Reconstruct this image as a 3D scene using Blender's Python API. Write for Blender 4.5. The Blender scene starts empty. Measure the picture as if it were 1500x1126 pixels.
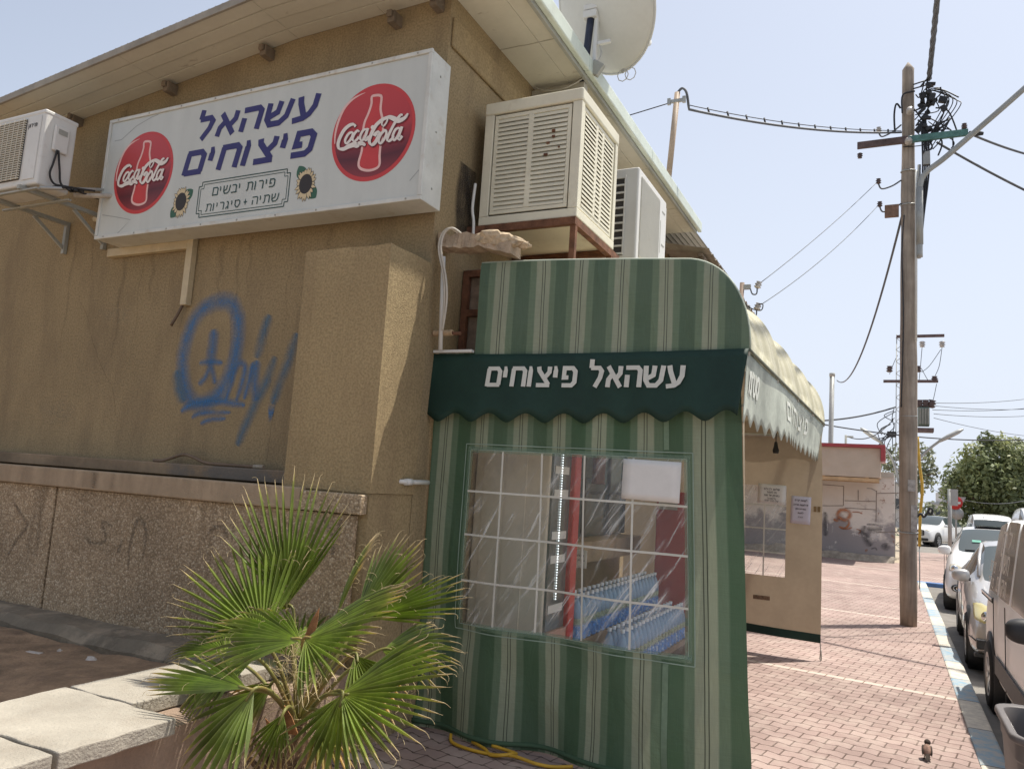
import bpy, bmesh, math, random
from mathutils import Vector, Matrix, noise as mnoise
R = math.radians
rnd = random.Random(7)
SC = bpy.context.scene
COL = SC.collection

# ---------------------------------------------------------------- camera, sky, sun, exposure
H = 1.72
YAW, PIT, ROL, FPX = R(26.50645), R(7.16599), R(3.69729), 1125.13
fw = Vector((-math.sin(YAW)*math.cos(PIT), math.cos(YAW)*math.cos(PIT), math.sin(PIT)))
rt = Vector((math.cos(YAW), math.sin(YAW), 0)); up = rt.cross(fw)
r2 = math.cos(ROL)*rt + math.sin(ROL)*up; u2 = -math.sin(ROL)*rt + math.cos(ROL)*up
cam_d = bpy.data.cameras.new('camera'); cam = bpy.data.objects.new('camera', cam_d); COL.objects.link(cam)
cam.matrix_world = Matrix((( r2.x, u2.x, -fw.x, 0), (r2.y, u2.y, -fw.y, 0), (r2.z, u2.z, -fw.z, H), (0, 0, 0, 1)))
cam_d.sensor_width = 36; cam_d.lens = FPX/1500*36; cam_d.clip_start = .05; cam_d.clip_end = 2000
SC.camera = cam

SUN_AZ = Vector((.67, .74)).normalized(); SUN_EL = R(68.5)
sd = bpy.data.lights.new('sun', 'SUN'); sd.energy = 5.0; sd.angle = R(.6); sd.color = (1, .95, .86)
so = bpy.data.objects.new('sun', sd); COL.objects.link(so)
sdir = Vector((SUN_AZ.x*math.cos(SUN_EL), SUN_AZ.y*math.cos(SUN_EL), math.sin(SUN_EL)))
so.rotation_euler = sdir.to_track_quat('Z', 'Y').to_euler(); so.location = (0, 0, 30)
W = bpy.data.worlds.new('World'); SC.world = W; W.use_nodes = True
wn = W.node_tree.nodes; wl = W.node_tree.links
bg = wn['Background']; sky = wn.new('ShaderNodeTexSky'); sky.sky_type = 'NISHITA'; sky.sun_disc = False
sky.sun_elevation = SUN_EL; sky.sun_rotation = math.atan2(SUN_AZ.x, SUN_AZ.y)
sky.air_density = 1.0; sky.dust_density = 2.5; sky.ozone_density = 1.0
# pale summer haze over the clear sky, thickest toward the horizon
tc = wn.new('ShaderNodeTexCoord'); sz = wn.new('ShaderNodeSeparateXYZ'); wl.new(tc.outputs['Generated'], sz.inputs[0])
hr = wn.new('ShaderNodeMapRange'); hr.inputs['From Min'].default_value = 0; hr.inputs['From Max'].default_value = .85; hr.inputs['To Min'].default_value = .95; hr.inputs['To Max'].default_value = .10; wl.new(sz.outputs[2], hr.inputs['Value'])
dt = wn.new('ShaderNodeVectorMath'); dt.operation = 'DOT_PRODUCT'; wl.new(tc.outputs['Generated'], dt.inputs[0]); dt.inputs[1].default_value = (SUN_AZ.x, SUN_AZ.y, 0)
h2 = wn.new('ShaderNodeMapRange'); h2.inputs['From Min'].default_value = -.75; h2.inputs['From Max'].default_value = .35; h2.inputs['To Min'].default_value = .08; h2.inputs['To Max'].default_value = 1.0; wl.new(dt.outputs['Value'], h2.inputs['Value'])
hx = wn.new('ShaderNodeMath'); hx.operation = 'MULTIPLY'; wl.new(hr.outputs[0], hx.inputs[0]); wl.new(h2.outputs[0], hx.inputs[1])
hm = wn.new('ShaderNodeMix'); hm.data_type = 'RGBA'; wl.new(hx.outputs[0], hm.inputs['Factor']); hs0 = wn.new('ShaderNodeHueSaturation'); hs0.inputs['Saturation'].default_value = .66; wl.new(sky.outputs[0], hs0.inputs['Color']); wl.new(hs0.outputs[0], hm.inputs['A']); hm.inputs['B'].default_value = (4.45, 4.80, 5.50, 1)
wl.new(hm.outputs['Result'], bg.inputs[0]); bg.inputs[1].default_value = .15
SC.view_settings.view_transform = 'Standard'; SC.view_settings.look = 'None'
SC.view_settings.exposure = .28; SC.view_settings.gamma = 1
SC.render.engine = 'CYCLES'
SC.cycles.max_bounces = 8; SC.cycles.transparent_max_bounces = 24; SC.cycles.caustics_reflective = False; SC.cycles.caustics_refractive = False
SC.cycles.use_denoising = True

def at(px, py, **k):
    """world point where the ray of photo pixel (px,py) meets a plane x=, y= or z="""
    d = ((px-750)/FPX)*r2 - ((py-563)/FPX)*u2 + fw
    (ax, v), = k.items(); i = 'xyz'.index(ax); o = (0, 0, H)
    return Vector((0, 0, H)) + d*((v-o[i])/d[i])

# ---------------------------------------------------------------- materials
def nt(name):
    m = bpy.data.materials.new(name); m.use_nodes = True
    t = m.node_tree; return m, t.nodes, t.links, t.nodes['Principled BSDF']
def ramp(n, pts, interp='LINEAR'):
    r = n.new('ShaderNodeValToRGB'); e = r.color_ramp; e.interpolation = interp
    while len(e.elements) < len(pts): e.elements.new(.5)
    for el, (p, c) in zip(e.elements, pts):
        el.position = p; el.color = (c[0], c[1], c[2], 1) if hasattr(c, '__len__') else (c, c, c, 1)
    return r
def noise(n, l, scale, detail=4, co=None, rough=.55, dist=0, mapping=None):
    t = n.new('ShaderNodeTexNoise'); t.inputs['Scale'].default_value = scale; t.inputs['Detail'].default_value = detail
    t.inputs['Roughness'].default_value = rough; t.inputs['Distortion'].default_value = dist
    if co is None: co = n.new('ShaderNodeNewGeometry').outputs['Position']
    if mapping:
        mp = n.new('ShaderNodeMapping'); mp.inputs['Scale'].default_value = mapping; l.new(co, mp.inputs[0]); co = mp.outputs[0]
    l.new(co, t.inputs['Vector']); return t
def mix(n, l, a, b, f, mode='MIX'):
    m = n.new('ShaderNodeMix'); m.data_type = 'RGBA'; m.blend_type = mode
    def put(s, v):
        if hasattr(v, 'links'): l.new(v, s)
        elif hasattr(v, '__len__'): s.default_value = (v[0], v[1], v[2], 1)
        else: s.default_value = v
    put(m.inputs['Factor'], f); put(m.inputs['A'], a); put(m.inputs['B'], b); return m.outputs['Result']
def mth(n, l, op, a, b=0.0, c=None):
    m = n.new('ShaderNodeMath'); m.operation = op
    for i, v in enumerate((a, b) if c is None else (a, b, c)):
        if hasattr(v, 'links'): l.new(v, m.inputs[i])
        else: m.inputs[i].default_value = v
    return m.outputs[0]
def bump(n, l, P, h, strength=.3, dist=.01):
    b = n.new('ShaderNodeBump'); b.inputs['Strength'].default_value = strength; b.inputs['Distance'].default_value = dist
    l.new(h, b.inputs['Height']); l.new(b.outputs[0], P.inputs['Normal'])
MATS = {}
def pm(name, c, var=.25, scale=6, rough=.6, bmp=0, bscale=60, metal=0, spec=.4, dirt=None, dscale=2.5, damt=.5, dlo=.5, dhi=.75, stretch=None, coat=0, trans=0):
    """general weathered material: base colour with two octaves of variation, dirt patches with their own shape, bump"""
    if name in MATS: return MATS[name]
    m, n, l, P = nt(name); MATS[name] = m
    t1 = noise(n, l, scale, 5, mapping=stretch); t2 = noise(n, l, scale*9, 3)
    lo = [x*(1-var) for x in c]; hi = [min(1, x*(1+var)) for x in c]
    col = ramp(n, [(.3, lo), (.7, hi)]); l.new(t1.outputs[0], col.inputs[0])
    v2 = ramp(n, [(.3, 1-var*.5), (.7, 1)]); l.new(t2.outputs[0], v2.inputs[0])
    out = mix(n, l, col.outputs[0], v2.outputs[0], 1.0, 'MULTIPLY')
    if dirt:
        d = noise(n, l, dscale, 8, rough=.68, mapping=stretch); dr = ramp(n, [(dlo, 0.0), (dhi, damt)]); l.new(d.outputs[0], dr.inputs[0])
        out = mix(n, l, out, dirt, dr.outputs[0])
    l.new(out, P.inputs['Base Color'])
    P.inputs['Roughness'].default_value = rough; P.inputs['Metallic'].default_value = metal; P.inputs['Specular IOR Level'].default_value = spec
    if coat: P.inputs['Coat Weight'].default_value = coat; P.inputs['Coat Roughness'].default_value = .05
    if bmp:
        b = noise(n, l, bscale, 4); bump(n, l, P, b.outputs[0], bmp, .01)
    return m

# ---------------------------------------------------------------- objects
def prop(o, label=None, cat=None, group=None, kind=None):
    if label: o['label'] = label
    if cat: o['category'] = cat
    if group: o['group'] = group
    if kind: o['kind'] = kind
    return o
def wloc(o):
    v = Vector((0, 0, 0))
    while o: v += o.location; o = o.parent
    return v
def thing(name, label, cat, loc=(0, 0, 0), group=None):
    o = bpy.data.objects.new(name, None); o.empty_display_size = .1; COL.objects.link(o); o.location = loc
    return prop(o, label, cat, group)
class MB:
    """collects shapes in world coordinates; build() links them as one mesh object"""
    def __init__(s): s.bm = bmesh.new(); s.uv = None
    def uvl(s):
        if s.uv is None: s.uv = s.bm.loops.layers.uv.new('UV')
        return s.uv
    def box(s, x0, x1, y0, y1, z0, z1, M=None, mi=0):
        vs = [s.bm.verts.new(Vector(p) if M is None else M @ Vector(p)) for p in ((x0,y0,z0),(x1,y0,z0),(x1,y1,z0),(x0,y1,z0),(x0,y0,z1),(x1,y0,z1),(x1,y1,z1),(x0,y1,z1))]
        for f in ((3,2,1,0),(4,5,6,7),(0,1,5,4),(1,2,6,5),(2,3,7,6),(3,0,4,7)):
            s.bm.faces.new([vs[i] for i in f]).material_index = mi
        return s
    def cbox(s, c, sx, sy, sz, M=None):
        T = Matrix.Translation(c) @ (M.to_4x4() if M is not None else Matrix())
        return s.box(-sx/2, sx/2, -sy/2, sy/2, -sz/2, sz/2, T)
    def tube(s, pts, r, n=8, cap=True, closed=False, smooth=True):
        pts = [Vector(p) for p in pts]; N = len(pts); rings = []; ref = None
        for i, p in enumerate(pts):
            a = pts[(i-1) % N] if closed else pts[max(0, i-1)]; b = pts[(i+1) % N] if closed else pts[min(N-1, i+1)]
            t = (b-a); t = t.normalized() if t.length > 1e-9 else Vector((0, 0, 1))
            if ref is None: ref = t.orthogonal().normalized()
            ref = (ref - t*ref.dot(t)); ref = ref.normalized() if ref.length > 1e-6 else t.orthogonal().normalized()
            bi = t.cross(ref); rr = r[i] if hasattr(r, '__len__') else r
            rings.append([s.bm.verts.new(p + (ref*math.cos(2*math.pi*k/n) + bi*math.sin(2*math.pi*k/n))*rr) for k in range(n)])
        for i in range(N if closed else N-1):
            A, B = rings[i], rings[(i+1) % N]
            for k in range(n):
                f = s.bm.faces.new((A[k], A[(k+1) % n], B[(k+1) % n], B[k])); f.smooth = smooth
        if cap and not closed:
            s.bm.faces.new(rings[0][::-1]); s.bm.faces.new(rings[-1])
        return s
    def lathe(s, prof, c=(0, 0, 0), n=24, M=None, smooth=True):
        """prof: (radius, height) pairs about local z"""
        T = Matrix.Translation(c) @ (M.to_4x4() if M is not None else Matrix()); rings = []
        for (r, z) in prof:
            rings.append([s.bm.verts.new(T @ Vector((r*math.cos(2*math.pi*k/n), r*math.sin(2*math.pi*k/n), z))) for k in range(n)] if r > 1e-6 else [s.bm.verts.new(T @ Vector((0, 0, z)))])
        for A, B in zip(rings, rings[1:]):
            for k in range(n):
                k2 = (k+1) % n
                vs = [A[k % len(A)], A[k2 % len(A)], B[k2 % len(B)], B[k % len(B)]]
                u = []
                for v in vs:
                    if v not in u: u.append(v)
                if len(u) > 2:
                    f = s.bm.faces.new(u); f.smooth = smooth
        return s
    def prism(s, poly, fn, d):
        """poly of (u,v), fn(u,v,w)->Vector; extruded w from 0 to d"""
        A = [s.bm.verts.new(fn(u, v, 0)) for u, v in poly]; B = [s.bm.verts.new(fn(u, v, d)) for u, v in poly]; n = len(poly)
        s.bm.faces.new(A); s.bm.faces.new(B[::-1])
        for i in range(n): s.bm.faces.new((A[i], B[i], B[(i+1) % n], A[(i+1) % n]))
        return s
    def grid(s, nu, nv, fn, uvf=None, skip=None, smooth=True, mi=0):
        V = [[s.bm.verts.new(fn(i/nu, j/nv)) for j in range(nv+1)] for i in range(nu+1)]
        for i in range(nu):
            for j in range(nv):
                if skip and skip((i+.5)/nu, (j+.5)/nv): continue
                f = s.bm.faces.new((V[i][j], V[i+1][j], V[i+1][j+1], V[i][j+1])); f.smooth = smooth; f.material_index = mi
                if uvf:
                    L = s.uvl()
                    for lp, (a, b) in zip(f.loops, ((i, j), (i+1, j), (i+1, j+1), (i, j+1))): lp[L].uv = uvf(a/nu, b/nv)
        return s
    def ribbon(s, pts, wid, fn, close=False):
        """flat stroke on a surface: pts (u,v); UV x along, y across"""
        L = s.uvl(); N = len(pts); P = [Vector((p[0], p[1])) for p in pts]; E = []; acc = 0
        for i in range(N):
            a = P[(i-1) % N] if close else P[max(0, i-1)]; b = P[(i+1) % N] if close else P[min(N-1, i+1)]
            t = (b-a); t = t.normalized() if t.length > 1e-9 else Vector((1, 0)); nn = Vector((-t.y, t.x))
            w = (wid(i/(N-1), t) if callable(wid) else wid)/2
            if i: acc += (P[i]-P[i-1]).length
            E.append((s.bm.verts.new(fn(*(P[i]-nn*w))), s.bm.verts.new(fn(*P[i])), s.bm.verts.new(fn(*(P[i]+nn*w))), acc))
        for i in range(N if close else N-1):
            A, B = E[i], E[(i+1) % N]; ub = B[3] if B[3] >= A[3] else A[3]+.02
            for q in (0, 1):
                f = s.bm.faces.new((A[q], B[q], B[q+1], A[q+1]))
                for lp, uv in zip(f.loops, ((A[3], q*.5), (ub, q*.5), (ub, q*.5+.5), (A[3], q*.5+.5))): lp[L].uv = uv
        return s
    def build(s, name, mat, parent=None, bevel=0, seg=2, subsurf=0, smooth=None, solid=0, loc=None, normals=True):
        if normals: bmesh.ops.recalc_face_normals(s.bm, faces=s.bm.faces)
        me = bpy.data.meshes.new(name); 
        if loc is None:
            if len(s.bm.verts):
                lo = Vector([min(v.co[i] for v in s.bm.verts) for i in range(3)]); hi = Vector([max(v.co[i] for v in s.bm.verts) for i in range(3)])
                loc = Vector(((lo.x+hi.x)/2, (lo.y+hi.y)/2, lo.z))
            else: loc = Vector((0, 0, 0))
        loc = Vector(loc); bmesh.ops.translate(s.bm, verts=s.bm.verts, vec=-loc)
        s.bm.to_mesh(me); s.bm.free()
        for m in (mat if isinstance(mat, (list, tuple)) else [mat]): me.materials.append(m)
        if smooth is not None:
            for p in me.polygons: p.use_smooth = smooth
        o = bpy.data.objects.new(name, me); COL.objects.link(o)
        if parent is not None: o.parent = parent; o.location = loc - wloc(parent)
        else: o.location = loc
        if solid:
            md = o.modifiers.new('solid', 'SOLIDIFY'); md.thickness = solid; md.offset = 0
        if subsurf:
            md = o.modifiers.new('sub', 'SUBSURF'); md.levels = subsurf; md.render_levels = subsurf
        if bevel:
            md = o.modifiers.new('bevel', 'BEVEL'); md.width = bevel; md.segments = seg; md.limit_method = 'ANGLE'; md.angle_limit = R(40)
        return o
def copy_tree(o, parent=None):
    c = o.copy(); COL.objects.link(c)
    if parent is not None: c.parent = parent
    for ch in list(o.children): copy_tree(ch, c)
    return c
def smoothpts(pts, k=6, close=False):
    """Catmull-Rom through points"""
    P = [Vector(p) for p in pts]; N = len(P); out = []
    for i in range(N if close else N-1):
        g = (lambda j: P[j % N]) if close else (lambda j: P[max(0, min(N-1, j))])
        a, b, c, d = g(i-1), g(i), g(i+1), g(i+2)
        for q in range(k):
            t = q/k; out.append(.5*((2*b) + (c-a)*t + (2*a-5*b+4*c-d)*t*t + (3*b-a-3*c+d)*t**3))
    if not close: out.append(P[-1])
    return out
def sag(a, b, d, n=14):
    a = Vector(a); b = Vector(b)
    return [a.lerp(b, i/n) - Vector((0, 0, 4*d*(i/n)*(1-i/n))) for i in range(n+1)]
def text(name, body, mat, fn, box, parent=None, shear=0, bold=.012, depth=.0):
    """Hebrew/latin lettering from Blender's built-in font, mapped into box (u0,u1,v0,v1) on the surface fn(u,v)"""
    cu = bpy.data.curves.new('t', 'FONT'); cu.body = body; cu.size = 1; cu.offset = bold; cu.shear = shear; cu.resolution_u = 4
    ob = bpy.data.objects.new('t', cu); COL.objects.link(ob); dg = bpy.context.evaluated_depsgraph_get()
    me = bpy.data.meshes.new_from_object(ob.evaluated_get(dg)); bpy.data.objects.remove(ob); bpy.data.curves.remove(cu)
    me.name = name
    if not len(me.vertices): return None
    xs = [v.co.x for v in me.vertices]; ys = [v.co.y for v in me.vertices]
    x0, x1, y0, y1 = min(xs), max(xs), min(ys), max(ys); u0, u1, v0, v1 = box
    mb = MB(); mb.bm.from_mesh(me); bpy.data.meshes.remove(me)
    for v in mb.bm.verts: v.co = fn(u0+(v.co.x-x0)/(x1-x0)*(u1-u0), v0+(v.co.y-y0)/(y1-y0)*(v1-v0))
    return mb.build(name, mat, parent, normals=False)
def heb(s): return s[::-1]
# ---------------------------------------------------------------- Hebrew lettering drawn as flat strokes
HEB = {
'א': (1.0, [[(.10,1),(.90,0)], [(.84,1),(.84,.66),(.62,.40)], [(.15,0),(.17,.36),(.36,.60)]]),
'ב': (.95, [[(.10,.92),(.66,.92),(.80,.80),(.80,.08)], [(.02,.08),(.98,.08)]]),
'ג': (.70, [[(.15,.92),(.45,.92),(.58,.80),(.58,.40),(.66,0)], [(.58,.30),(.30,.24),(.10,.02)]]),
'ד': (.9, [[(.02,.92),(.95,.92)], [(.74,.92),(.74,0)]]),
'ה': (1.0, [[(.04,.92),(.74,.92),(.88,.78),(.88,0)], [(.15,.58),(.15,0)]]),
'ו': (.45, [[(.02,.92),(.18,.92),(.28,.80),(.28,0)]]),
'ח': (1.0, [[(.12,0),(.12,.92)], [(.03,.92),(.74,.92),(.88,.78),(.88,0)]]),
'ט': (1.0, [[(.10,1),(.10,.25),(.26,.08),(.72,.08),(.90,.28),(.90,.72),(.74,.92),(.52,.90)]]),
'י': (.45, [[(.02,.92),(.18,.92),(.28,.80),(.28,.46)]]),
'כ': (.9, [[(.08,.92),(.60,.92),(.82,.72),(.82,.28),(.60,.08),(.08,.08)]]),
'ל': (.9, [[(.12,1.34),(.12,.92)], [(.08,.92),(.66,.92),(.82,.76),(.74,.45),(.44,0)]]),
'ם': (1.0, [[(.12,0),(.12,.92)], [(.03,.92),(.72,.92),(.88,.76),(.88,.08)], [(.96,.08),(.12,.08)]]),
'מ': (1.0, [[(.12,0),(.24,.62),(.10,.98)], [(.24,.66),(.48,.90),(.70,.92),(.88,.72),(.88,.08)], [(.95,.08),(.50,.08)]]),
'נ': (.65, [[(.15,.92),(.42,.92),(.54,.80),(.54,.08)], [(.60,.08),(.04,.08)]]),
'ס': (1.0, [[(.02,.92),(.72,.92),(.90,.74),(.90,.42),(.62,.08),(.40,.08),(.14,.38),(.14,.92)]]),
'ע': (1.0, [[(.88,1),(.88,.52),(.72,.22),(.50,.08),(.04,.03)], [(.14,1),(.22,.72),(.52,.12)]]),
'פ': (.95, [[(.44,.46),(.14,.46),(.14,.92),(.68,.92),(.86,.76),(.86,.24),(.68,.08),(.05,.08)]]),
'צ': (.95, [[(.10,1),(.16,.80),(.86,.10)], [(.84,1),(.84,.72),(.58,.46)], [(.93,.08),(.04,.08)]]),
'ק': (.95, [[(.04,.92),(.86,.92),(.86,.66),(.52,.10)], [(.14,.60),(.14,-.34)]]),
'ר': (.9, [[(.06,.92),(.64,.92),(.80,.78),(.80,0)]]),
'ש': (1.15, [[(.07,1),(.10,.34),(.26,.08),(.64,.08),(.86,.32),(.93,1)], [(.50,1),(.47,.56),(.10,.36)]]),
'ת': (1.05, [[(.02,.06),(.16,.08),(.24,.20),(.24,.92)], [(.08,.92),(.74,.92),(.88,.78),(.88,0)]]),
"'": (.3, [[(.15,1.05),(.08,.75)]]), ' ': (.5, []), 'ן': (.45, [[(.02,.92),(.18,.92),(.28,.80),(.28,-.35)]])}
def hebrew(name, body, mat, fn, box, parent=None, shear=0, wt=.16, gap=.24, sub=1, thin=.85):
    """right-to-left lettering: each letter a set of mitred strokes; wt = stroke width as a share of the letter height"""
    u0, u1, v0, v1 = box; S = []; x = 0; word = 0
    for ch in body[::-1]:
        adv, st = HEB[ch]; word += ch == ' '; S += [(word, [(x+p[0]*adv, p[1]) for p in s]) for s in st]; x += adv + gap*(.75 if adv < .5 else 1)
    W_ = x-gap; sc = (u1-u0)/(W_ + shear) ; hh = v1-v0; WB = {}; k = 0
    for wd, s in S:
        mb = WB.setdefault(wd, MB())
        P = [Vector((u0+(a+shear*b)*sc, v0+b*hh)) for a, b in s]; Wd = wt*hh; n_ = len(P); L_, R_ = [], []
        for i, p in enumerate(P):
            d0 = (p-P[i-1]).normalized() if i else (P[1]-P[0]).normalized(); d1 = (P[i+1]-p).normalized() if i < n_-1 else d0
            t = (d0+d1).normalized(); nn = Vector((-t.y, t.x)); c = max(.5, nn.dot(Vector((-d1.y, d1.x))))
            hz = abs(t.x); w = Wd/2/c*(1-(1-thin)*hz)
            e = 0
            if i == 0 : e = -Wd*.0
            L_.append(p+nn*w); R_.append(p-nn*w)
        A = [mb.bm.verts.new(fn(p.x, p.y)+fnoff(fn, p.x, p.y)*k) for p in L_]; B = [mb.bm.verts.new(fn(p.x, p.y)+fnoff(fn, p.x, p.y)*k) for p in R_]
        for i in range(n_-1): mb.bm.faces.new((A[i], A[i+1], B[i+1], B[i]))
        k += 1
    return [m_.build(name, mat, parent, normals=False) for m_ in WB.values()][0]
def fnoff(fn, u, v, h=1e-3):
    a = fn(u, v); n_ = (fn(u+h, v)-a).cross(fn(u, v+h)-a)
    return n_.normalized()*.00012 if n_.length else Vector((0, 0, 0))
def islands(o):
    """separate the loose pieces of a part into parts of their own"""
    bm = bmesh.new(); bm.from_mesh(o.data); seen = set(); groups = []
    for v in bm.verts:
        if v in seen: continue
        st = [v]; g = []; seen.add(v)
        while st:
            a = st.pop(); g.append(a.index)
            for e in a.link_edges:
                b = e.other_vert(a)
                if b not in seen: seen.add(b); st.append(b)
        groups.append(set(g))
    if len(groups) < 2: bm.free(); return
    for k, g in enumerate(groups):
        b2 = bm.copy(); b2.verts.ensure_lookup_table(); bmesh.ops.delete(b2, geom=[v for v in b2.verts if v.index not in g], context='VERTS')
        c = sum((v.co for v in b2.verts), Vector())/len(b2.verts); bmesh.ops.translate(b2, verts=b2.verts, vec=-c)
        me = o.data.copy(); b2.to_mesh(me); b2.free(); n_ = o.copy(); n_.data = me; COL.objects.link(n_); n_.location = o.location+c
    bm.free(); bpy.data.objects.remove(o)
# ---------------------------------------------------------------- ground materials
def paver_mat():
    m, n, l, P = nt('pavers')
    g = n.new('ShaderNodeNewGeometry').outputs['Position']
    mp = n.new('ShaderNodeMapping'); mp.vector_type = 'TEXTURE'; mp.inputs['Rotation'].default_value = (0, 0, R(-9)); l.new(g, mp.inputs[0])
    sx = n.new('ShaderNodeSeparateXYZ'); l.new(mp.outputs[0], sx.inputs[0])
    # interlocking wavy edges: shift each course by a triangle wave
    tri = mth(n, l, 'PINGPONG', mth(n, l, 'ADD', sx.outputs[0], 100.0), .0875)
    yy = mth(n, l, 'ADD', sx.outputs[1], mth(n, l, 'MULTIPLY', tri, .24))
    cx = n.new('ShaderNodeCombineXYZ'); l.new(sx.outputs[0], cx.inputs[0]); l.new(yy, cx.inputs[1])
    b = n.new('ShaderNodeTexBrick'); l.new(cx.outputs[0], b.inputs['Vector']); b.inputs['Scale'].default_value = 1
    b.inputs['Brick Width'].default_value = .175; b.inputs['Row Height'].default_value = .125; b.inputs['Mortar Size'].default_value = .006
    b.inputs['Mortar Smooth'].default_value = .6; b.inputs['Bias'].default_value = -.2
    b.inputs['Color1'].default_value = (.372, .275, .244, 1); b.inputs['Color2'].default_value = (.302, .218, .192, 1); b.inputs['Mortar'].default_value = (.15, .105, .085, 1)
    # dark three-way joints where the corners meet
    row = mth(n, l, 'FLOOR', mth(n, l, 'DIVIDE', yy, .125)); odd = mth(n, l, 'MODULO', mth(n, l, 'ADD', row, 1000.0), 2.0)
    fx = mth(n, l, 'PINGPONG', mth(n, l, 'SUBTRACT', mth(n, l, 'ADD', sx.outputs[0], 105.0), mth(n, l, 'MULTIPLY', odd, .0875)), .0875)
    fy = mth(n, l, 'PINGPONG', mth(n, l, 'ADD', yy, 125.0), .0625)
    dot = mth(n, l, 'LESS_THAN', mth(n, l, 'ADD', mth(n, l, 'MULTIPLY', fx, .55), fy), .016)
    big = noise(n, l, .7, 5); bigr = ramp(n, [(.3, .72), (.72, 1.12)]); l.new(big.outputs[0], bigr.inputs[0])
    c = mix(n, l, b.outputs['Color'], bigr.outputs[0], 1, 'MULTIPLY')
    sand = noise(n, l, 3.2, 8, rough=.7); sr = ramp(n, [(.46, 0.0), (.72, .6)]); l.new(sand.outputs[0], sr.inputs[0])
    c = mix(n, l, c, (.46, .38, .325), sr.outputs[0])
    st = noise(n, l, 14, 6, rough=.7); sr2 = ramp(n, [(.66, 0.0), (.72, .55)]); l.new(st.outputs[0], sr2.inputs[0]); c = mix(n, l, c, (.2, .15, .125), sr2.outputs[0])
    # pale edging courses across the pavement
    pale = None
    for y0 in (-1.4, 3.55, 8.45, 13.52, 18.35, 23.4):
        q = mth(n, l, 'LESS_THAN', mth(n, l, 'ABSOLUTE', mth(n, l, 'SUBTRACT', sx.outputs[1], y0)), .055)
        pale = q if pale is None else mth(n, l, 'MAXIMUM', pale, q)
    c = mix(n, l, c, mix(n, l, (.56, .48, .41), b.outputs['Fac'], .25, 'SUBTRACT'), mth(n, l, 'MULTIPLY', pale, .75))
    c = mix(n, l, c, (.085, .06, .05), mth(n, l, 'MULTIPLY', dot, .85))
    l.new(c, P.inputs['Base Color']); P.inputs['Roughness'].default_value = .85; P.inputs['Specular IOR Level'].default_value = .2
    fine = noise(n, l, 140, 3)
    h = mth(n, l, 'ADD', mth(n, l, 'MULTIPLY', mth(n, l, 'SUBTRACT', 1.0, b.outputs['Fac']), 1.0), mth(n, l, 'MULTIPLY', fine.outputs[0], .25))
    bump(n, l, P, h, .8, .008)
    return m
def kerb_mat():
    m, n, l, P = nt('painted_kerb')
    g = n.new('ShaderNodeNewGeometry').outputs['Position']; sx = n.new('ShaderNodeSeparateXYZ'); l.new(g, sx.inputs[0])
    f = mth(n, l, 'FRACT', mth(n, l, 'DIVIDE', mth(n, l, 'ADD', sx.outputs[1], 100.55), 2.0))
    blue = mth(n, l, 'GREATER_THAN', f, .5)
    c = mix(n, l, (.62, .58, .48), (.20, .33, .43), blue)
    w = noise(n, l, 9, 8, rough=.7); wr = ramp(n, [(.38, 0.0), (.60, .9)]); l.new(w.outputs[0], wr.inputs[0]); c = mix(n, l, c, (.42, .39, .34), wr.outputs[0])
    jt = mth(n, l, 'LESS_THAN', mth(n, l, 'FRACT', mth(n, l, 'ADD', sx.outputs[1], 100.55)), .018); c = mix(n, l, c, (.1, .09, .08), jt)
    l.new(c, P.inputs['Base Color']); P.inputs['Roughness'].default_value = .75; bump(n, l, P, w.outputs[0], .4, .01)
    return m
M_pav = paver_mat(); M_kerb = kerb_mat()
M_asph = pm('asphalt', (.20, .185, .165), .2, 1.2, .9, .5, 160, dirt=(.30, .27, .235), dscale=1.3, damt=.7)
M_soil = pm('soil', (.30, .20, .12), .35, 5, .95, .9, 40, dirt=(.13, .085, .06), dscale=6, damt=.7)
M_earth = pm('far_ground', (.36, .30, .22), .2, .3, .95)

def struct(mb, name, mat, **k): return prop(mb.build(name, mat, **k), kind='structure')
def road_z(y): return -.1 if y < 25 else -.1 - .012*(y-25)
mb = MB()
ys = [-30, 25, 60, 120, 220, 600]
V = [[mb.bm.verts.new((x, y, road_z(y) if y < 200 else road_z(200))) for x in (.70, 60, 400)] for y in ys]
for a, b in zip(V, V[1:]):
    for i in range(2): mb.bm.faces.new((a[i], a[i+1], b[i+1], b[i]))
struct(mb, 'road', M_asph)
mb = MB(); V = [[mb.bm.verts.new((x, y, road_z(y)-.05 if y < 200 else road_z(200)-.05)) for x in (-400, .72)] for y in ys]
for a, b in zip(V, V[1:]): mb.bm.faces.new((a[0], a[1], b[1], b[0]))
struct(mb, 'ground', M_earth)
struct(MB().box(-14, .55, -8, 26.9, -.12, 0), 'pavement', M_pav)
struct(MB().box(.55, .735, -8, 20.9, -.14, .004), 'kerb', M_kerb, bevel=.02)
mb = MB(); mb.box(.553, 1.5, 20.905, 21.1, -.14, .0)
struct(mb, 'kerb', pm('blue_kerb_paint', (.10, .20, .42), .25, 8, .6, .3, 60), bevel=.02)
def far_paving(x0, x1, y0, y1):
    mb = MB(); mb.grid(1, 12, lambda u, v: Vector((x0+u*(x1-x0), y0+v*(y1-y0), road_z(y0+v*(y1-y0))+.012)), smooth=False); return mb
struct(far_paving(.56, 9, 21.105, 40), 'crossing', M_pav)
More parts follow.
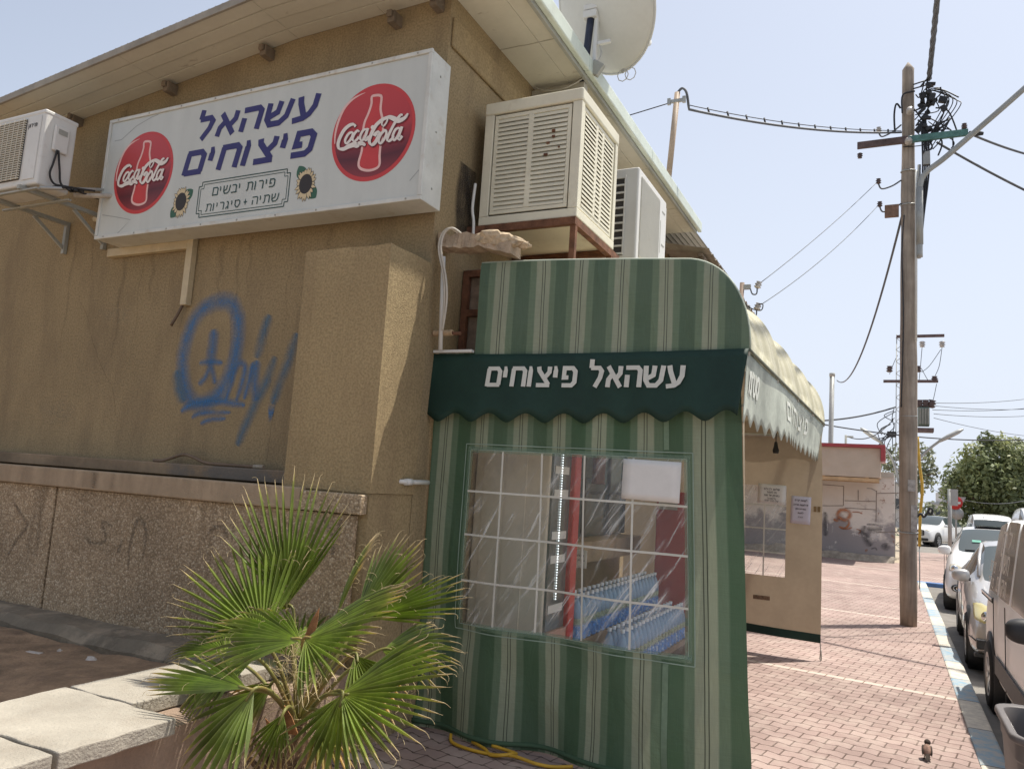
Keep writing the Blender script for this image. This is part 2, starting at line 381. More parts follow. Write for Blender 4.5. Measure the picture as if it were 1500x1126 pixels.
# earth bed behind the planter wall
mb = MB()
def soilf(u, v):
    x = -13+u*9.36; y = -6+v*9.74
    return Vector((x, y, .33 + .05*mnoise.noise((x*1.3, y*1.3, 0)) + .03*mnoise.noise((x*4, y*4, 3)) + (.05 if v > .93 else 0)))
mb.grid(60, 60, soilf); struct(mb, 'soil_bed', M_soil)
rs = random.Random(3)
def stone(c, r, mat, name, label, cat, group=None):
    mb = MB(); bmesh.ops.create_icosphere(mb.bm, subdivisions=2, radius=1)
    s = rs.random()*50
    for v in mb.bm.verts:
        k = 1+.5*mnoise.noise(v.co*1.4+Vector((s, 0, 0))); v.co = Vector((v.co.x*r[0]*k, v.co.y*r[1]*k, v.co.z*r[2]*k)) + Vector(c)
    return prop(mb.build(name, mat), label, cat, group)
M_rub = pm('rubble', (.52, .46, .40), .2, 20, .9, .5, 60)
p = at(133, 968, z=.36); stone(p, (.05, .035, .035), M_rub, 'rubble_stone', 'largest pale rubble lump on the soil against the painted plinth', 'stone')
p = at(87, 955, z=.36); stone(p, (.018, .018, .025), M_rub, 'rubble_stone', 'small upright pale stone chip on the soil before the plinth', 'stone')
p = at(50, 957, z=.36); b_ = MB(); b_.box(-.06, .06, -.02, .02, -.012, .012, Matrix.Translation(p) @ Matrix.Rotation(.2, 4, 'Z')); b_.box(-.03, .05, .02, .035, -.01, .006, Matrix.Translation(p) @ Matrix.Rotation(.2, 4, 'Z'))
prop(b_.build('litter_scrap', M_rub, bevel=.004), 'flat crumpled white scrap of litter on the brown soil', 'litter')
# planter wall
M_cop = pm('coping_concrete', (.37, .335, .275), .16, 3, .85, .7, 70, dirt=(.27, .23, .18), dscale=3.2, damt=.75, dlo=.46, dhi=.72)
M_pwall = pm('planter_render', (.30, .215, .155), .2, 4, .9, .5, 70, dirt=(.18, .13, .1), dscale=3)
pw = thing('planter_wall', 'low planter wall with pale sunlit concrete coping slabs in front of the palm', 'wall', (-3.3, 1, 0))
MB().box(-3.62, -2.97, -7, 4.02, 0, .495).build('wall_base', M_pwall, pw)
def slab(y0, y1, x0=-3.66, x1=-2.875, z0=.5, z1=.572, seed=0):
    mb = MB(); nx, ny = 24, 24
    def f(u, v):
        x = x0+u*(x1-x0); y = y0+v*(y1-y0)
        if v in (0, 1): y += .024*mnoise.noise((x*5, seed, v*7))
        if u in (0, 1): x += .014*mnoise.noise((y*9, seed+9, u*5))
        return Vector((x, y, z1+.004*mnoise.noise((x*4, y*4, seed))))
    mb.grid(nx, ny, f); r = bmesh.ops.extrude_face_region(mb.bm, geom=list(mb.bm.faces))
    for e in r['geom']:
        if isinstance(e, bmesh.types.BMVert): e.co.z = z0
    return mb.build('coping_slab', M_cop, pw, bevel=.006, smooth=False)
slab(2.06, 2.62, seed=1); slab(1.1, 2.045, seed=2); slab(.1, 1.085, seed=3); slab(-1, .085, seed=4); slab(-2.1, -1.015, seed=5); slab(2.64, 3.7, x1=-3.2, seed=6)
# ---------------------------------------------------------------- the shop building
def plaster(name, c, dark, bs=.5):
    m, n, l, P = nt(name)
    a = noise(n, l, .9, 6, rough=.6); b = noise(n, l, 60, 3); s = noise(n, l, 2.2, 7, rough=.68, mapping=(1, 1, .28))
    ca = ramp(n, [(.3, [x*.86 for x in c]), (.7, [x*1.1 for x in c])]); l.new(a.outputs[0], ca.inputs[0])
    sp = ramp(n, [(.38, .78), (.6, 1.06)]); l.new(b.outputs[0], sp.inputs[0]); col = mix(n, l, ca.outputs[0], sp.outputs[0], 1, 'MULTIPLY')
    sr = ramp(n, [(.47, 0.0), (.70, .7)]); l.new(s.outputs[0], sr.inputs[0]); col = mix(n, l, col, dark, sr.outputs[0])
    l.new(col, P.inputs['Base Color']); P.inputs['Roughness'].default_value = .93; P.inputs['Specular IOR Level'].default_value = .15
    g = noise(n, l, 95, 5, rough=.7); bump(n, l, P, g.outputs[0], bs, .012); return m
M_plas = plaster('ochre_plaster', (.355, .27, .155), (.20, .15, .095))
M_plas2 = plaster('ochre_plaster_pilaster', (.385, .29, .16), (.25, .18, .105), .7)
M_agg, n, l, P = nt('exposed_aggregate')
vo = n.new('ShaderNodeTexVoronoi'); vo.inputs['Scale'].default_value = 72; l.new(n.new('ShaderNodeNewGeometry').outputs['Position'], vo.inputs['Vector'])
cr = ramp(n, [(0, (.36, .255, .15)), (.45, (.47, .345, .215)), (.8, (.56, .425, .275)), (1, (.70, .56, .39))]); sp_ = n.new('ShaderNodeSeparateColor'); l.new(vo.outputs['Color'], sp_.inputs[0]); l.new(sp_.outputs[0], cr.inputs[0])
er = ramp(n, [(.25, 1.0), (.75, .45)]); l.new(vo.outputs['Distance'], er.inputs[0])
bg_ = noise(n, l, 1.4, 6); br = ramp(n, [(.3, .72), (.7, 1.1)]); l.new(bg_.outputs[0], br.inputs[0])
l.new(mix(n, l, mix(n, l, cr.outputs[0], er.outputs[0], .7, 'MULTIPLY'), br.outputs[0], 1, 'MULTIPLY'), P.inputs['Base Color'])
P.inputs['Roughness'].default_value = .9; bump(n, l, P, mth(n, l, 'SUBTRACT', 1.0, vo.outputs['Distance']), .6, .006)
M_sill = pm('sill_concrete', (.40, .30, .20), .18, 3, .9, .45, 80, dirt=(.2, .14, .09), dscale=3.5, damt=.6, stretch=(1.6, 1, .4))
M_plinth = pm('plinth_paint', (.185, .15, .105), .25, 2.5, .85, .5, 50, dirt=(.33, .26, .18), dscale=3, damt=.85, dlo=.48, dhi=.62)
M_soff = pm('soffit_boards', (.60, .575, .48), .08, 2, .7, .2, 40, dirt=(.25, .20, .145), dscale=4, damt=.85, dlo=.60, dhi=.68, stretch=(.5, 1, 1))
M_fasc = pm('fascia_paint', (.62, .68, .60), .08, 3, .5, dirt=(.4, .4, .34), dscale=4, damt=.4)
M_fasd = pm('fascia_inner', (.36, .36, .32), .12, 4, .6)
M_rust = pm('rusty_steel', (.17, .075, .04), .45, 12, .85, .5, 60, dirt=(.08, .04, .03), dscale=9)
M_wood = pm('old_timber', (.22, .17, .12), .3, 10, .9, .5, 50, stretch=(1, 1, .3))
XS, YF = -2.985, 4.55
shop = thing('shop_building', 'ochre plastered single storey kiosk shop with white boarded eaves behind the sign', 'building', (-8, 8, 0))
def ze(x):                                     # underside height of the raking eave along the facade
    if x < -4.48: return 5.30+.103*(x+4.48)
    return 5.30+.025*(x+4.48)
mb = MB()
xs = [-14, -11, -9, -7.65, -6, -4.48, XS]
top = [(x, ze(x)+.03) for x in xs]
poly = [(-14, 0), (XS, 0)] + [(x, z) for x, z in reversed(top)]
mb.prism(poly, lambda u, v, w: Vector((u, YF+w, v)), 9.3)
mb.build('wall', M_plas, shop)
def noisy_block(x0, x1, y0, y1, z0, z1, nz, name, mat, jag=.02):
    mb = MB()
    mb.box(x0, x1, y0, y1, z0, z1); bmesh.ops.subdivide_edges(mb.bm, edges=mb.bm.edges, cuts=nz, use_grid_fill=True)
    for v in mb.bm.verts:
        k = 1 if abs(v.co.z-z1) < 1e-4 else .25
        v.co += Vector((mnoise.noise(v.co*5), mnoise.noise(v.co*5+Vector((9, 0, 0))), mnoise.noise(v.co*4+Vector((0, 7, 0)))))*jag*k
    return mb.build(name, mat, shop, smooth=False)
noisy_block(-3.705, XS+.006, 4.05, YF+.01, 1.585, 3.235, 5, 'pilaster', M_plas2, .012)
MB().box(-2.9845, -2.958, YF+.03, 13.8, 4.93, 5.17).build('wall_band', M_plas2, shop, bevel=.012)
# lower wall with exposed aggregate panels
MB().box(-13, XS-.004, 4.06, YF-.004, 0, 1.583).build('lower_wall', M_plas2, shop)
for i, (a, b) in enumerate(((-6.035, -3.06), (-9.1, -6.06), (-12.2, -9.125))):
    MB().box(a, b, 4.022, 4.058, .3, 1.44).build('aggregate_panel', M_agg, shop, bevel=.006)
MB().box(-13, -3.50, 3.985, 4.0585, 1.443, 1.592).build('sill', M_sill, shop, bevel=.012)
MB().box(-3.497, -3.0, 3.99, 4.06, 1.448, 1.575).build('sill_block', M_agg, shop, bevel=.008)
MB().box(-13, -3.71, 4.38, YF-.002, 1.594, 1.69).build('sill_upstand', pm('upstand_paint', (.30, .21, .13), .3, 2, .85, .4, 60, dirt=(.15, .135, .12), dscale=.6, damt=.75, dlo=.5, dhi=.56), shop, bevel=.01)
mb = MB(); mb.grid(110, 4, lambda u, v: Vector((-13+u*9.5, (3.77, 3.74, 3.80, 3.92, 4.06)[round(v*4)], (.0, .40, .47, .48, .485)[round(v*4)] + .03*mnoise.noise(((-13+u*9.5)*3.2, v*3, 0)))))
for v_ in mb.bm.verts: v_.co.y += .03*mnoise.noise((v_.co.x*2.5, 5, v_.co.z*4))
mb.build('plinth', M_plinth, shop, smooth=False)
# eaves: boards along the facade, boards along the street side, fascias, roof sheets
YE, XE, YEND = 4.0, -2.467, 10.35
mb = MB(); nb = 4; w = (YF-YE)/nb
for i in range(nb):
    y0 = YE+i*w+.005; y1 = YE+(i+1)*w-.005
    for a, b in zip([-14, -11, -9.1, -7.65, -6, -4.48, -3.6], [-11.004, -9.104, -7.654, -6.004, -4.484, -3.604, -2.99]):
        za, zb = ze(a), ze(b); o_ = -.007*(i % 2)
        v = [mb.bm.verts.new(p) for p in ((a, y0, za+o_), (b, y0, zb+o_), (b, y1, zb+o_), (a, y1, za+o_), (a, y0, za+.03), (b, y0, zb+.03), (b, y1, zb+.03), (a, y1, za+.03))]
        for f in ((3,2,1,0),(4,5,6,7),(0,1,5,4),(1,2,6,5),(2,3,7,6),(3,0,4,7)): mb.bm.faces.new([v[q] for q in f])
mb.build('front_soffit', M_soff, shop)
mb = MB()
for (a, b) in ((4.0, 5.35), (5.36, 6.75), (6.76, 8.1), (8.11, 9.4), (9.41, YEND)):
    mb.box(-2.984, -2.80, a, b, ze(-2.9)-.0, 5.40); mb.box(-2.797, -2.63, a, b, ze(-2.9)-.004, 5.40); mb.box(-2.627, XE, a, b, ze(-2.9)-.002, 5.40)
mb.build('side_soffit', M_soff, shop)
mb = MB()
for a, b in zip([-14, -11, -9.1, -7.65, -6, -4.48], [-11, -9.1, -7.65, -6, -4.48, XE+.07]):
    v = [mb.bm.verts.new(p) for y in (YE-.022, YE-.001) for p in ((a, y, ze(a)-.012), (b, y, ze(b)-.012), (b, y, ze(b)+.05), (a, y, ze(a)+.05))]
    for f in ((0,1,2,3),(7,6,5,4),(0,4,5,1),(3,2,6,7)): mb.bm.faces.new([v[q] for q in f])
mb.build('front_fascia', pm('front_fascia', (.33, .30, .25), .2, 5, .7), shop)
MB().box(XE+.001, XE+.03, YE, YEND, 5.30, 5.42).build('fascia_board', M_fasd, shop)
mb = MB()
for a, b in ((YE, 5.9), (5.905, 7.9), (7.905, YEND+.06)): mb.box(XE+.031, XE+.085, a, b, 5.335, 5.475)
mb.build('gutter', M_fasc, shop, bevel=.012)
mb = MB()
for k in range(160):
    x0 = -14+k*.073; x1 = x0+.073
    if x1 > XE: break
    for a, b, h0, h1 in ((x0, (x0+x1)/2, .05, .075), ((x0+x1)/2, x1, .075, .05)):
        v = [mb.bm.verts.new(p) for p in ((a, YE-.02, ze(a)+h0-.02), (b, YE-.02, ze(b)+h1-.02), (b, 13.9, ze(b)+h1+.1), (a, 13.9, ze(a)+h0+.1))]; mb.bm.faces.new(v)
mb.build('roof_sheet', pm('roof_sheet', (.45, .44, .41), .15, 2, .6), shop, solid=.006)
for (px, py) in ((392, 80), (250, 132), (579, 32), (641, 8), (113, 173)):
    q = at(px, py, y=4.50); x = q.x; z = min(q.z, ze(x)-.05)
    m_ = MB(); z += .01; m_.box(x-.036, x+.032, 4.44, YF+.02, z-.045, z+.05); m_.box(x-.03, x+.02, 4.415, 4.44, z-.01, z+.045)
    m_.build('rafter_end', M_wood, shop, bevel=.008)
# broken concrete canopy stub over the stall corner
mb = MB(); nx = 26
prof = lambda u: (3.475-.03*u+(.03*mnoise.noise((u*9, 0, 0))) - (.16*max(0, u-.5)), 3.375-.04*u-.12*max(0, u-.6)+.02*mnoise.noise((u*8, 5, 0)))
def slabf(u, v):
    x = XS+.012+u*.60; zt, zb = prof(u); k = [(0, zb), (0, zt), (.16, zt+.0), (.16, zb)][min(3, int(v*4))]
    return Vector((x, 4.60+k[0]+.025*mnoise.noise((u*11, v*3, 2)), k[1]))
V = [[mb.bm.verts.new(slabf(i/nx, j/4)) for j in range(4)] for i in range(nx+1)]
for i in range(nx):
    for j in range(4): mb.bm.faces.new((V[i][j], V[i+1][j], V[i+1][(j+1) % 4], V[i][(j+1) % 4]))
mb.bm.faces.new(V[0]); mb.bm.faces.new(V[-1])
mb.build('broken_canopy', pm('broken_concrete', (.44, .34, .24), .3, 10, .95, .9, 40, dirt=(.2, .13, .09), dscale=6, damt=.7), shop, smooth=False)
mb = MB()
for (x, y, z, r_) in ((-2.56, 4.62, 3.42, .075), (-2.46, 4.63, 3.40, .065), (-2.37, 4.64, 3.375, .05), (-2.30, 4.66, 3.355, .035)):
    k0 = len(mb.bm.verts); bmesh.ops.create_icosphere(mb.bm, subdivisions=2, radius=1); mb.bm.verts.ensure_lookup_table()
    for v in mb.bm.verts[k0:]: k = 1+.6*mnoise.noise(v.co*1.7+Vector((x*9, 0, 0))); v.co = Vector((x+v.co.x*r_*1.5*k, y+v.co.y*r_*.8*k, z+v.co.z*r_*.75*k))
mb.build('crumbled_concrete', pm('crumbled_concrete', (.55, .43, .29), .4, 16, .95, 1.0, 45, dirt=(.25, .17, .1), dscale=8), shop, smooth=False)
# rusty barred opening in the side wall beside the stall
mb = MB(); 
for z in (2.62, 2.95, 3.26): mb.box(-2.924, -2.60, 5.0, 5.04, z, z+.05)
mb.box(-2.975, -2.925, 5.0, 5.04, 2.62, 3.31); mb.build('barred_frame', M_rust, shop)
MB().box(-2.982, -2.6, 5.05, 5.07, 2.45, 3.33).build('dusty_panel', pm('dusty_glass', (.25, .19, .14), .35, 14, .5, dirt=(.12, .08, .06), dscale=8), shop)
# painted marks on the walls ------------------------------------------------
def spray(name, c, soft=.35, dens=1.0):
    m, n, l, P = nt(name); uv = n.new('ShaderNodeUVMap'); sx = n.new('ShaderNodeSeparateXYZ'); l.new(uv.outputs[0], sx.inputs[0])
    e = mth(n, l, 'PINGPONG', sx.outputs[1], .5); er = n.new('ShaderNodeMapRange'); er.inputs['From Max'].default_value = soft; l.new(e, er.inputs['Value'])
    g = noise(n, l, 130, 3); g2 = noise(n, l, 7, 4); gr = ramp(n, [(.32, .35), (.62, 1.0)]); l.new(g.outputs[0], gr.inputs[0]); g2r = ramp(n, [(.3, .55), (.6, 1.0)]); l.new(g2.outputs[0], g2r.inputs[0])
    a = mth(n, l, 'MULTIPLY', mth(n, l, 'MULTIPLY', er.outputs[0], gr.outputs[0]), mth(n, l, 'MULTIPLY', g2r.outputs[0], dens))
    P.inputs['Base Color'].default_value = (*c, 1); P.inputs['Roughness'].default_value = .85; l.new(a, P.inputs['Alpha']); return m
M_spray = spray('blue_spray', (.06, .20, .42), .48, .85); M_spray2 = spray('blue_spray_thin', (.08, .19, .30), .46, .75); M_char = spray('black_marker', (.06, .05, .04), .5, .5)
pc = None
ex = lambda px, py: (lambda q: (q.x, q.z))(at(240+px*240/844, 360+py*320/1126, y=YF))
def stroke(mb, pts, w, fn, k=6, close=False, taper=True, conv=ex):
    P = smoothpts([Vector(conv(*p)) for p in pts], k, close)
    w *= 1.6 if conv is ex else 1.3 if conv is pc else 1
    mb.ribbon(P, (lambda t, d: w*(.55+.45*min(1, 6*t, 6*(1-t)))) if taper and not close else w, fn, close)
wf = lambda u, v: Vector((u, YF-.0035, v))
mb = MB()
wf2 = lambda off: (lambda u, v: Vector((u, YF-.003-off, v)))
GW = 1.5
stroke(mb, [(330,285),(375,340),(385,440),(370,560),(330,680),(275,770),(200,815),(140,790),(105,700),(100,580),(125,460),(180,350),(250,300)], .125, wf2(0), close=True)
stroke(mb, [(260,430),(255,500),(245,570),(240,620)], .10, wf2(.0006))
stroke(mb, [(185,605),(240,598),(305,603)], .045, wf2(.001)); stroke(mb, [(238,620),(215,680),(180,715)], .05, wf2(.0012)); stroke(mb, [(245,620),(258,670),(265,710)], .05, wf2(.0014))
stroke(mb, [(320,800),(345,720),(370,630),(400,605),(420,630),(400,720),(375,800)], .055, wf2(.0016)); stroke(mb, [(415,790),(440,700),(460,600)], .05, wf2(.0018))
stroke(mb, [(480,590),(470,680),(475,800)], .085, wf2(.002)); stroke(mb, [(90,855),(150,815),(260,800),(420,820)], .06, wf2(.0022))
stroke(mb, [(145,885),(200,862),(345,858)], .038, wf2(.0006)); stroke(mb, [(190,918),(240,895),(320,890)], .04, wf2(.0008)); stroke(mb, [(540,862),(553,860),(566,864)], .10, wf2(.0006), taper=False)
mb.build('graffiti', M_spray, shop, normals=False)
mb = MB()
stroke(mb, [(545,355),(515,450),(480,580)], .085, wf2(.001)); stroke(mb, [(575,570),(530,700),(470,820),(420,930),(380,1030)], .085, wf2(.0012)); stroke(mb, [(685,450),(640,600),(590,730),(562,815)], .085, wf2(.0014))
stroke(mb, [(70,640),(75,730),(110,800)], .10, wf2(.0006))
mb.build('graffiti', M_spray2, shop, normals=False)
# rain streaks, damp patches and cracks in the render
M_streak = spray('damp_streak', (.14, .105, .07), .5, .24); M_hair = spray('hair_crack', (.12, .09, .06), .45, .40); M_patch = spray('pale_patch', (.44, .36, .24), .5, .25)
rk = random.Random(17)
mb = MB()
for k in range(16):
    x = rk.uniform(-8.6, -3.75) if k < 11 else rk.uniform(-7.6, -6.0); z0 = 3.6 if -6.35 < x < -2.9 else rk.choice([3.85, 4.4, 5.0]); L1 = rk.uniform(.35, 1.3)
    if x > -3.75: z0, L1 = 3.6, .3
    mb.ribbon([(x+.02*math.sin(q*1.3+k), z0-L1*q/10) for q in range(11)], lambda t, d, k=k: (.03+.10*((k*37) % 10)/10)*(1-.75*t), lambda u, v, k=k: Vector((u, YF-.0012-.00005*k, v)))
for k in range(12):
    x = rk.uniform(-8, -3.2); mb.ribbon([(x+.01*math.sin(q+k), 1.435-.08*q) for q in range(8)], lambda t, d, k=k: (.05+.12*((k*53) % 10)/10)*(1-.6*t), lambda u, v, k=k: Vector((u, 4.0212-.00005*k, v)))
for k in range(10):
    x = rk.uniform(-8, -3.6); mb.ribbon([(x, 1.585-.018*q) for q in range(8)], lambda t, d, k=k: .06+.14*((k*53) % 10)/10, lambda u, v, k=k: Vector((u, 3.9838-.00005*k, v)))
o_ = mb.build('damp_stain', M_streak, shop, normals=False); islands(o_)
mb = MB()
for k, (x, z, n_, dx, dz) in enumerate(((-6.9, 3.2, 16, .05, -.07), (-4.35, 1.75, 14, -.02, .09))):
    P_ = [(x, z)]
    for q in range(n_): P_.append((P_[-1][0]+dx+rk.uniform(-.035, .035), P_[-1][1]+dz+rk.uniform(-.03, .03)))
    y_ = 4.045 if x > -3.7 and z < 3.23 else YF-.0025
    mb.ribbon(P_, .010, lambda u, v, y_=y_: Vector((u, y_-.001, v)))
o_ = mb.build('crack', M_hair, shop, normals=False); islands(o_)
mb = MB()
for k, (x, z, w_, h_) in enumerate(((-7.0, 2.1, .5, .35), (-3.9, 2.2, .25, .5), (-6.4, 3.0, .4, .2))): mb.ribbon([(x-w_/2+w_*q/8, z+.05*math.sin(q*1.7)) for q in range(9)], lambda t, d, h_=h_: h_*(.5+.5*math.sin(math.pi*t)), lambda u, v, k=k: Vector((u, YF-.0009, v)))
o_ = mb.build('repair_patch', M_patch, shop, normals=False); islands(o_)
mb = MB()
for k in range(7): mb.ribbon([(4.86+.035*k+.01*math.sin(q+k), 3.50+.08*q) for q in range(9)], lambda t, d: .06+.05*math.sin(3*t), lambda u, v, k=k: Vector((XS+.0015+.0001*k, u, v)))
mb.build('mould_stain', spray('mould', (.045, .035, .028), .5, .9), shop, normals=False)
pf = lambda u, v: Vector((u, 4.018, v)); pc = lambda px, py: (lambda q: (q.x, q.z))(at(px, py, y=4.02))
mb = MB()
for pts in ([(188,835),(190,800),(200,765),(207,760),(213,775),(213,795),(208,820)], [(125,785),(135,795),(155,790),(150,765),(165,770)], [(300,790),(310,775),(325,772),(335,790)], [(475,762),(490,785),(500,760)], [(490,785),(487,815)], [(20,735),(35,760),(40,770),(25,790),(12,812)], [(180,790),(172,810)]):
    stroke(mb, pts, .035, pf, conv=pc)
mb.build('scrawl', M_char, shop, normals=False)
# ---------------------------------------------------------------- the light box sign
M_signw = pm('sign_face', (.56, .575, .535), .05, 2, .35, dirt=(.42, .42, .40), dscale=4, damt=.35, dlo=.62, dhi=.75, stretch=(3, 1, .5))
M_signm = pm('sign_metal', (.62, .62, .57), .1, 4, .5, dirt=(.42, .34, .24), dscale=5, damt=.55, dlo=.56, dhi=.7)
def flat(name, c, rough=.45): return pm(name, c, .06, 8, rough)
M_navy = flat('navy_letters', (.035, .03, .14)); M_dkg = flat('dark_green_print', (.03, .07, .06)); M_cream = flat('script_cream', (.78, .72, .66)); M_pink = flat('bottle_outline', (.80, .50, .46))
M_petal = flat('petals', (.62, .50, .30)); M_seed = flat('seed_disc', (.035, .025, .02)); M_leafp = flat('printed_leaf', (.04, .12, .07)); M_redring = flat('disc_rim_red', (.56, .055, .055)); M_shadow = flat('script_outline', (.16, .02, .025))
M_disc, n, l, P = nt('disc_print')
g = n.new('ShaderNodeNewGeometry').outputs['Position']; sx = n.new('ShaderNodeSeparateXYZ'); l.new(g, sx.inputs[0])
wv = mth(n, l, 'ADD', sx.outputs[2], mth(n, l, 'MULTIPLY', mth(n, l, 'SINE', mth(n, l, 'MULTIPLY', sx.outputs[0], 7.0)), .015))
rr = ramp(n, [(0, (.30, .04, .045)), (.25, (.10, .012, .018)), (.50, (.34, .035, .04)), (.56, (.44, .04, .045)), (1, (.52, .05, .05))])
mr = n.new('ShaderNodeMapRange'); mr.inputs['From Min'].default_value = 3.80; mr.inputs['From Max'].default_value = 4.52; l.new(wv, mr.inputs['Value']); l.new(mr.outputs[0], rr.inputs[0]); l.new(rr.outputs[0], P.inputs['Base Color']); P.inputs['Roughness'].default_value = .4
SX0, SX1, SZ0, SZ1, SY = -6.335, -2.912, 3.605, 4.712, 4.25
sign = thing('shop_sign', 'long white light box shop sign with navy Hebrew letters and two red drink discs', 'sign', (-4.6, SY, SZ0))
MB().box(SX0, SX1, SY+.012, 4.50, SZ0, SZ1).build('cabinet', M_signm, sign, bevel=.006)
mb = MB(); fr_ = .028
for a in ((SX0-.003, SX1+.003, SZ0-.003, SZ0+fr_), (SX0-.003, SX1+.003, SZ1-fr_, SZ1+.003), (SX0-.003, SX0+fr_, SZ0+fr_+.001, SZ1-fr_-.001), (SX1-fr_, SX1+.003, SZ0+fr_+.001, SZ1-fr_-.001)): mb.box(a[0], a[1], SY-.012, SY+.011, a[2], a[3])
mb.build('frame', M_signm, sign, bevel=.004)
MB().box(SX0+fr_+.001, SX1-fr_-.001, SY, SY+.011, SZ0+fr_+.001, SZ1-fr_-.001).build('face_panel', M_signw, sign)
MB().box(-6.1, -3.1, 4.501, 4.546, 3.75, 4.6).build('wall_mount', M_fasd, sign)
F = lambda d: (lambda u, v: Vector((u, SY-d, v)))
hebrew('lettering', 'עשהאל', M_navy, F(.0016), (-5.24, -3.895, 4.362, 4.555), sign, shear=.22, wt=.30, gap=.14)
hebrew('lettering', 'פיצוחים', M_navy, F(.0016), (-5.33, -3.885, 4.068, 4.268), sign, shear=.22, wt=.30, gap=.14)
hebrew('small_lettering', 'פירות יבשים', M_dkg, F(.0016), (-4.945, -4.265, 3.852, 3.924), sign, wt=.17, gap=.17, shear=.08)
hebrew('small_lettering', 'שתיה', M_dkg, F(.0016), (-4.50, -4.215, 3.730, 3.797), sign, wt=.17, gap=.17, shear=.08)
hebrew('small_lettering', 'סיגריות', M_dkg, F(.0016), (-5.0, -4.615, 3.724, 3.79), sign, wt=.17, gap=.17, shear=.08)
mb = MB(); mb.prism([(-4.565+.022*math.cos(k*math.pi/4)*(1 if k % 2 == 0 else .4), 3.762+.028*math.sin(k*math.pi/4)*(1 if k % 2 == 0 else .4)) for k in range(8)], lambda u, v, w: Vector((u, SY-.0016+w, v)), .001)
mb.build('star_dot', M_dkg, sign)
mb = MB()
def notched(x0, x1, z0, z1, c): return [(x0+c, z0), (x1-c, z0), (x1-c, z0+c), (x1, z0+c), (x1, z1-c), (x1-c, z1-c), (x1-c, z1), (x0+c, z1), (x0+c, z1-c), (x0, z1-c), (x0, z0+c), (x0+c, z0+c)]
for off, w in ((0, .009), (.022, .006)):
    P = notched(-5.10+off, -4.125-off, 3.683+off, 3.982-off, .035)
    for a, b in zip(P, P[1:]+P[:1]): mb.ribbon([a, b], w, F(.0015))
mb.build('label_frame', M_dkg, sign, normals=False)
rp = random.Random(5)
for cx_, cz_, ang in ((-5.295, 3.842, .5), (-3.962, 3.838, 2.2)):
    mb = MB()
    for a in (ang, ang+math.pi+.25):
        pts = []
        for t in [i/12 for i in range(13)]: pts.append((cx_+math.cos(a)*(.06+.12*t)*.8, cz_+math.sin(a)*(.06+.12*t)*1.05))
        mb.ribbon(pts, lambda t, d: .10*math.sin(math.pi*min(1, .15+t*.85))**.8, F(.0012))
    mb.build('printed_leaf', M_leafp, sign, normals=False)
    mb = MB(); mo = MB()
    for k in range(22):
        a = k/22*2*math.pi+rp.uniform(-.06, .06); L1 = rp.uniform(.108, .132)
        for M_, w, d in ((mo, .033, .0016), (mb, .022, .002)):
            pts = [(cx_+math.cos(a)*r_*.82, cz_+math.sin(a)*r_*1.1) for r_ in (.055, .075, .095, L1-(.004 if M_ is mb else 0))]
            M_.ribbon(pts, lambda t, q, w=w: w*(.75+.5*t if t < .7 else max(.12, (1-t)/.3)), F(d+.00005*k))
    mo.build('petal_outline', M_seed, sign, normals=False); mb.build('petals', M_petal, sign, normals=False)
    MB().lathe([(0, 0), (.066, 0)], M=Matrix.Translation((cx_, SY-.0035, cz_)) @ Matrix.Diagonal((.95, 1, 1.18, 1)) @ Matrix.Rotation(R(90), 4, 'X')).build('seed_disc', M_seed, sign)
# the two discs; script traced in the flat plane of the right one
def tr(p): q = at(475+p[0]*145/990, 110+p[1]*165/1126, y=SY); return (q.x, q.z)
C1 = [(318,520),(298,497),(255,508),(205,552),(165,622),(143,690),(150,735),(172,748)]
SW = [(160,742),(200,742),(245,718),(300,700),(335,706),(352,690),(385,688),(416,706)]
O1 = [(285,578),(248,592),(215,650),(222,688),(255,665),(287,610)]
Cc = [(355,572),(338,560),(308,590),(288,640),(302,668),(330,650),(352,622)]
A1 = [(425,548),(392,560),(365,615),(372,658),(402,640),(428,585)]; A1s = [(442,535),(412,625),(418,655),(452,618)]
HY = [(470,532),(502,518)]
C2 = [(590,515),(580,490),(602,445),(635,440),(632,465),(612,500),(590,520)]; C2b = [(628,432),(580,455),(520,510),(475,595),(455,660),(475,700),(512,680),(548,615),(550,575),(520,590),(505,615)]
SW2 = [(610,438),(655,425),(700,440),(735,458),(770,455),(812,430),(842,388)]
O2 = [(618,556),(578,588),(550,645),(560,688),(592,662),(624,602)]
LL = [(790,405),(762,410),(705,492),(655,590),(635,645),(650,665),(684,640),(695,612)]; A2 = [(757,535),(718,550),(690,612),(698,655),(728,632),(758,572)]; A2s = [(782,520),(748,622),(755,648),(784,612)]
BOT = [(478,222),(475,290),(445,385),(408,470),(390,560),(385,640),(383,700),(375,770),(348,868),(352,922),(395,950),(460,955),(528,932),(556,890),(556,800),(568,690),(590,560),(586,450),(566,345),(576,232),(558,207),(512,207)]
HL = [(108,690),(112,600),(140,480),(195,350),(270,260),(345,210),(415,178)]
ux = Vector(tr((500, 600))); cR = (-3.38, 4.16)
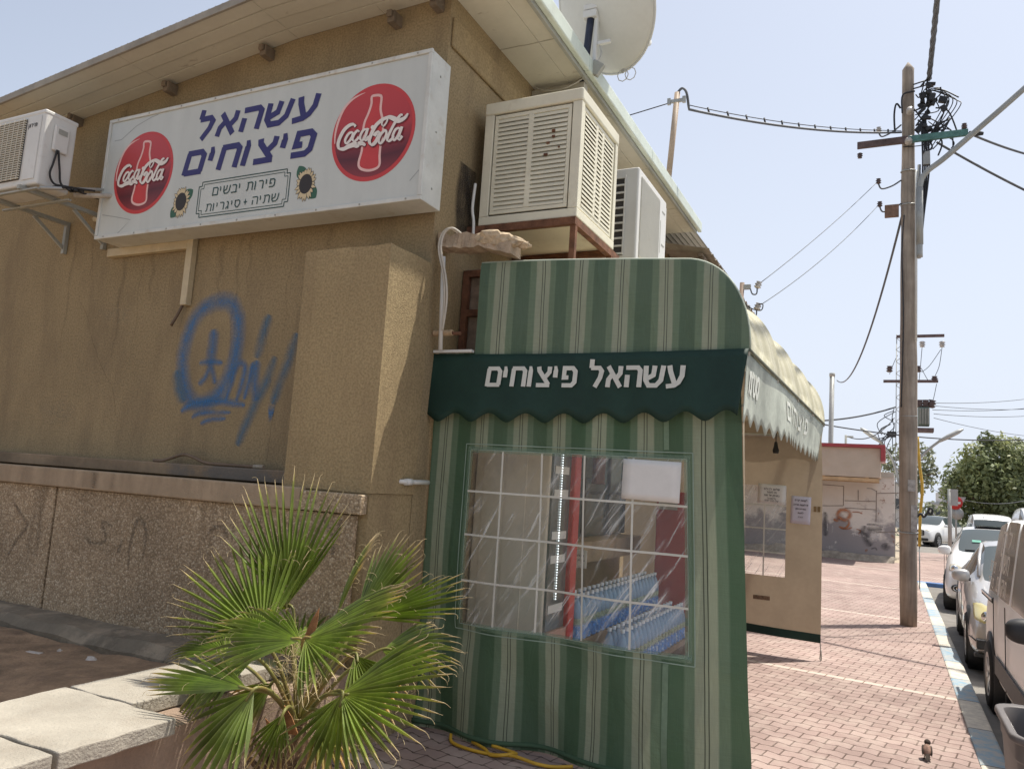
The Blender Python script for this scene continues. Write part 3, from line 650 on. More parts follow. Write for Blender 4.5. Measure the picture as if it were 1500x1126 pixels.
for cx_ in (-5.815, -3.38):
    sh = lambda p, cx_=cx_: (tr(p)[0]+cx_+3.38, tr(p)[1])
    par = MB().lathe([(0, 0), (.37, 0)], n=64, M=Matrix.Translation((cx_, SY-.0012, 4.16)) @ Matrix.Rotation(R(90), 4, 'X')).build('drink_disc', M_redring, sign)
    MB().lathe([(0, 0), (.342, 0)], n=64, M=Matrix.Translation((cx_, SY-.0020, 4.165)) @ Matrix.Rotation(R(90), 4, 'X')).build('disc_field', M_disc, par)
    m_ = MB(); P = smoothpts([Vector(sh(p)) for p in BOT], 4, True)
    m_.bm.faces.new([m_.bm.verts.new(Vector((p.x, SY-.0026, p.y))) for p in P]); m_.build('bottle_shape', M_redring, par)
    m_ = MB(); m_.ribbon(P, .02, F(.0034), True); m_.build('bottle_outline', M_pink, par, normals=False)
    m_ = MB(); m_.ribbon(smoothpts([Vector(sh(p)) for p in HL], 5), lambda t, d: .02*math.sin(math.pi*min(1, .1+t*.9))+.002, F(.0030)); m_.build('highlight', M_pink, par, normals=False)
    def script(d, grow, mat, nm, dx=0, dz=0):
        m = MB(); k = 0
        def S(pts, w, close=False, nib=True):
            nonlocal k
            Pp = [v+Vector((dx, dz)) for v in smoothpts([Vector(sh(p)) for p in pts], 6, close)]; k += 1
            m.ribbon(Pp, (lambda t, q: grow + .84*w*(.36+.64*abs(q.x*.55+q.y*.83)))if nib else (lambda t, q: grow+w*(.35+.65*math.sin(math.pi*min(1, t*1.02))**.7)), F(d+.00006*k), close)
        S(C1, .036); S(SW, .038, nib=False); S(O1, .025, True); S(Cc, .025); S(A1, .024, True); S(A1s, .027); S(HY, .026, nib=False)
        S(C2, .015); S(C2b, .036); S(SW2, .034, nib=False); S(O2, .025, True); S(LL, .026); S(A2, .024, True); S(A2s, .027)
        m.build(nm, mat, par, normals=False)
    script(.0042, .012, M_shadow, 'script_edge', .005, -.006); script(.0056, .003, M_cream, 'script')
mb = MB()
for i in range(9):
    for z in (SZ0+.013, SZ1-.013): mb.lathe([(0, .004), (.007, .003), (.008, 0)], n=8, M=Matrix.Translation((SX0+.12+i*(SX1-SX0-.24)/8, SY-.0125, z)) @ Matrix.Rotation(R(90), 4, 'X'))
for i in range(3): mb.lathe([(0, .004), (.008, .003), (.009, 0)], n=8, M=Matrix.Translation((SX1+.001, 4.37, SZ0+.12+i*.42)) @ Matrix.Rotation(R(90), 4, 'Y'))
mb.build('frame_rivet', M_fasd, sign)
# cracks in the acrylic
M_crack = flat('crack_line', (.30, .31, .30))
mb = MB()
for pts in ([(168,207),(178,205),(200,185),(222,172),(232,168)], [(150,315),(170,318),(191,322),(180,334),(172,342)], [(600,265),(622,248),(640,245)]):
    q = [(lambda v: (v.x, v.z))(at(*p, y=SY)) for p in pts]; q = [(min(SX1-fr_-.01, max(SX0+fr_+.01, a)), b) for a, b in q]; mb.ribbon(q, .006, F(.0008))
mb.build('crack', M_crack, sign, normals=False)

# trunking hanging beneath the sign with a cut cable
M_trunk = pm('trunking_plastic', (.58, .48, .31), .12, 5, .6, dirt=(.3, .22, .14), dscale=6, damt=.4)
ct = thing('cable_trunking', 'cream L shaped cable trunking under the sign with a cut cable end', 'trunking', (-5.45, 4.52, 3.0))
MB().box(-6.5, -5.46, 4.49, 4.546, 3.53, 3.605).build('horizontal_duct', M_trunk, ct, bevel=.005)
MB().box(-5.458, -5.385, 4.488, 4.546, 3.03, 3.62).build('vertical_duct', M_trunk, ct, bevel=.005)
MB().tube(smoothpts([(-5.44, 4.51, 3.05), (-5.46, 4.50, 2.98), (-5.52, 4.48, 2.85)], 4), .012, 8).build('cable_end', pm('cable_brown', (.13, .085, .055), .2, 9, .6), ct)

# ---------------------------------------------------------------- air conditioner on the facade
M_acw = pm('ac_white', (.68, .67, .63), .05, 3, .42, dirt=(.42, .38, .32), dscale=6, damt=.4, dlo=.6, dhi=.75)
M_acd = pm('ac_dark', (.06, .055, .05), .3, 8, .7); M_blk = pm('black_rubber', (.025, .024, .023), .3, 10, .6); M_alu = pm('aluminium', (.42, .41, .38), .12, 8, .45, metal=.5)
ac = thing('air_conditioner', 'white outdoor air conditioner with round fan grille on brackets left of the sign', 'air conditioner', (-6.9, 3.9, 3.94))
AX0, AX1, AY0, AY1, AZ0, AZ1 = -7.32, -6.45, 3.74, 4.03, 3.94, 4.60
MB().box(AX0, AX1, AY0, AY1, AZ0, AZ1).build('casing', M_acw, ac, bevel=.02, seg=3)
MB().box(AX0-.003, AX1+.004, AY0-.004, AY1+.004, AZ1-.035, AZ1+.006).build('top_cover', M_acw, ac, bevel=.012)
MB().box(-7.27, -6.69, AY0-.006, AY0-.001, 4.0, 4.545).build('fan_opening', M_acd, ac, bevel=.01)
mb = MB()
for i in range(26): mb.box(-7.27, -6.69, AY0-.02, AY0-.007, 4.01+i*.0208, 4.019+i*.0208)
for i in range(9): mb.box(-7.26+i*.069, -7.254+i*.069, AY0-.024, AY0-.0205, 4.0, 4.545)
mb.build('grille', pm('grille_cream', (.60, .56, .46), .08, 6, .5), ac)
MB().box(-6.66, -6.49, AY0-.007, AY0-.001, 3.99, 4.55).build('front_plate', M_acw, ac, bevel=.006)
hebrew('brand_lettering', 'תדיראן', M_acd, lambda u, v: Vector((u, AY0-.0085, v)), (-6.655, -6.535, 4.455, 4.49), ac, wt=.2)
mb = MB(); mb.box(AX1+.001, AX1+.03, 3.82, 3.955, 4.27, 4.50); mb.build('terminal_cover', M_acw, ac, bevel=.012)
MB().box(AX1+.031, AX1+.033, 3.85, 3.93, 4.425, 4.47).build('cover_recess', M_fasd, ac)
for pts in ([(-6.42, 3.86, 4.28), (-6.40, 3.83, 4.15), (-6.41, 3.82, 4.05), (-6.40, 3.86, 3.98), (-6.35, 3.93, 3.975), (-6.2, 4.1, 3.98)], [(-6.42, 3.87, 4.28), (-6.40, 3.89, 4.12), (-6.40, 3.92, 4.0), (-6.38, 4.0, 3.985), (-6.3, 4.2, 3.96)]):
    MB().tube(smoothpts(pts, 6), .009, 8).build('cable', M_blk, ac)
mb = MB()
for i in range(6): mb.cbox((-6.40+.02*i, 3.88+.03*i, 3.955+.006*(i % 3)), .06, .03, .022, Matrix.Rotation(.7*i, 3, 'Z'))
mb.build('cable_clamp', M_blk, ac, bevel=.004)
mb = MB(); mb.tube([(-6.42, 4.06, 3.95), (-6.25, 4.2, 3.98), (-6.0, 4.5, 4.06)], .022, 8); mb.build('refrigerant_pipe', pm('pipe_tape', (.45, .40, .33), .2, 20, .7), ac)
br_ = thing('wall_bracket', 'pair of angle iron brackets carrying the facade air conditioner', 'bracket', (-6.9, 4.2, 3.7))
for x in (-7.2, -6.62):
    mb = MB(); mb.box(x-.02, x+.02, 3.70, 4.548, 3.90, 3.938); mb.box(x-.02, x+.02, 4.51, 4.548, 3.62, 3.899)
    mb.box(x-.012, x+.012, -.015, .015, 0, .40, Matrix.Translation((0, 4.20, 3.895)) @ Matrix.Translation((x, 0, 0)) @ Matrix.Rotation(R(-125), 4, 'X') @ Matrix.Translation((-x, 0, 0)))
    mb.build('bracket_arm', M_fasd, br_, bevel=.003)
mb = MB(); mb.box(-7.35, -6.40, 3.72, 3.75, 3.885, 3.899); mb.box(-7.35, -6.40, 4.0, 4.03, 3.885, 3.899); mb.build('cross_rail', M_fasd, br_)
bp_ = thing('bracket_pole', 'thin diagonal strut and pale foam lagging between air conditioner and sign', 'pipe', (-6.3, 4.4, 3.9))
MB().tube([(-6.40, 3.75, 3.90), (-6.28, 4.49, 4.14)], .017, 6).build('strut', M_alu, bp_)
MB().tube(smoothpts([(-6.75, 4.5, 3.92), (-6.6, 4.5, 3.90), (-6.42, 4.5, 3.94), (-6.3, 4.51, 3.96)], 4), .028, 8).build('foam_lagging', pm('foam', (.62, .55, .40), .25, 25, .9, .6, 60), bp_)

# hose on the sill, white pipe stub
hs = thing('garden_hose', 'bent brown hose end lying along the sill under the blue graffiti', 'hose', (-4.9, 4.4, 1.69))
MB().tube(smoothpts([(-5.48, 4.44, 1.704), (-5.36, 4.43, 1.706), (-5.25, 4.43, 1.735), (-5.13, 4.43, 1.765), (-5.02, 4.43, 1.75), (-4.88, 4.43, 1.712), (-4.7, 4.43, 1.705), (-4.45, 4.43, 1.705), (-4.36, 4.43, 1.705)], 6), .013, 8).build('tube', pm('hose_brown', (.19, .13, .085), .2, 9, .6), hs)
MB().tube([(-4.36, 4.43, 1.706), (-4.26, 4.43, 1.707)], .016, 8).build('end_fitting', pm('fitting', (.42, .36, .28), .2, 9, .6), hs)
wp = thing('pipe_stub', 'short white plastic pipe stub sticking out of the wall beside the tent', 'pipe', (-2.9, 4.5, 1.66))
MB().tube([(XS-.02, 4.36, 1.67), (XS+.03, 4.40, 1.67), (XS+.05, 4.66, 1.674)], .0165, 10).build('tube', M_acw, wp); MB().tube([(XS+.03, 4.40, 1.67), (XS+.036, 4.47, 1.671)], .023, 10).build('collar', M_acw, wp)

# ---------------------------------------------------------------- evaporative cooler above the stall
M_cool = pm('cooler_cream', (.70, .66, .52), .07, 3, .5, dirt=(.42, .33, .2), dscale=5, damt=.5, dlo=.58, dhi=.72)
ec = thing('evaporative_cooler', 'cream louvred evaporative cooler box on a rusty stand over the stall', 'air cooler', (-2.46, 5.4, 3.66))
EX0, EX1, EY0, EY1, EZ0, EZ1 = -2.875, -2.06, 5.0, 5.84, 3.66, 4.66
ROT = Matrix.Translation((-2.06, 5.0, 3.66)) @ Matrix.Rotation(R(1.5), 4, 'Z') @ Matrix.Translation((2.06, -5.0, -3.66))
mb = MB(); mb.box(EX0+.025, EX1-.025, EY0+.025, EY1-.025, EZ0+.02, EZ1-.02); mb.build('pad_core', pm('cooler_pad', (.10, .085, .055), .3, 20, .95), ec)
mb = MB()
for x in (EX0, EX1-.075):
    for y in (EY0, EY1-.06): mb.box(x, x+.075, y, y+.06, EZ0+.071, EZ1-.101)
mb.build('corner_post', M_cool, ec, bevel=.004)
MB().box(EX0-.006, EX1+.006, EY0-.006, EY1+.006, EZ1-.10, EZ1).build('top_pan', M_cool, ec, bevel=.015, seg=3)
MB().box(EX0-.002, EX1+.002, EY0-.002, EY1+.002, EZ0, EZ0+.07).build('bottom_tray', M_cool, ec, bevel=.008)
def louvre(parent, fn, u0, u1, z0, z1, nm, nsl, bars):
    f = MB()
    w = .03
    for a, b, c, d in ((u0, u1, z0, z0+w), (u0, u1, z1-w, z1), (u0, u0+w, z0+w, z1-w), (u1-w, u1, z0+w, z1-w)): f.box(a, b, -.002, .012, c, d, fn)
    for bq in bars: f.box(bq-.022, bq+.022, -.005, .012, z0+w+.001, z1-w-.001, fn)
    p = f.build(nm, M_cool, parent, bevel=.002)
    s = MB(); edges = [u0+w] + [q for bq in bars for q in (bq-.022, bq+.022)] + [u1-w]
    for i in range(nsl):
        z = z0+w+(i+.5)*(z1-z0-2*w)/nsl; hh = (z1-z0-2*w)/nsl*1.12
        for a, b in zip(edges[::2], edges[1::2]):
            # a slat: sloping sheet pressed outward at its lower edge
            y0, y1 = .012, -.004
            vs = [s.bm.verts.new(fn @ Vector(q)) for q in ((a, y0, z+hh*.60), (b, y0, z+hh*.60), (b, y1, z-.0), (a, y1, z-.0), (b, y1-.001, z-hh*.42), (a, y1-.001, z-hh*.42))]
            s.bm.faces.new((vs[0], vs[1], vs[2], vs[3])); s.bm.faces.new((vs[3], vs[2], vs[4], vs[5]))
    s.build('slats', M_cool, p, solid=.002)
Mf = Matrix.Translation((0, EY0+.01, 0)); louvre(ec, Mf, EX0+.085, EX1-.085, EZ0+.085, EZ1-.112, 'front_louvre', 21, [(EX0+EX1)/2-.01])
Ms = Matrix.Translation((EX1-.012, 0, 0)) @ Matrix.Rotation(R(90), 4, 'Z'); louvre(ec, Ms, EY0+.07, EY1-.07, EZ0+.085, EZ1-.112, 'side_louvre', 21, [EY0+.36, EY0+.50])
mb = MB()
rr_ = random.Random(11)
for k in range(5): a = -2.30+rr_.uniform(-.05, .10); b = 4.35-k*.045; mb.cbox((a, EY0-.0, b), rr_.uniform(.01, .035), .012, rr_.uniform(.006, .02))
mb.build('rust_flake', M_rust, ec)
MB().tube(smoothpts([(-2.915, 4.98, 4.0), (-2.92, 4.97, 3.8), (-2.90, 4.97, 3.68), (-2.9, 4.98, 3.5)], 5), .012, 8).build('water_pipe', M_acw, ec)
st = thing('cooler_stand', 'rusty angle iron stand under the louvred cooler', 'stand', (-2.46, 5.4, 3.4))
mb = MB(); mb.box(EX0-.09, EX1-.0, 4.985, 5.03, 3.60, 3.657); mb.box(EX1-.05, EX1, 5.031, 6.0, 3.60, 3.657); mb.box(EX0-.1, EX1-.051, 5.80, 5.84, 3.60, 3.657); mb.build('rail', M_rust, st)
for y in (5.0, 5.8): MB().box(EX1-.045, EX1-.002, y, y+.04, 3.30, 3.599).build('leg', M_rust, st)
MB().box(-2.982, -2.05, 5.06, 6.0, 3.20, 3.24).build('shelf', M_rust, st)

# second air conditioner beyond
a2 = thing('air_conditioner', 'white outdoor air conditioner seen end on behind the louvred cooler', 'air conditioner', (-2.4, 7.3, 3.9))
MB().box(-2.55, -2.2, 6.88, 7.9, 3.88, 4.83).build('casing', M_acw, a2, bevel=.02, seg=3)
MB().box(-2.5, -2.33, 6.868, 6.879, 3.95, 4.74).build('coil_guard', M_acd, a2)
mb = MB()
for i in range(11): mb.box(-2.5, -2.33, 6.855, 6.867, 3.955+i*.0765, 3.972+i*.0765)
for x in (-2.505, -2.335): mb.box(x, x+.012, 6.853, 6.8675, 3.95, 4.75)
mb.build('grille', M_acw, a2)
MB().box(-2.199, -2.192, 6.96, 7.60, 3.95, 4.76).build('front_grille', pm('mesh_cream', (.55, .52, .44), .1, 20, .6), a2, bevel=.004)
mb = MB()
for i in range(24): mb.box(-2.1915, -2.186, 6.97+i*.0265, 6.974+i*.0265, 3.96, 4.75)
mb.build('grille_rod', M_acw, a2)
MB().box(-2.199, -2.194, 7.63, 7.88, 3.95, 4.76).build('front_plate', M_acw, a2, bevel=.003)
mb = MB(); mb.box(-2.1935, -2.191, 7.66, 7.67, 4.2, 4.55); mb.box(-2.1935, -2.191, 7.72, 7.82, 4.66, 4.675); mb.box(-2.1935, -2.191, 7.72, 7.82, 4.30, 4.315); mb.build('badge', M_fasd, a2)
for y in (7.0, 7.75):
    MB().box(-2.982, -2.17, y-.02, y+.02, 3.84, 3.878).build('bracket', M_fasd, a2)
# lean-to roof of corrugated sheet further along the shop
ln = thing('lean_to_roof', 'weathered corrugated lean-to roof on timber rafters past the end of the eaves', 'roof', (-2.5, 11, 4.6))
mb = MB(); V = []
for i in range(61):
    y = 10.3+i*.07; V.append([mb.bm.verts.new((x, y, z+.022*math.cos(i*math.pi/2))) for x, z in ((-3.6, 5.32), (-2.25, 5.04))])
for a, b in zip(V, V[1:]): mb.bm.faces.new((a[0], a[1], b[1], b[0]))
mb.build('corrugated_sheet', pm('weathered_sheet', (.36, .32, .26), .25, 8, .8, dirt=(.2, .15, .1)), ln, solid=.008)
for y in (10.35, 11.6, 12.9): MB().box(-2.97, -2.32, y, y+.09, 4.86, 4.96).build('rafter', M_wood, ln)
MB().box(-2.40, -2.34, 10.31, 14.4, 4.965, 5.0).build('purlin', M_wood, ln); mb = MB(); mb.box(-2.44, -2.41, 10.31, 14.4, 4.62, 4.70); mb.box(-2.43, -2.40, 10.31, 14.4, 4.75, 4.82); mb.build('edge_board', M_wood, ln)

# ---------------------------------------------------------------- satellite dish
M_dish = pm('dish_grey', (.62, .62, .58), .06, 3, .5, dirt=(.42, .40, .36), dscale=3, damt=.4)
M_mast = pm('mast_navy', (.03, .035, .06), .3, 8, .5)
dd = thing('satellite_dish', 'grey satellite dish seen from behind on a dark mast above the eaves', 'satellite dish', (-2.47, 6.05, 5.3))
dn = Vector((.30, .80, .50)).normalized(); dc = Vector((-2.35, 6.12, 6.08))
Md = Matrix.Translation(dc) @ dn.to_track_quat('Z', 'Y').to_matrix().to_4x4() @ Matrix.Diagonal((.52, .60, 1, 1))
mb = MB(); mb.lathe([(k/14, .13*(k/14)**2-.13) for k in range(15)], n=48, M=Md); mb.build('reflector', M_dish, dd, solid=.006)
mb = MB(); mb.tube([Md @ Vector((math.cos(a*math.pi/24), math.sin(a*math.pi/24), .0)) for a in range(48)], .010, 6, closed=True); mb.build('rim', M_dish, dd)
MB().tube([(-2.50, 6.05, 5.30), (-2.455, 6.05, 5.98)], .034, 12).build('mast', M_mast, dd)
mb = MB(); mb.box(-2.52, -2.39, 6.005, 6.10, 5.92, 5.99); mb.box(-2.52, -2.39, 6.01, 6.09, 6.0, 6.05); mb.box(-2.42, -2.385, 6.04, 6.08, 5.5, 5.95)
for z in (5.66, 6.0): mb.box(-2.385, -2.26, 6.05, 6.08, z, z+.035)
mb.build('mount', M_acw, dd, bevel=.006)
lo = Md @ Vector((0, -1, .0))
mb = MB(); mb.tube([lo-dn*.02, lo+dn*.5+Vector((-.05, 0, .25))], .015, 8); mb.build('feed_arm', M_alu, dd)
MB().lathe([(0, 0), (.035, 0), (.035, .09), (.02, .1), (0, .1)], M=Matrix.Translation(lo+dn*.5+Vector((-.05, 0, .25))) @ (-dn).to_track_quat('Z', 'Y').to_matrix().to_4x4()).build('receiver', M_acw, dd)
mb = MB(); mb.cbox((-2.36, 6.0, 5.40), .12, .05, .12, Matrix.Rotation(R(35), 3, 'Y')); mb.build('switch_box', M_fasd, dd, bevel=.008)
mb = MB()
mb.tube(smoothpts([(-2.98, 6.0, 5.36), (-2.85, 5.98, 5.27), (-2.62, 5.95, 5.24), (-2.45, 5.98, 5.33), (-2.38, 6.0, 5.42)], 6), .006, 6)
mb.tube(smoothpts([(-2.36, 6.0, 5.45), (-2.33, 6.03, 5.55), (-2.36, 6.05, 5.65)], 5), .006, 6)
for k in range(2): mb.tube([Vector((-2.16+.07*k, 6.15, 5.38))+Vector((.05*math.cos(a/8*math.pi*2), 0, .06*math.sin(a/8*math.pi*2))) for a in range(14)], .004, 6)
mb.build('coax_cable', pm('coax', (.5, .48, .42), .1, 8, .6), dd)
MB().box(-2.984, XE+.0, 6.0, 6.09, 5.215, 5.30).build('roof_beam', pm('beam_paint', (.40, .37, .30), .15, 6, .7), shop, bevel=.004)
# ---------------------------------------------------------------- the striped fabric stall
def stripe_mat(name, dark, mid, pale, line, transl=.0, amt=1.0):
    m, n, l, P = nt(name); uv = n.new('ShaderNodeUVMap'); sx = n.new('ShaderNodeSeparateXYZ'); l.new(uv.outputs[0], sx.inputs[0])
    wob = noise(n, l, 1, 2, co=uv.outputs[0], mapping=(2.6, .5, 1))
    f = mth(n, l, 'FRACT', mth(n, l, 'ADD', mth(n, l, 'DIVIDE', mth(n, l, 'ADD', sx.outputs[0], mth(n, l, 'MULTIPLY', wob.outputs[0], .035)), .283), 20.0))
    cr = ramp(n, [(0, dark), (.22, dark), (.25, mid), (.38, mid), (.40, pale), (.525, pale), (.53, line), (.542, line), (.545, pale), (.585, pale), (.59, line), (.602, line), (.606, pale), (.72, pale), (.74, mid), (.87, mid), (.90, dark)]); l.new(f, cr.inputs[0])
    # woven slubs along and across
    w1 = noise(n, l, 1, 3, co=uv.outputs[0], mapping=(420, 9, 1)); w2 = noise(n, l, 1, 3, co=uv.outputs[0], mapping=(7, 420, 1))
    wr = ramp(n, [(.3, .80), (.7, 1.12)]); l.new(mth(n, l, 'MULTIPLY', mth(n, l, 'ADD', w1.outputs[0], w2.outputs[0]), .5), wr.inputs[0])
    c = mix(n, l, cr.outputs[0], wr.outputs[0], 1, 'MULTIPLY')
    fd = noise(n, l, 1.5, 5, co=uv.outputs[0]); fr = ramp(n, [(.4, 0.0), (.75, .3)]); l.new(fd.outputs[0], fr.inputs[0]); c = mix(n, l, c, [x*.6+.07 for x in mid], fr.outputs[0])
    l.new(c, P.inputs['Base Color']); P.inputs['Roughness'].default_value = .75; P.inputs['Specular IOR Level'].default_value = .25
    bump(n, l, P, mth(n, l, 'ADD', mth(n, l, 'MULTIPLY', mth(n, l, 'ADD', w1.outputs[0], w2.outputs[0]), .04), noise(n, l, 1, 4, co=uv.outputs[0], mapping=(5, 2.2, 1), dist=.8).outputs[0]), .55, .05)
    if transl:
        tb = n.new('ShaderNodeBsdfTranslucent'); l.new(c, tb.inputs[0]); ms = n.new('ShaderNodeMixShader'); ms.inputs[0].default_value = transl
        l.new(P.outputs[0], ms.inputs[1]); l.new(tb.outputs[0], ms.inputs[2]); l.new(ms.outputs[0], n['Material Output'].inputs['Surface'])
    return m
M_str = stripe_mat('green_striped_canvas', (.072, .132, .072), (.14, .205, .128), (.32, .36, .25), (.06, .07, .045), .16)
M_strt = stripe_mat('green_striped_canvas_faded', (.105, .16, .107), (.17, .235, .157), (.34, .375, .275), (.07, .08, .06), .16)
M_top = stripe_mat('cream_canopy_canvas', (.55, .52, .37), (.60, .57, .42), (.68, .65, .50), (.42, .40, .28), .22)  # cream tones, paler than the green stripes of the end panel
M_val = pm('valance_dark_green', (.013, .040, .029), .2, 3, .6, .15, 300, spec=.3)
def transl_mat(name, c, t, var=.15):
    m = pm(name, c, var, 2.5, .8, .15, 200); nn, ll = m.node_tree.nodes, m.node_tree.links; P = nn['Principled BSDF']
    tb = nn.new('ShaderNodeBsdfTranslucent'); ll.new(P.inputs['Base Color'].links[0].from_socket, tb.inputs[0]); ms = nn.new('ShaderNodeMixShader'); ms.inputs[0].default_value = t
    ll.new(P.outputs[0], ms.inputs[1]); ll.new(tb.outputs[0], ms.inputs[2]); ll.new(ms.outputs[0], nn['Material Output'].inputs['Surface']); return m
M_val2 = transl_mat('valance_bleached', (.52, .55, .47), .15, .3)
M_beige = transl_mat('beige_canvas', (.40, .32, .225), .27, .12)
M_tube = pm('tent_frame_steel', (.45, .44, .40), .15, 8, .5, metal=.3)
YT, YB = 4.72, 9.3
tent = thing('awning_tent', 'green striped canvas stall tent with dark scalloped valance built against the shop', 'tent', (-1.9, 7, 0))
XL = -2.965
def xr(z): return -.70 - .048*z          # the right hand edge flares outward to the ground
WX0, WX1, WZ0, WZ1 = -2.645, -1.128, .742, 1.925
def foldy(x, z):
    k = max(0, min(1, (2.2-z)/2.2))
    y = YT + .010*math.sin(x*9+z*.7) + k*.040*math.sin(x*6.3+1.1*z+.6) + .012*mnoise.noise((x*2.1, z*1.3, 4))
    if z < WZ0: y += .055*(WZ0-z)*math.sin((x+.45*z)*8.5+.4) + .03*(WZ0-z)*math.sin((x-.6*z)*5) + .025*mnoise.noise((x*4, z*3, 1))
    return y
def panelf(x, z):
    t = (x-XL)/(-.80-XL); X = XL+t*(xr(z)-XL)
    return Vector((X, foldy(x, z), z))
xsl = sorted(set([round(XL+(WX0-XL)*i/6, 4) for i in range(7)] + [round(WX0+(WX1-WX0)*i/26, 4) for i in range(27)] + [round(WX1+(-.80-WX1)*i/7, 4) for i in range(8)]))
zsl = sorted(set([round(.012+(WZ0-.012)*i/16, 4) for i in range(17)] + [round(WZ0+(WZ1-WZ0)*i/16, 4) for i in range(17)] + [round(WZ1+(2.62-WZ1)*i/8, 4) for i in range(9)]))
def tgrid(xa, za, fn, uvf, skip=None):
    mb = MB(); L = mb.uvl(); V = [[mb.bm.verts.new(fn(x, z)) for z in za] for x in xa]
    for i in range(len(xa)-1):
        for j in range(len(za)-1):
            if skip and skip((xa[i]+xa[i+1])/2, (za[j]+za[j+1])/2): continue
            f = mb.bm.faces.new((V[i][j], V[i+1][j], V[i+1][j+1], V[i][j+1])); f.smooth = True
            for lp, (a, b) in zip(f.loops, ((i, j), (i+1, j), (i+1, j+1), (i, j+1))): lp[L].uv = uvf(xa[a], za[b])
    return mb
inwin = lambda x, z: WX0 < x < WX1 and WZ0 < z < WZ1
SCX = [-3.14, -2.841, -2.547, -2.247, -1.965, -1.679, -1.383, -1.003, -.60]; GCX = [-2.78, -2.461, -2.133, -1.867, -1.57, -1.274, -.994, -.70]
def strip_u(x, C):
    # phase of the printed stripes: light bands centred on the abscissae C
    for i in range(len(C)-1):
        if x <= C[i+1] or i == len(C)-2: return (i + (x-C[i])/(C[i+1]-C[i]) + .56)*.283
SU = .118                                       # stripe phase
tgrid(xsl, zsl, panelf, lambda x, z: (strip_u(x, SCX), z), inwin).build('end_panel', M_str, tent, normals=False)
mb = MB(); mb.tube([panelf(x, .045)+Vector((0, -.004, 0)) for x in xsl], .016, 8); mb.build('hem_roll', M_str, tent)
# gable above the valance
GZ = 2.585
def gprof(t):                                   # outline of the canopy, t from the wall to the front edge
    if t < .62: u = t/.62; return (-2.655+u*(1.455), 3.262-.075*u**1.5)
    u = (t-.62)/.38*math.pi/2; return (-1.2+.435*math.sin(u)**.95, GZ+.602*math.cos(u)**.9)
gt = [i/40 for i in range(41)]
mb = MB(); L = mb.uvl(); prev = None; NZ = 8
cols = []
for t in gt:
    x, zt = gprof(t); cols.append([(x, GZ+(zt-GZ)*j/NZ) for j in range(NZ+1)])
V = [[mb.bm.verts.new((x, YT-.014+.008*math.sin(x*8)*(1 if z < zq-.02 else 0)+.005*mnoise.noise((x*3, z*3, 0)), z)) for x, z in c] for c in cols for zq in (c[-1][1],)]
for i in range(40):
    for j in range(NZ):
        idx = ((i, j), (i+1, j), (i+1, j+1), (i, j+1)); vs = [V[a][b] for a, b in idx]
        if len({tuple(v.co) for v in vs}) < 3: continue
        f = mb.bm.faces.new(vs); f.smooth = True
        for lp, (a, b) in zip(f.loops, idx): lp[L].uv = (strip_u(cols[a][b][0], GCX), cols[a][b][1])
mb.build('gable_panel', M_strt, tent, normals=False)
MB().tube([(gprof(t)[0], YT-.004, gprof(t)[1]+.004) for t in gt], .008, 6).build('gable_piping', pm('pale_piping', (.45, .50, .40), .1, 8, .7), tent)
# canopy over the street side: fabric sagging between hoops
YC = 9.44
skew = lambda y: .0175*(y-YT)
ribs = [YT, 5.9, 7.08, 8.26, YC]
def canf(u, v):
    y = YT+.012+v*(YC-YT-.012); x, z = gprof(u)
    i = min(3, int((y-YT)/(YC-YT)*4)); s = (y-ribs[i])/(ribs[i+1]-ribs[i]); d = 4*s*(1-s)*.075
    return Vector((x+skew(y)-d*.55*max(0, (u-.5))*2*(1 if u < .97 else .2), y, z-d*(.9 if u < .97 else .1)))
mb = MB(); mb.grid(40, 48, canf, lambda u, v: (v*(YB-YT), u*2.3)); mb.build('canopy', M_top, tent, normals=False)
for k, y in enumerate(ribs): MB().tube([(gprof(t)[0]-.012+skew(y), y+(.01 if k == 0 else -.01 if k == 4 else 0), gprof(t)[1]-.02) for t in gt], .013, 6).build('hoop', M_tube, tent)
# valances
def scal(s): return .064*(.5+.5*math.cos(2*math.pi*s/.272))**.9
NV = 96
def valf(u, v):
    x = -3.03+u*2.262; zb = 2.235-.055*(1-u)-.075+.0+scal(x+.03)-.0; z = 2.60+(zb-2.60)*v
    return Vector((x+.045*u**8*v*(-1), YT-.035-.025*v-.02*math.sin(u*8)*v-.02*v*u**6+.006*math.sin(x*20)*v, z-.012*math.sin(u*math.pi)))
mb = MB(); mb.grid(NV, 8, valf, None); mb.build('valance', M_val, tent, solid=.003, normals=False)
hebrew('valance_lettering', 'עשהאל פיצוחים', pm('letter_cream', (.60, .60, .54), .06, 8, .6), lambda u, v: Vector((u, YT-.035-.025*(2.6-v)/.4-.02*math.sin((u+3.03)/2.262*8)*(2.6-v)/.4-.012, v)), (-2.525, -1.14, 2.36, 2.497), tent, wt=.24, gap=.12, shear=.06)
def valx(y, v): return skew(y)-.765-.012-.02*v+.018*v*math.sin(y*3.1+.7)+.02*v*math.sin(y*1.3)
def valg(u, v):
    y = YT-.03+u*(YC-YT+.03); zb = 2.155+scal(y+.05)+.012*math.sin(y*2); z = 2.592+(zb-2.592)*v
    return Vector((valx(y, v), y, z))
mb = MB(); mb.grid(180, 8, valg); mb.build('side_valance', M_val2, tent, solid=.003, normals=False)
M_lf = pm('faded_letters', (.68, .69, .61), .06, 8, .6)
for body, y0, y1, nm in (("סט'מ", 4.80, 5.16, 'side_lettering'), ('פיצוחים', 6.35, 7.95, 'side_lettering')):
    hebrew(nm, body, M_lf, lambda u, v: Vector((valx(u, (2.592-v)/.4)+.006, u, v)), (y0, y1, 2.345, 2.485), tent, wt=.27, gap=.2)
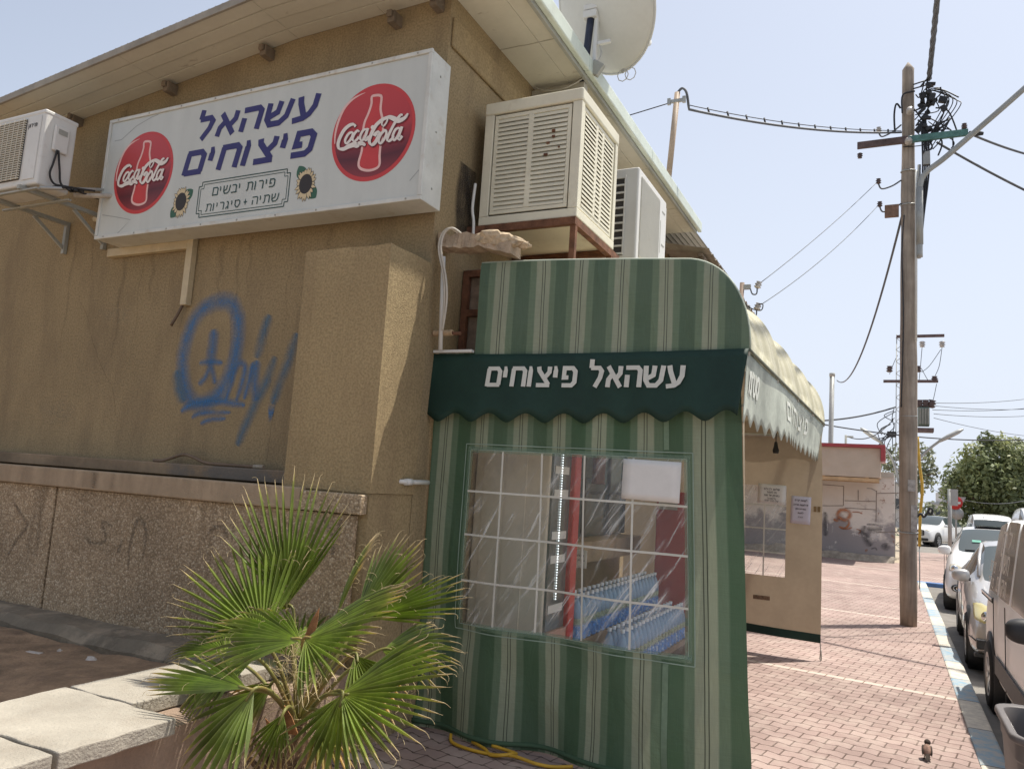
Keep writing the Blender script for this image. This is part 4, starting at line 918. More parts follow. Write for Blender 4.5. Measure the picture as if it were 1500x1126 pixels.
MB().tube([(-.764+skew(YT+i*(YC-YT)/30), YT-.02+i*(YC-YT)/30, 2.594) for i in range(31)], .009, 6).build('edge_rail', pm('edge_binding', (.16, .17, .13), .2, 8, .7), tent)
mb = MB(); V = [[mb.bm.verts.new((gprof(t)[0]+skew(YC), YC-.02, GZ-.02+(gprof(t)[1]-GZ)*j/6)) for j in range(7)] for t in gt]
for i in range(40):
    for j in range(6):
        vs = [V[i][j], V[i+1][j], V[i+1][j+1], V[i][j+1]]
        if len({tuple(v.co) for v in vs}) > 3: mb.bm.faces.new(vs).smooth = True
mb.build('far_gable', M_beige, tent, normals=False)
# frame inside
for y in (YT+.05,):
    MB().tube([(-.90, y+.10, .0), (-.86, y+.10, 2.57)], .018, 8).build('post', M_tube, tent)
for y in (7.0,): MB().tube([(-2.95, y, 2.52), (-.79, y, 2.52)], .014, 8).build('crossbar', M_tube, tent)
MB().tube([(-2.95, YB-.04, 2.44), (-.82, YB-.04, 2.44)], .016, 8).build('crossbar', M_tube, tent)
# edge strip where the end panel turns the corner
mb = MB(); mb.grid(3, 30, lambda u, v: panelf(-.80, 1.45+v*.76)+Vector((.004, .004+u*.07*v, 0))); mb.build('corner_return', M_beige, tent, normals=False)
mb = MB()
for za_, zb_ in ((1.975, 2.3), (.03, .70)): mb.ribbon([(-1.255+.02*math.sin(i), za_+(zb_-za_)*i/14) if False else (-1.26, za_+(zb_-za_)*i/14) for i in range(15)], .034, lambda u, v: panelf(u, v)+Vector((0, -.0035, 0)))
o_ = mb.build('seam_strip', pm('seam_canvas', (.17, .245, .16), .12, 30, .8), tent, normals=False); islands(o_)
# clear window
M_vinyl, n, l, P = nt('clear_vinyl')
co = n.new('ShaderNodeNewGeometry').outputs['Position']
tr_ = n.new('ShaderNodeBsdfTransparent'); tr_.inputs[0].default_value = (.93, .94, .92, 1)
gl = n.new('ShaderNodeBsdfGlossy'); gl.inputs['Roughness'].default_value = .12; df = n.new('ShaderNodeBsdfDiffuse'); df.inputs[0].default_value = (.8, .8, .76, 1)
mp0 = n.new('ShaderNodeMapping'); mp0.inputs['Rotation'].default_value = (0, R(-32), 0); l.new(co, mp0.inputs[0]); mp = n.new('ShaderNodeMapping'); mp.inputs['Scale'].default_value = (24, 1, 2.2); l.new(mp0.outputs[0], mp.inputs[0])
wz = noise(n, l, 1, 5, co=mp.outputs[0], rough=.6, dist=.6); wr = ramp(n, [(.53, 0.0), (.60, .22), (.68, .75)]); l.new(wz.outputs[0], wr.inputs[0])  # white diffuse streaks paint glare onto the wrinkled vinyl
msk = noise(n, l, 1.6, 2); mkr = ramp(n, [(.36, .25), (.58, 1.0)]); l.new(msk.outputs[0], mkr.inputs[0])
sxx = n.new('ShaderNodeSeparateXYZ'); l.new(co, sxx.inputs[0])
a = mth(n, l, 'MULTIPLY', wr.outputs[0], mkr.outputs[0]); hz = mth(n, l, 'ADD', a, .045)
bp = n.new('ShaderNodeBump'); bp.inputs['Strength'].default_value = .35; bp.inputs['Distance'].default_value = .02; l.new(wz.outputs[0], bp.inputs['Height']); l.new(bp.outputs[0], gl.inputs['Normal'])
m1 = n.new('ShaderNodeMixShader'); m1.inputs[0].default_value = .07; l.new(tr_.outputs[0], m1.inputs[1]); l.new(gl.outputs[0], m1.inputs[2])
m2 = n.new('ShaderNodeMixShader'); l.new(hz, m2.inputs[0]); l.new(m1.outputs[0], m2.inputs[1]); l.new(df.outputs[0], m2.inputs[2]); l.new(m2.outputs[0], n['Material Output'].inputs['Surface'])
xw_ = [x for x in xsl if WX0-.001 <= x <= WX1+.001]; zw_ = [z for z in zsl if WZ0-.001 <= z <= WZ1+.001]
win = tgrid(xw_, zw_, panelf, lambda x, z: (x, z)).build('window_sheet', M_vinyl, tent, normals=False)
M_hemv, n, l, P = nt('vinyl_hem'); P.inputs['Base Color'].default_value = (.20, .30, .21, 1); P.inputs['Alpha'].default_value = .45; P.inputs['Roughness'].default_value = .35
M_bar = pm('window_bar_cream', (.62, .60, .52), .06, 8, .6); M_weld = transl_mat('welded_vinyl_edge', (.36, .46, .38), .2)
def bar(x0, x1, z0, z1, w, off=-.006):
    mb = MB(); N = 24
    for i in range(N):
        pass
    pts = [(x0+(x1-x0)*i/N, z0+(z1-z0)*i/N) for i in range(N+1)]
    mb.ribbon(pts, w, lambda u, v: panelf(u, v)+Vector((0, off, 0)))
    return mb
for fx in (.172, .358, .565, .775): bar(WX0+fx*(WX1-WX0), WX0+fx*(WX1-WX0), WZ0+.01, WZ1-.01, .013).build('window_bar', M_bar, win, normals=False)
for fz in (.245, .505, .755): bar(WX0, WX1, WZ0+fz*(WZ1-WZ0), WZ0+fz*(WZ1-WZ0), .014, -.008).build('window_bar', M_bar, win, normals=False)
mb = MB(); e = .018
for (a, b, c, d) in ((WX0-e, WX1+e, WZ0, WZ0), (WX0-e, WX1+e, WZ1, WZ1), (WX0, WX0, WZ0-e, WZ1+e), (WX1, WX1, WZ0-e, WZ1+e)):
    pts = [(a+(b-a)*i/24, c+(d-c)*i/24) for i in range(25)]; mb.ribbon(pts, .040, lambda u, v: panelf(u, v)+Vector((0, -.004, 0)))
mb.build('window_border', M_hemv, win, normals=False)
mb = MB()
for e_, w_ in ((.036, .006), (-.002, .004)):
    for (a, b, c, d) in ((WX0-e_, WX1+e_, WZ0-e_, WZ0-e_), (WX0-e_, WX1+e_, WZ1+e_, WZ1+e_), (WX0-e_, WX0-e_, WZ0-e_, WZ1+e_), (WX1+e_, WX1+e_, WZ0-e_, WZ1+e_)):
        mb.ribbon([(a+(b-a)*i/24, c+(d-c)*i/24) for i in range(25)], w_, lambda u, v: panelf(u, v)+Vector((0, -.0065, 0)))
mb.build('window_edge', M_weld, win, normals=False)
# far end panel, seen from inside
def farf(u, v):
    x = -2.95+u*2.265; z0 = .19+.06*(1-u); z = z0+(2.60-z0)*v
    return Vector((x, YB+.012*math.sin(x*7+z)+.02*math.sin(x*2.3)*(1-v)+.15*(1-u)*(1-v), z))
fxs = [-2.95, -2.6, -2.3, -2.0, -1.75, -1.53]; FW = (-1.98, -1.066, .85, 1.86)
xa = sorted(set([-2.95, -2.7, -2.45, -2.2, -1.98, -1.8, -1.6, -1.45, -1.3, -1.2, -1.066, -.95, -.8, -.685])); za = [.19, .25, .3, .4, .6, .85, 1.1, 1.35, 1.6, 1.86, 2.1, 2.35, 2.6]
farxz = lambda x, z: farf((x+2.95)/2.265, (z-(.19+.06*(1-(x+2.95)/2.265)))/(2.60-(.19+.06*(1-(x+2.95)/2.265))))
fp = tgrid(xa, za, lambda x, z: Vector((x-.035*max(0, z-1.9)*(1 if x > -1.0 else 0), YB+.012*math.sin(x*7+z)+.02*math.sin(x*2.3)*(2.6-z)/2.4, z+(.05*(-.685-x)/2.2*(1 if z < .35 else 0)))), lambda x, z: (x, z), lambda x, z: FW[0] < x < FW[1] and FW[2] < z < FW[3]).build('far_panel', M_beige, tent, normals=False)
fy = lambda x, z: YB+.012*math.sin(x*7+z)+.02*math.sin(x*2.3)*(2.6-z)/2.4
mb = MB(); mb.ribbon([(-2.95+i*2.265/20, .238+.05*(1-i/20)) for i in range(21)], .09, lambda u, v: Vector((u, fy(u, v)-.006, v))); mb.build('far_hem', M_val, fp, normals=False)
wf_ = tgrid([x for x in xa if FW[0] <= x <= FW[1]], [z for z in za if FW[2] <= z <= FW[3]], lambda x, z: Vector((x, fy(x, z), z)), lambda x, z: (x, z)).build('far_window', M_vinyl, fp, normals=False)
mb = MB()
for x in (-1.30, -1.53, -1.76): mb.ribbon([(x, FW[2]), (x, FW[3])], .016, lambda u, v: Vector((u, fy(u, v)-.005, v)))
for z in (1.11, 1.375, 1.64): mb.ribbon([(FW[0], z), (FW[1], z)], .016, lambda u, v: Vector((u, fy(u, v)-.006, v)))
mb.build('far_window_bar', M_bar, fp, normals=False)
mb = MB(); mb.box(-.735, -.705, 9.28, 9.29, 1.60, 1.66); mb.box(-.775, -.745, 9.28, 9.29, 1.60, 1.66); mb.build('eyelet_patch', pm('brown_patch', (.25, .16, .07), .2, 20, .7), fp)
mb = MB(); mb.box(-1.40, -1.22, 9.27, 9.276, .58, .625); mb.build('vent_patch', pm('vent_patch', (.20, .13, .08), .5, 40, .8), fp)
mb = MB(); mb.tube(smoothpts([(-.69, YB, .2), (-.685, YB, .12), (-.69, YB+.01, .02), (-.675, YB, .02), (-.68, YB, .12)], 4), .006, 6); mb.build('tie_cord', M_tube, fp)
# pendant lamp
lp = thing('pendant_lamp', 'small black pendant lamp holder hanging on a wire inside the tent', 'lamp', (-1.1, 8.5, 2.2))
MB().tube([(-1.087, 8.5, 2.75), (-1.09, 8.5, 2.31)], .005, 6).build('flex', M_blk, lp); MB().lathe([(.0, .0), (.028, 0), (.034, .03), (.022, .07), (.014, .12), (0, .125)], (-1.09, 8.5, 2.19), 12).build('holder', M_blk, lp)
# notices
M_paper = pm('paper', (.72, .70, .66), .04, 10, .7); M_paper2 = pm('paper_lilac', (.62, .58, .64), .04, 10, .7); M_ink = pm('ink', (.05, .045, .05), .1, 9, .7)
def notice(label, x0, x1, z0, z1, y, lines, mat=M_paper, tilt=0, name='paper_notice'):
    t = thing(name, label, 'notice', ((x0+x1)/2, y, z0)); cx_, cz_ = (x0+x1)/2, (z0+z1)/2
    f = lambda u, v, d=0: Vector((cx_+(u-cx_)*math.cos(tilt)-(v-cz_)*math.sin(tilt), y-d-.004*math.sin((u-x0)*9), cz_+(u-cx_)*math.sin(tilt)+(v-cz_)*math.cos(tilt)))
    mb = MB(); mb.grid(6, 6, lambda u, v: f(x0+u*(x1-x0), z0+v*(z1-z0))); mb.build('sheet', mat, t, solid=.001)
    for (s, w, zc, h) in lines: hebrew('writing', s, M_ink, lambda u, v: f(u, v, .0025), (cx_-w/2, cx_+w/2, zc-h*.4, zc+h*.4), t, wt=.2)
notice('blank white sheet taped inside the top right of the clear stall window', -1.525, -1.155, 1.655, 1.905, 4.735-.03, [], tilt=-.02)
notice('white notice with five centred lines over the far tent window', -1.375, -1.069, 1.66, 1.875, 9.262, [('שלום לכולם', .17, 1.82, .026), ('נא לעמוד', .11, 1.785, .024), ('במרחק של מטר', .17, 1.75, .024), ('ולשמור', .10, 1.715, .022), ('על הבריאות', .15, 1.69, .022)], tilt=-.03)
notice('lilac notice with five spaced lines right of the far tent window', -1.013, -.803, 1.455, 1.76, 9.262, [('לקוחות יקרים', .13, 1.715, .024), ('יש לעטות מסיכה', .16, 1.665, .024), ('בעת הכניסה', .11, 1.62, .022), ('לחנות', .06, 1.575, .022), ('תודה', .05, 1.53, .02)], M_paper2, -.03)
# white strip of wood and pale cord beside the tent top
wsx = thing('trim_strip', 'white plastic strip laid over the valance corner next to the wall', 'strip', (-2.8, 4.69, 2.6)); MB().box(-2.98, -2.66, 4.66, 4.70, 2.605, 2.625).build('strip', M_acw, wsx, bevel=.003)
cd = thing('wall_cable', 'looped white cable and conduit hanging from the broken canopy beside the tent', 'cable', (-2.9, 4.6, 2.6))
MB().tube([(-2.915, 4.60, 3.30), (-2.90, 4.63, 2.62)], .016, 8).build('conduit', M_acw, cd)
mb = MB()
for o_ in (0, .018): mb.tube(smoothpts([(-2.80+o_, 4.63, 3.46), (-2.86+o_, 4.575, 3.50), (-2.92+o_, 4.565, 3.46), (-2.935+o_, 4.56, 3.35), (-2.91+o_, 4.58, 3.22), (-2.88+o_, 4.58, 3.10), (-2.865+o_, 4.58, 2.95), (-2.87, 4.59, 2.75)], 6), .008, 6)
mb.build('cable_loop', pm('cable_white', (.55, .50, .42), .1, 8, .6), cd)
fr2 = thing('rusty_bar', 'short rusty bar with frayed cord crossing the gap beside the tent', 'bar', (-2.9, 4.66, 2.73)); MB().tube([(-2.99, 4.65, 2.745), (-2.76, 4.66, 2.742)], .013, 8).build('rod', M_rust, fr2)
mb = MB()
for k in range(16): mb.tube([Vector((-2.97+k*.010, 4.645, 2.745))+Vector((0, .018*math.cos(a*.8), .018*math.sin(a*.8))) for a in range(9)], .005, 5)
mb.build('cord_wrap', pm('cord', (.50, .36, .22), .2, 30, .9), fr2)

# ---------------------------------------------------------------- inside the stall
M_frid = pm('cooler_beige', (.80, .71, .58), .08, 2.5, .5, dirt=(.3, .24, .18), dscale=3, damt=.4); M_red = pm('red_paint', (.50, .035, .03), .1, 4, .4); M_glass = None
m, n, l, P = nt('fridge_glass'); P.inputs['Base Color'].default_value = (.10, .12, .12, 1); P.inputs['Roughness'].default_value = .08; P.inputs['Specular IOR Level'].default_value = .8; M_fgl = m
m, n, l, P = nt('led_light'); P.inputs['Emission Color'].default_value = (.85, .95, 1, 1); P.inputs['Emission Strength'].default_value = 2.2; M_led = m
fg = thing('drinks_fridge', 'tall beige sided drinks fridge with red door post and a strip of white lights', 'fridge', (-2.64, 5.8, 0))
MB().box(-2.975, -2.33, 5.42, 6.03, .04, 2.2).build('cabinet', M_frid, fg, bevel=.015)
mb = MB(); 
for a, b in ((-2.9, -2.72), (-2.70, -2.52)): mb.box(a, b, 5.412, 5.419, .2, 2.1)
mb.build('side_panel', M_frid, fg, bevel=.004)
MB().box(-2.329, -2.31, 5.44, 5.80, .5, 2.15).build('door_glass', M_fgl, fg)
mb = MB(); 
for z in (.75, 1.12, 1.30, 1.62, 1.8): mb.box(-2.309, -2.306, 5.47, 5.75, z, z+.06)
mb.build('shelf_edge', M_acw, fg)
mb = MB()
for i in range(62): mb.cbox((-2.303, 5.60, .85+i*.020), .004, .012, .008)
mb.build('light_strip', M_led, fg)
MB().box(-2.334, -2.270, 5.80, 5.93, .3, 2.2).build('door_post', M_red, fg, bevel=.01)
MB().box(-2.36, -2.285, 5.44, 5.88, .30, .62).build('kick_panel', pm('pinkish_panel', (.42, .24, .18), .15, 5, .6), fg, bevel=.008)
rc = thing('red_cabinet', 'red cabinet with a silver price tag at the back of the tent', 'cabinet', (-2.5, 8.7, 0))
MB().box(-2.36, -1.93, 8.55, 9.12, .03, 1.72).build('cabinet', pm('dark_red_paint', (.33, .025, .03), .12, 4, .45), rc, bevel=.015); MB().box(-2.33, -2.12, 8.535, 8.548, 1.52, 1.70).build('grey_plate', M_alu, rc)
MB().box(-2.34, -1.95, 8.538, 8.549, .3, .38).build('kick_strip', M_acd, rc)
# shop hatch
hw = thing('service_hatch', 'dark shop window hatch with a stone counter inside the tent', 'window', (-2.95, 7.5, .9))
MB().box(-2.983, -2.96, 6.25, 9.22, 1.18, 2.25).build('glass', M_fgl, hw); MB().box(-2.984, -2.72, 6.2, 9.22, .96, 1.17).build('counter', M_sill, hw, bevel=.01)
mb = MB()
for y in (6.22, 7.0, 7.8, 8.6, 9.2): mb.box(-2.959, -2.93, y-.02, y+.02, 1.18, 2.25)
mb.box(-2.959, -2.935, 6.25, 9.2, 1.64, 1.67); mb.build('hatch_frame', M_acd, hw)
for i in range(5):
    MB().box(-2.955, -2.90, 6.35+i*.42, 6.65+i*.42, 1.75+.05*(i % 2), 2.1).build('hanging_stock', pm('stock_%d' % i, [(.05, .05, .06), (.12, .10, .09), (.20, .19, .17), (.07, .08, .07), (.14, .06, .05)][i], .4, 20, .5), hw, bevel=.01)
notice('small paper price tag hanging from the counter above the bottles', -2.57, -2.44, .99, 1.15, 6.62, [('מבצע', .07, 1.10, .022), ('בקבוקים', .09, 1.06, .018)])
# shrink wrapped water bottles
M_bot, n, l, P = nt('water_bottle'); tr2 = n.new('ShaderNodeBsdfTransparent'); tr2.inputs[0].default_value = (.75, .88, .96, 1)
P.inputs['Base Color'].default_value = (.42, .62, .82, 1); P.inputs['Roughness'].default_value = .10; P.inputs['Specular IOR Level'].default_value = .9
ms = n.new('ShaderNodeMixShader'); ms.inputs[0].default_value = .45; l.new(tr2.outputs[0], ms.inputs[1]); l.new(P.outputs[0], ms.inputs[2]); l.new(ms.outputs[0], n['Material Output'].inputs['Surface'])
M_blab = pm('bottle_label', (.06, .25, .62), .5, 40, .3, dirt=(.55, .68, .75), dscale=22, damt=.9, dlo=.55, dhi=.62); M_glab = pm('label_green', (.30, .40, .30), .6, 60, .4, dirt=(.08, .10, .06), dscale=26, damt=.9, dlo=.55, dhi=.62); M_cap = pm('bottle_cap', (.68, .74, .80), .1, 9, .4)
def pack(name_loc):
    t = thing('water_pack', 'x', 'water pack', (0, 0, 0), 'shrink wrapped packs of water bottles in the tent')
    for i in range(2):
        for j in range(3):
            x, y = -.056+i*.112, -.112+j*.112
            b = MB(); b.lathe([(0, 0), (.047, .002), (.053, .012), (.053, .06), (.050, .066), (.053, .072), (.053, .115), (.049, .122), (.053, .13), (.053, .21), (.048, .24), (.030, .295), (.016, .32), (.016, .34)], (x, y, 0), 12)
            for v_ in b.bm.verts: v_.co.x = x+(v_.co.x-x)*.90; v_.co.y = y+(v_.co.y-y)*.90
            bo = b.build('bottle', M_bot, t)
            MB().lathe([(.019, .335), (.019, .36), (0, .361)], (x, y, 0), 10).build('cap', M_cap, bo)
            MB().lathe([(.0485, .010), (.0485, .115)], (x, y, 0), 12).build('label', M_blab, bo); MB().lathe([(.0484, .130), (.0484, .175)], (x, y, 0), 12).build('label_band', M_glab, bo)
    return t
p0 = pack(0); npk = 0
# two ranks along the wall: low rank in front, taller double stack behind it
def put(x, y, z, lab):
    global npk
    o = p0 if npk == 0 else copy_tree(p0); npk += 1; o.location = (x, y, z); o['label'] = lab; return o
lo_lab = 'water pack in the low rank nearest the street, standing on the floor tray'; hi_lab = 'water pack in the upper rank of the taller stack behind'; md_lab = 'water pack hidden low in the taller stack behind'
BZ = .25
for j in range(6): put(-2.00, 6.30+j*.345, BZ-.02, lo_lab)
for j in range(7): put(-2.33, 6.10+j*.345, BZ+.24, hi_lab)
pal = thing('pallet', 'low timber pallet under the packs of bottled water', 'pallet', (-2.2, 7.2, 0))
for i in range(4): MB().box(-2.46+i*.155, -2.34+i*.155, 6.0, 8.5, .2, .245).build('deck_board', M_wood, pal)
for y in (6.1, 7.2, 8.35): MB().box(-2.46, -1.93, y-.05, y+.05, .0, .199).build('bearer', M_wood, pal)
sp2 = thing('carton', 'flat brown carton layer raising the back rank of water packs', 'carton', (-2.34, 7.2, .246)); MB().box(-2.44, -2.24, 6.0, 8.35, .246, .486).build('box', pm('cardboard', (.30, .21, .13), .15, 6, .85), sp2, bevel=.004); MB().box(-2.36, -2.32, 6.0-.001, 8.351, .2455+.12, .48).build('tape', M_frid, sp2)
# yellow cable on the paving
yc = thing('extension_cable', 'tangled yellow extension cable lying at the foot of the tent', 'cable', (-2.2, 4.6, 0))
mb = MB()
mb.tube(smoothpts([(-2.62, 4.68, .03), (-2.58, 4.62, .012), (-2.50, 4.575, .012), (-2.38, 4.555, .012), (-2.24, 4.56, .014), (-2.1, 4.57, .03), (-1.95, 4.565, .02), (-1.85, 4.60, .012), (-1.75, 4.68, .012)], 8), .011, 8)
mb.tube(smoothpts([(-2.45, 4.67, .02), (-2.32, 4.60, .02), (-2.25, 4.545, .014), (-2.17, 4.54, .03), (-2.12, 4.59, .035), (-2.13, 4.65, .02), (-2.3, 4.66, .03)], 8), .011, 8)
mb.build('cord', pm('yellow_pvc', (.62, .36, .035), .15, 9, .5), yc)
# ---------------------------------------------------------------- fan palm
M_palm, n, l, P = nt('palm_blade')
uv = n.new('ShaderNodeUVMap'); sx = n.new('ShaderNodeSeparateXYZ'); l.new(uv.outputs[0], sx.inputs[0])
gr = ramp(n, [(0, (.34, .38, .15)), (.14, (.19, .25, .06)), (.55, (.125, .175, .032)), (.82, (.14, .175, .04)), (.92, (.26, .24, .08)), (1, (.42, .30, .16))]); l.new(sx.outputs[0], gr.inputs[0])
nz = noise(n, l, 11, 4); nr = ramp(n, [(.3, .7), (.7, 1.25)]); l.new(nz.outputs[0], nr.inputs[0]); 
ac_ = mth(n, l, 'ABSOLUTE', mth(n, l, 'SUBTRACT', mth(n, l, 'FRACT', sx.outputs[1]), .5)); rib = ramp(n, [(0, .65), (.07, 0.0)]); l.new(ac_, rib.inputs[0]); wn_ = n.new('ShaderNodeTexWhiteNoise'); wn_.noise_dimensions = '1D'; l.new(mth(n, l, 'FLOOR', sx.outputs[1]), wn_.inputs['W']); tone = ramp(n, [(0, .62), (1, 1.35)]); l.new(wn_.outputs['Value'], tone.inputs[0])
c = mix(n, l, mix(n, l, gr.outputs[0], nr.outputs[0], 1, 'MULTIPLY'), tone.outputs[0], 1, 'MULTIPLY'); c = mix(n, l, c, (.34, .38, .15), rib.outputs[0]); l.new(c, P.inputs['Base Color']); P.inputs['Roughness'].default_value = .34; P.inputs['Specular IOR Level'].default_value = .6
tb = n.new('ShaderNodeBsdfTranslucent'); l.new(mix(n, l, c, (2.3, 2.3, .9), 1, 'MULTIPLY'), tb.inputs[0]); ms = n.new('ShaderNodeMixShader'); ms.inputs[0].default_value = .36
l.new(P.outputs[0], ms.inputs[1]); l.new(tb.outputs[0], ms.inputs[2]); l.new(ms.outputs[0], n['Material Output'].inputs['Surface'])
M_fib = pm('leaf_fibre', (.46, .36, .20), .3, 30, .9); M_pet = pm('petiole', (.19, .18, .05), .3, 7, .5, dirt=(.32, .15, .06), dscale=6, damt=.7); M_trk = pm('palm_trunk', (.20, .125, .075), .45, 14, .95, 1.0, 40, stretch=(1, 1, 3)); M_boot = pm('dry_sheath', (.36, .17, .07), .4, 12, .9, .6, 60)
palm = thing('fan_palm', 'young green fan palm with thready leaf tips growing beside the planter wall', 'palm', (-2.78, 3.28, 0))
rpm = random.Random(21)
CR = Vector((-2.72, 3.25, .42))
tk = MB(); tk.tube([(-2.78, 3.28, -.02), (-2.77, 3.28, .14), (-2.74, 3.26, .30), (-2.72, 3.25, .46)], [.15, .14, .10, .05], 14)
for v in tk.bm.verts: v.co += Vector((mnoise.noise(v.co*14), mnoise.noise(v.co*14+Vector((5, 0, 0))), 0))*.03
tk.build('trunk', M_trk, palm)
def leaf(hub, axis, nrm, Rl, half, nseg=34, curl=.12, droop=.25, cup=.10, fold=.85, thread=1.0, joint=.46, dead=0):
    hub = Vector(hub); axis = Vector(axis).normalized(); nrm = Vector(nrm); nrm = (nrm-axis*nrm.dot(axis)).normalized(); side = nrm.cross(axis)
    mb = MB(); L = mb.uvl(); fb = MB(); dth = 2*half/nseg
    for i in range(nseg):
        th = -half+(i+.5)*dth; k = abs(th)/half
        R1 = Rl*(1-.30*k**2.2)*rpm.uniform(.94, 1.04); bend = rpm.uniform(-.02, .02); tipd = rpm.uniform(.5, 1.5)*droop
        rows = []
        st = [0, .12, .28, .42, joint, .66, .78, .89, 1.0]
        for r in st:
            d = axis*math.cos(th+bend*max(0, r-joint)*3) + side*math.sin(th+bend*max(0, r-joint)*3)
            rad = R1*r
            z = cup*R1*(r*r)*(-.55+.9*k*k) - droop*.35*R1*r*r - (tipd*R1*max(0, r-.72)**1.6)*1.1
            ctr = hub + d*rad + nrm*z - Vector((0, 0, 1))*droop*.55*R1*max(0, r-.5)**1.7
            w = math.tan(dth/2)*rad
            if r > joint:
                q = (r-joint)/(1-joint); w = math.tan(dth/2)*R1*joint*(1-q)**.72*(1+.25*q)
            w = max(w, .0007); perp = (-axis*math.sin(th)+side*math.cos(th))
            f_ = fold*w*(1.0 if r <= joint else 1.3)
            rows.append([mb.bm.verts.new(p) for p in (ctr-perp*w-nrm*f_, ctr+nrm*f_, ctr+perp*w-nrm*f_)])
        for a, (A, B) in enumerate(zip(rows, rows[1:])):
            for q in (0, 1):
                vs = [A[q], B[q], B[q+1], A[q+1]]
                f = mb.bm.faces.new(vs); f.smooth = False
                for lp, uvv in zip(f.loops, ((st[a], q), (st[a+1], q), (st[a+1], q+1), (st[a], q+1))): lp[L].uv = (min(1, uvv[0]+dead), uvv[1]*.5*.98+.01+i)
        # threads that peel from the splits, and the frayed tip
        if rpm.random() < thread:
            for base in ([rows[4][0].co.copy(), rows[5][2].co.copy(), rows[6][0].co.copy()] if thread > .8 else [rows[5][0].co.copy()]):
                if rpm.random() < .62: continue
                p = base.copy(); d = (axis*math.cos(th)+side*math.sin(th)+Vector((rpm.uniform(-.7, .7), rpm.uniform(-.7, .7), rpm.uniform(-.7, .5)))).normalized(); pts = [p.copy()]
                tw = Vector((rpm.uniform(-1, 1), rpm.uniform(-1, 1), rpm.uniform(-1, 1)))*.9
                for q in range(7): d = (d+tw.cross(d)*.38+Vector((0, 0, -.06))).normalized(); p = p+d*rpm.uniform(.007, .014); pts.append(p.copy())
                fb.tube(pts, .0009, 3, cap=False)
        tip = rows[-1][1].co.copy(); d = (rows[-1][1].co-rows[-3][1].co).normalized(); pts = [rows[-2][1].co.copy(), tip.copy()]; tw = Vector((rpm.uniform(-1, 1), rpm.uniform(-1, 1), rpm.uniform(-1, 1)))*.8
        for q in range(6): d = (d+tw.cross(d)*.28+Vector((0, 0, -.10))).normalized(); tip = tip+d*.006; pts.append(tip.copy())
        fb.tube(pts, [.0016]*2+[.0008]*6, 4, cap=False)
    tm = bpy.data.meshes.new('t'); fb.bm.to_mesh(tm); fb.bm.free(); nf = len(mb.bm.faces); mb.bm.from_mesh(tm); bpy.data.meshes.remove(tm); mb.bm.faces.ensure_lookup_table()
    for f in mb.bm.faces[nf:]: f.material_index = 1
    mb.build('leaf', [M_palm, M_fib], palm, normals=False)
    # petiole from the crown
    mid = CR.lerp(hub, .55)+Vector((0, 0, .05)); pb = MB(); pp = smoothpts([CR+(hub-CR)*.05, mid, hub-axis*.02, hub+axis*.05], 5)
    pb.tube(pp, [.012-.006*i/(len(pp)-1) for i in range(len(pp))], 7); pb.build('petiole', M_pet, palm)
U = Vector
hb = lambda px, py, y: at(px, py, y=y)
TC = U((.5, -.85, .1))                       # roughly toward the camera
#     hub                    axis                 normal              R    half
leaf(hb(420, 886, 3.30), (-.20, .05, 1), (.40, -.90, .20), .74, R(43), 20, droop=.04, cup=.2)
leaf(hb(425, 890, 3.32), (-.95, .0, .12), (.1, -.6, .8), .42, R(34), 10, droop=.12, cup=.1, fold=.5)
leaf(hb(385, 932, 3.12), (-.66, .05, .74), (.42, -.85, .45), .63, R(58), 22, droop=.08)
leaf(hb(492, 905, 3.55), (.10, .25, 1), (-.75, -.6, .25), .52, R(48), 26, droop=.2, thread=1.0, fold=.9, dead=.10)
leaf(hb(520, 912, 3.40), (.50, .15, .9), (-.35, -.9, .3), .54, R(36), 14, droop=.06)
leaf(hb(540, 905, 3.55), (.95, .25, .42), (-.30, -.8, .5), .56, R(26), 12, droop=.05)
leaf(hb(447, 936, 2.98), (.86, -.22, .30), (-.25, -.58, .78), .62, R(56), 24, droop=.16, cup=-.16)
leaf(hb(440, 938, 2.99), (-.85, -.20, .10), (.12, -.45, .88), .48, R(50), 18, droop=.24, cup=-.08)
leaf(hb(500, 1016, 2.98), (.90, -.10, .16), (-.16, -.70, .70), .56, R(56), 20, droop=.10, cup=.05)
leaf(hb(500, 1018, 2.97), (.18, -.35, -.92), (.25, -.90, .30), .42, R(60), 14, droop=.08, cup=.05)
leaf(hb(362, 1008, 2.72), (-.99, .0, .02), (-.04, -.34, .94), .60, R(27), 12, droop=.04, cup=.05)
leaf(hb(372, 1012, 2.74), (-.36, -.45, -.76), (.12, -.55, .82), .44, R(50), 12, droop=.12)
leaf(hb(330, 958, 3.36), (-.90, .25, .20), (.2, -.5, .85), .46, R(40), 16, droop=.25)
leaf(hb(372, 965, 3.02), (-.72, -.25, -.25), (.05, -.45, .9), .44, R(60), 20, droop=.5)
leaf(hb(415, 1045, 2.95), (-.05, -.45, -.85), (.3, -.80, .5), .30, R(40), 11, droop=.2, dead=.2)
leaf(hb(560, 952, 3.45), (.80, .30, .15), (-.1, -.6, .8), .40, R(55), 18, droop=.25)
leaf(hb(430, 960, 3.60), (-.3, .7, .5), (.2, -.5, .8), .50, R(80), 26, droop=.3)
leaf(hb(470, 1050, 3.05), (.55, -.3, -.75), (.3, -.8, .5), .34, R(34), 9, droop=.3, dead=.42)
leaf(hb(400, 1000, 3.2), (-.5, -.4, -.5), (.1, -.7, .6), .40, R(40), 10, droop=.5, dead=.40)
leaf(hb(520, 960, 3.3), (.5, -.3, -.3), (.1, -.7, .6), .40, R(40), 11, droop=.5, dead=.3)
mb = MB()
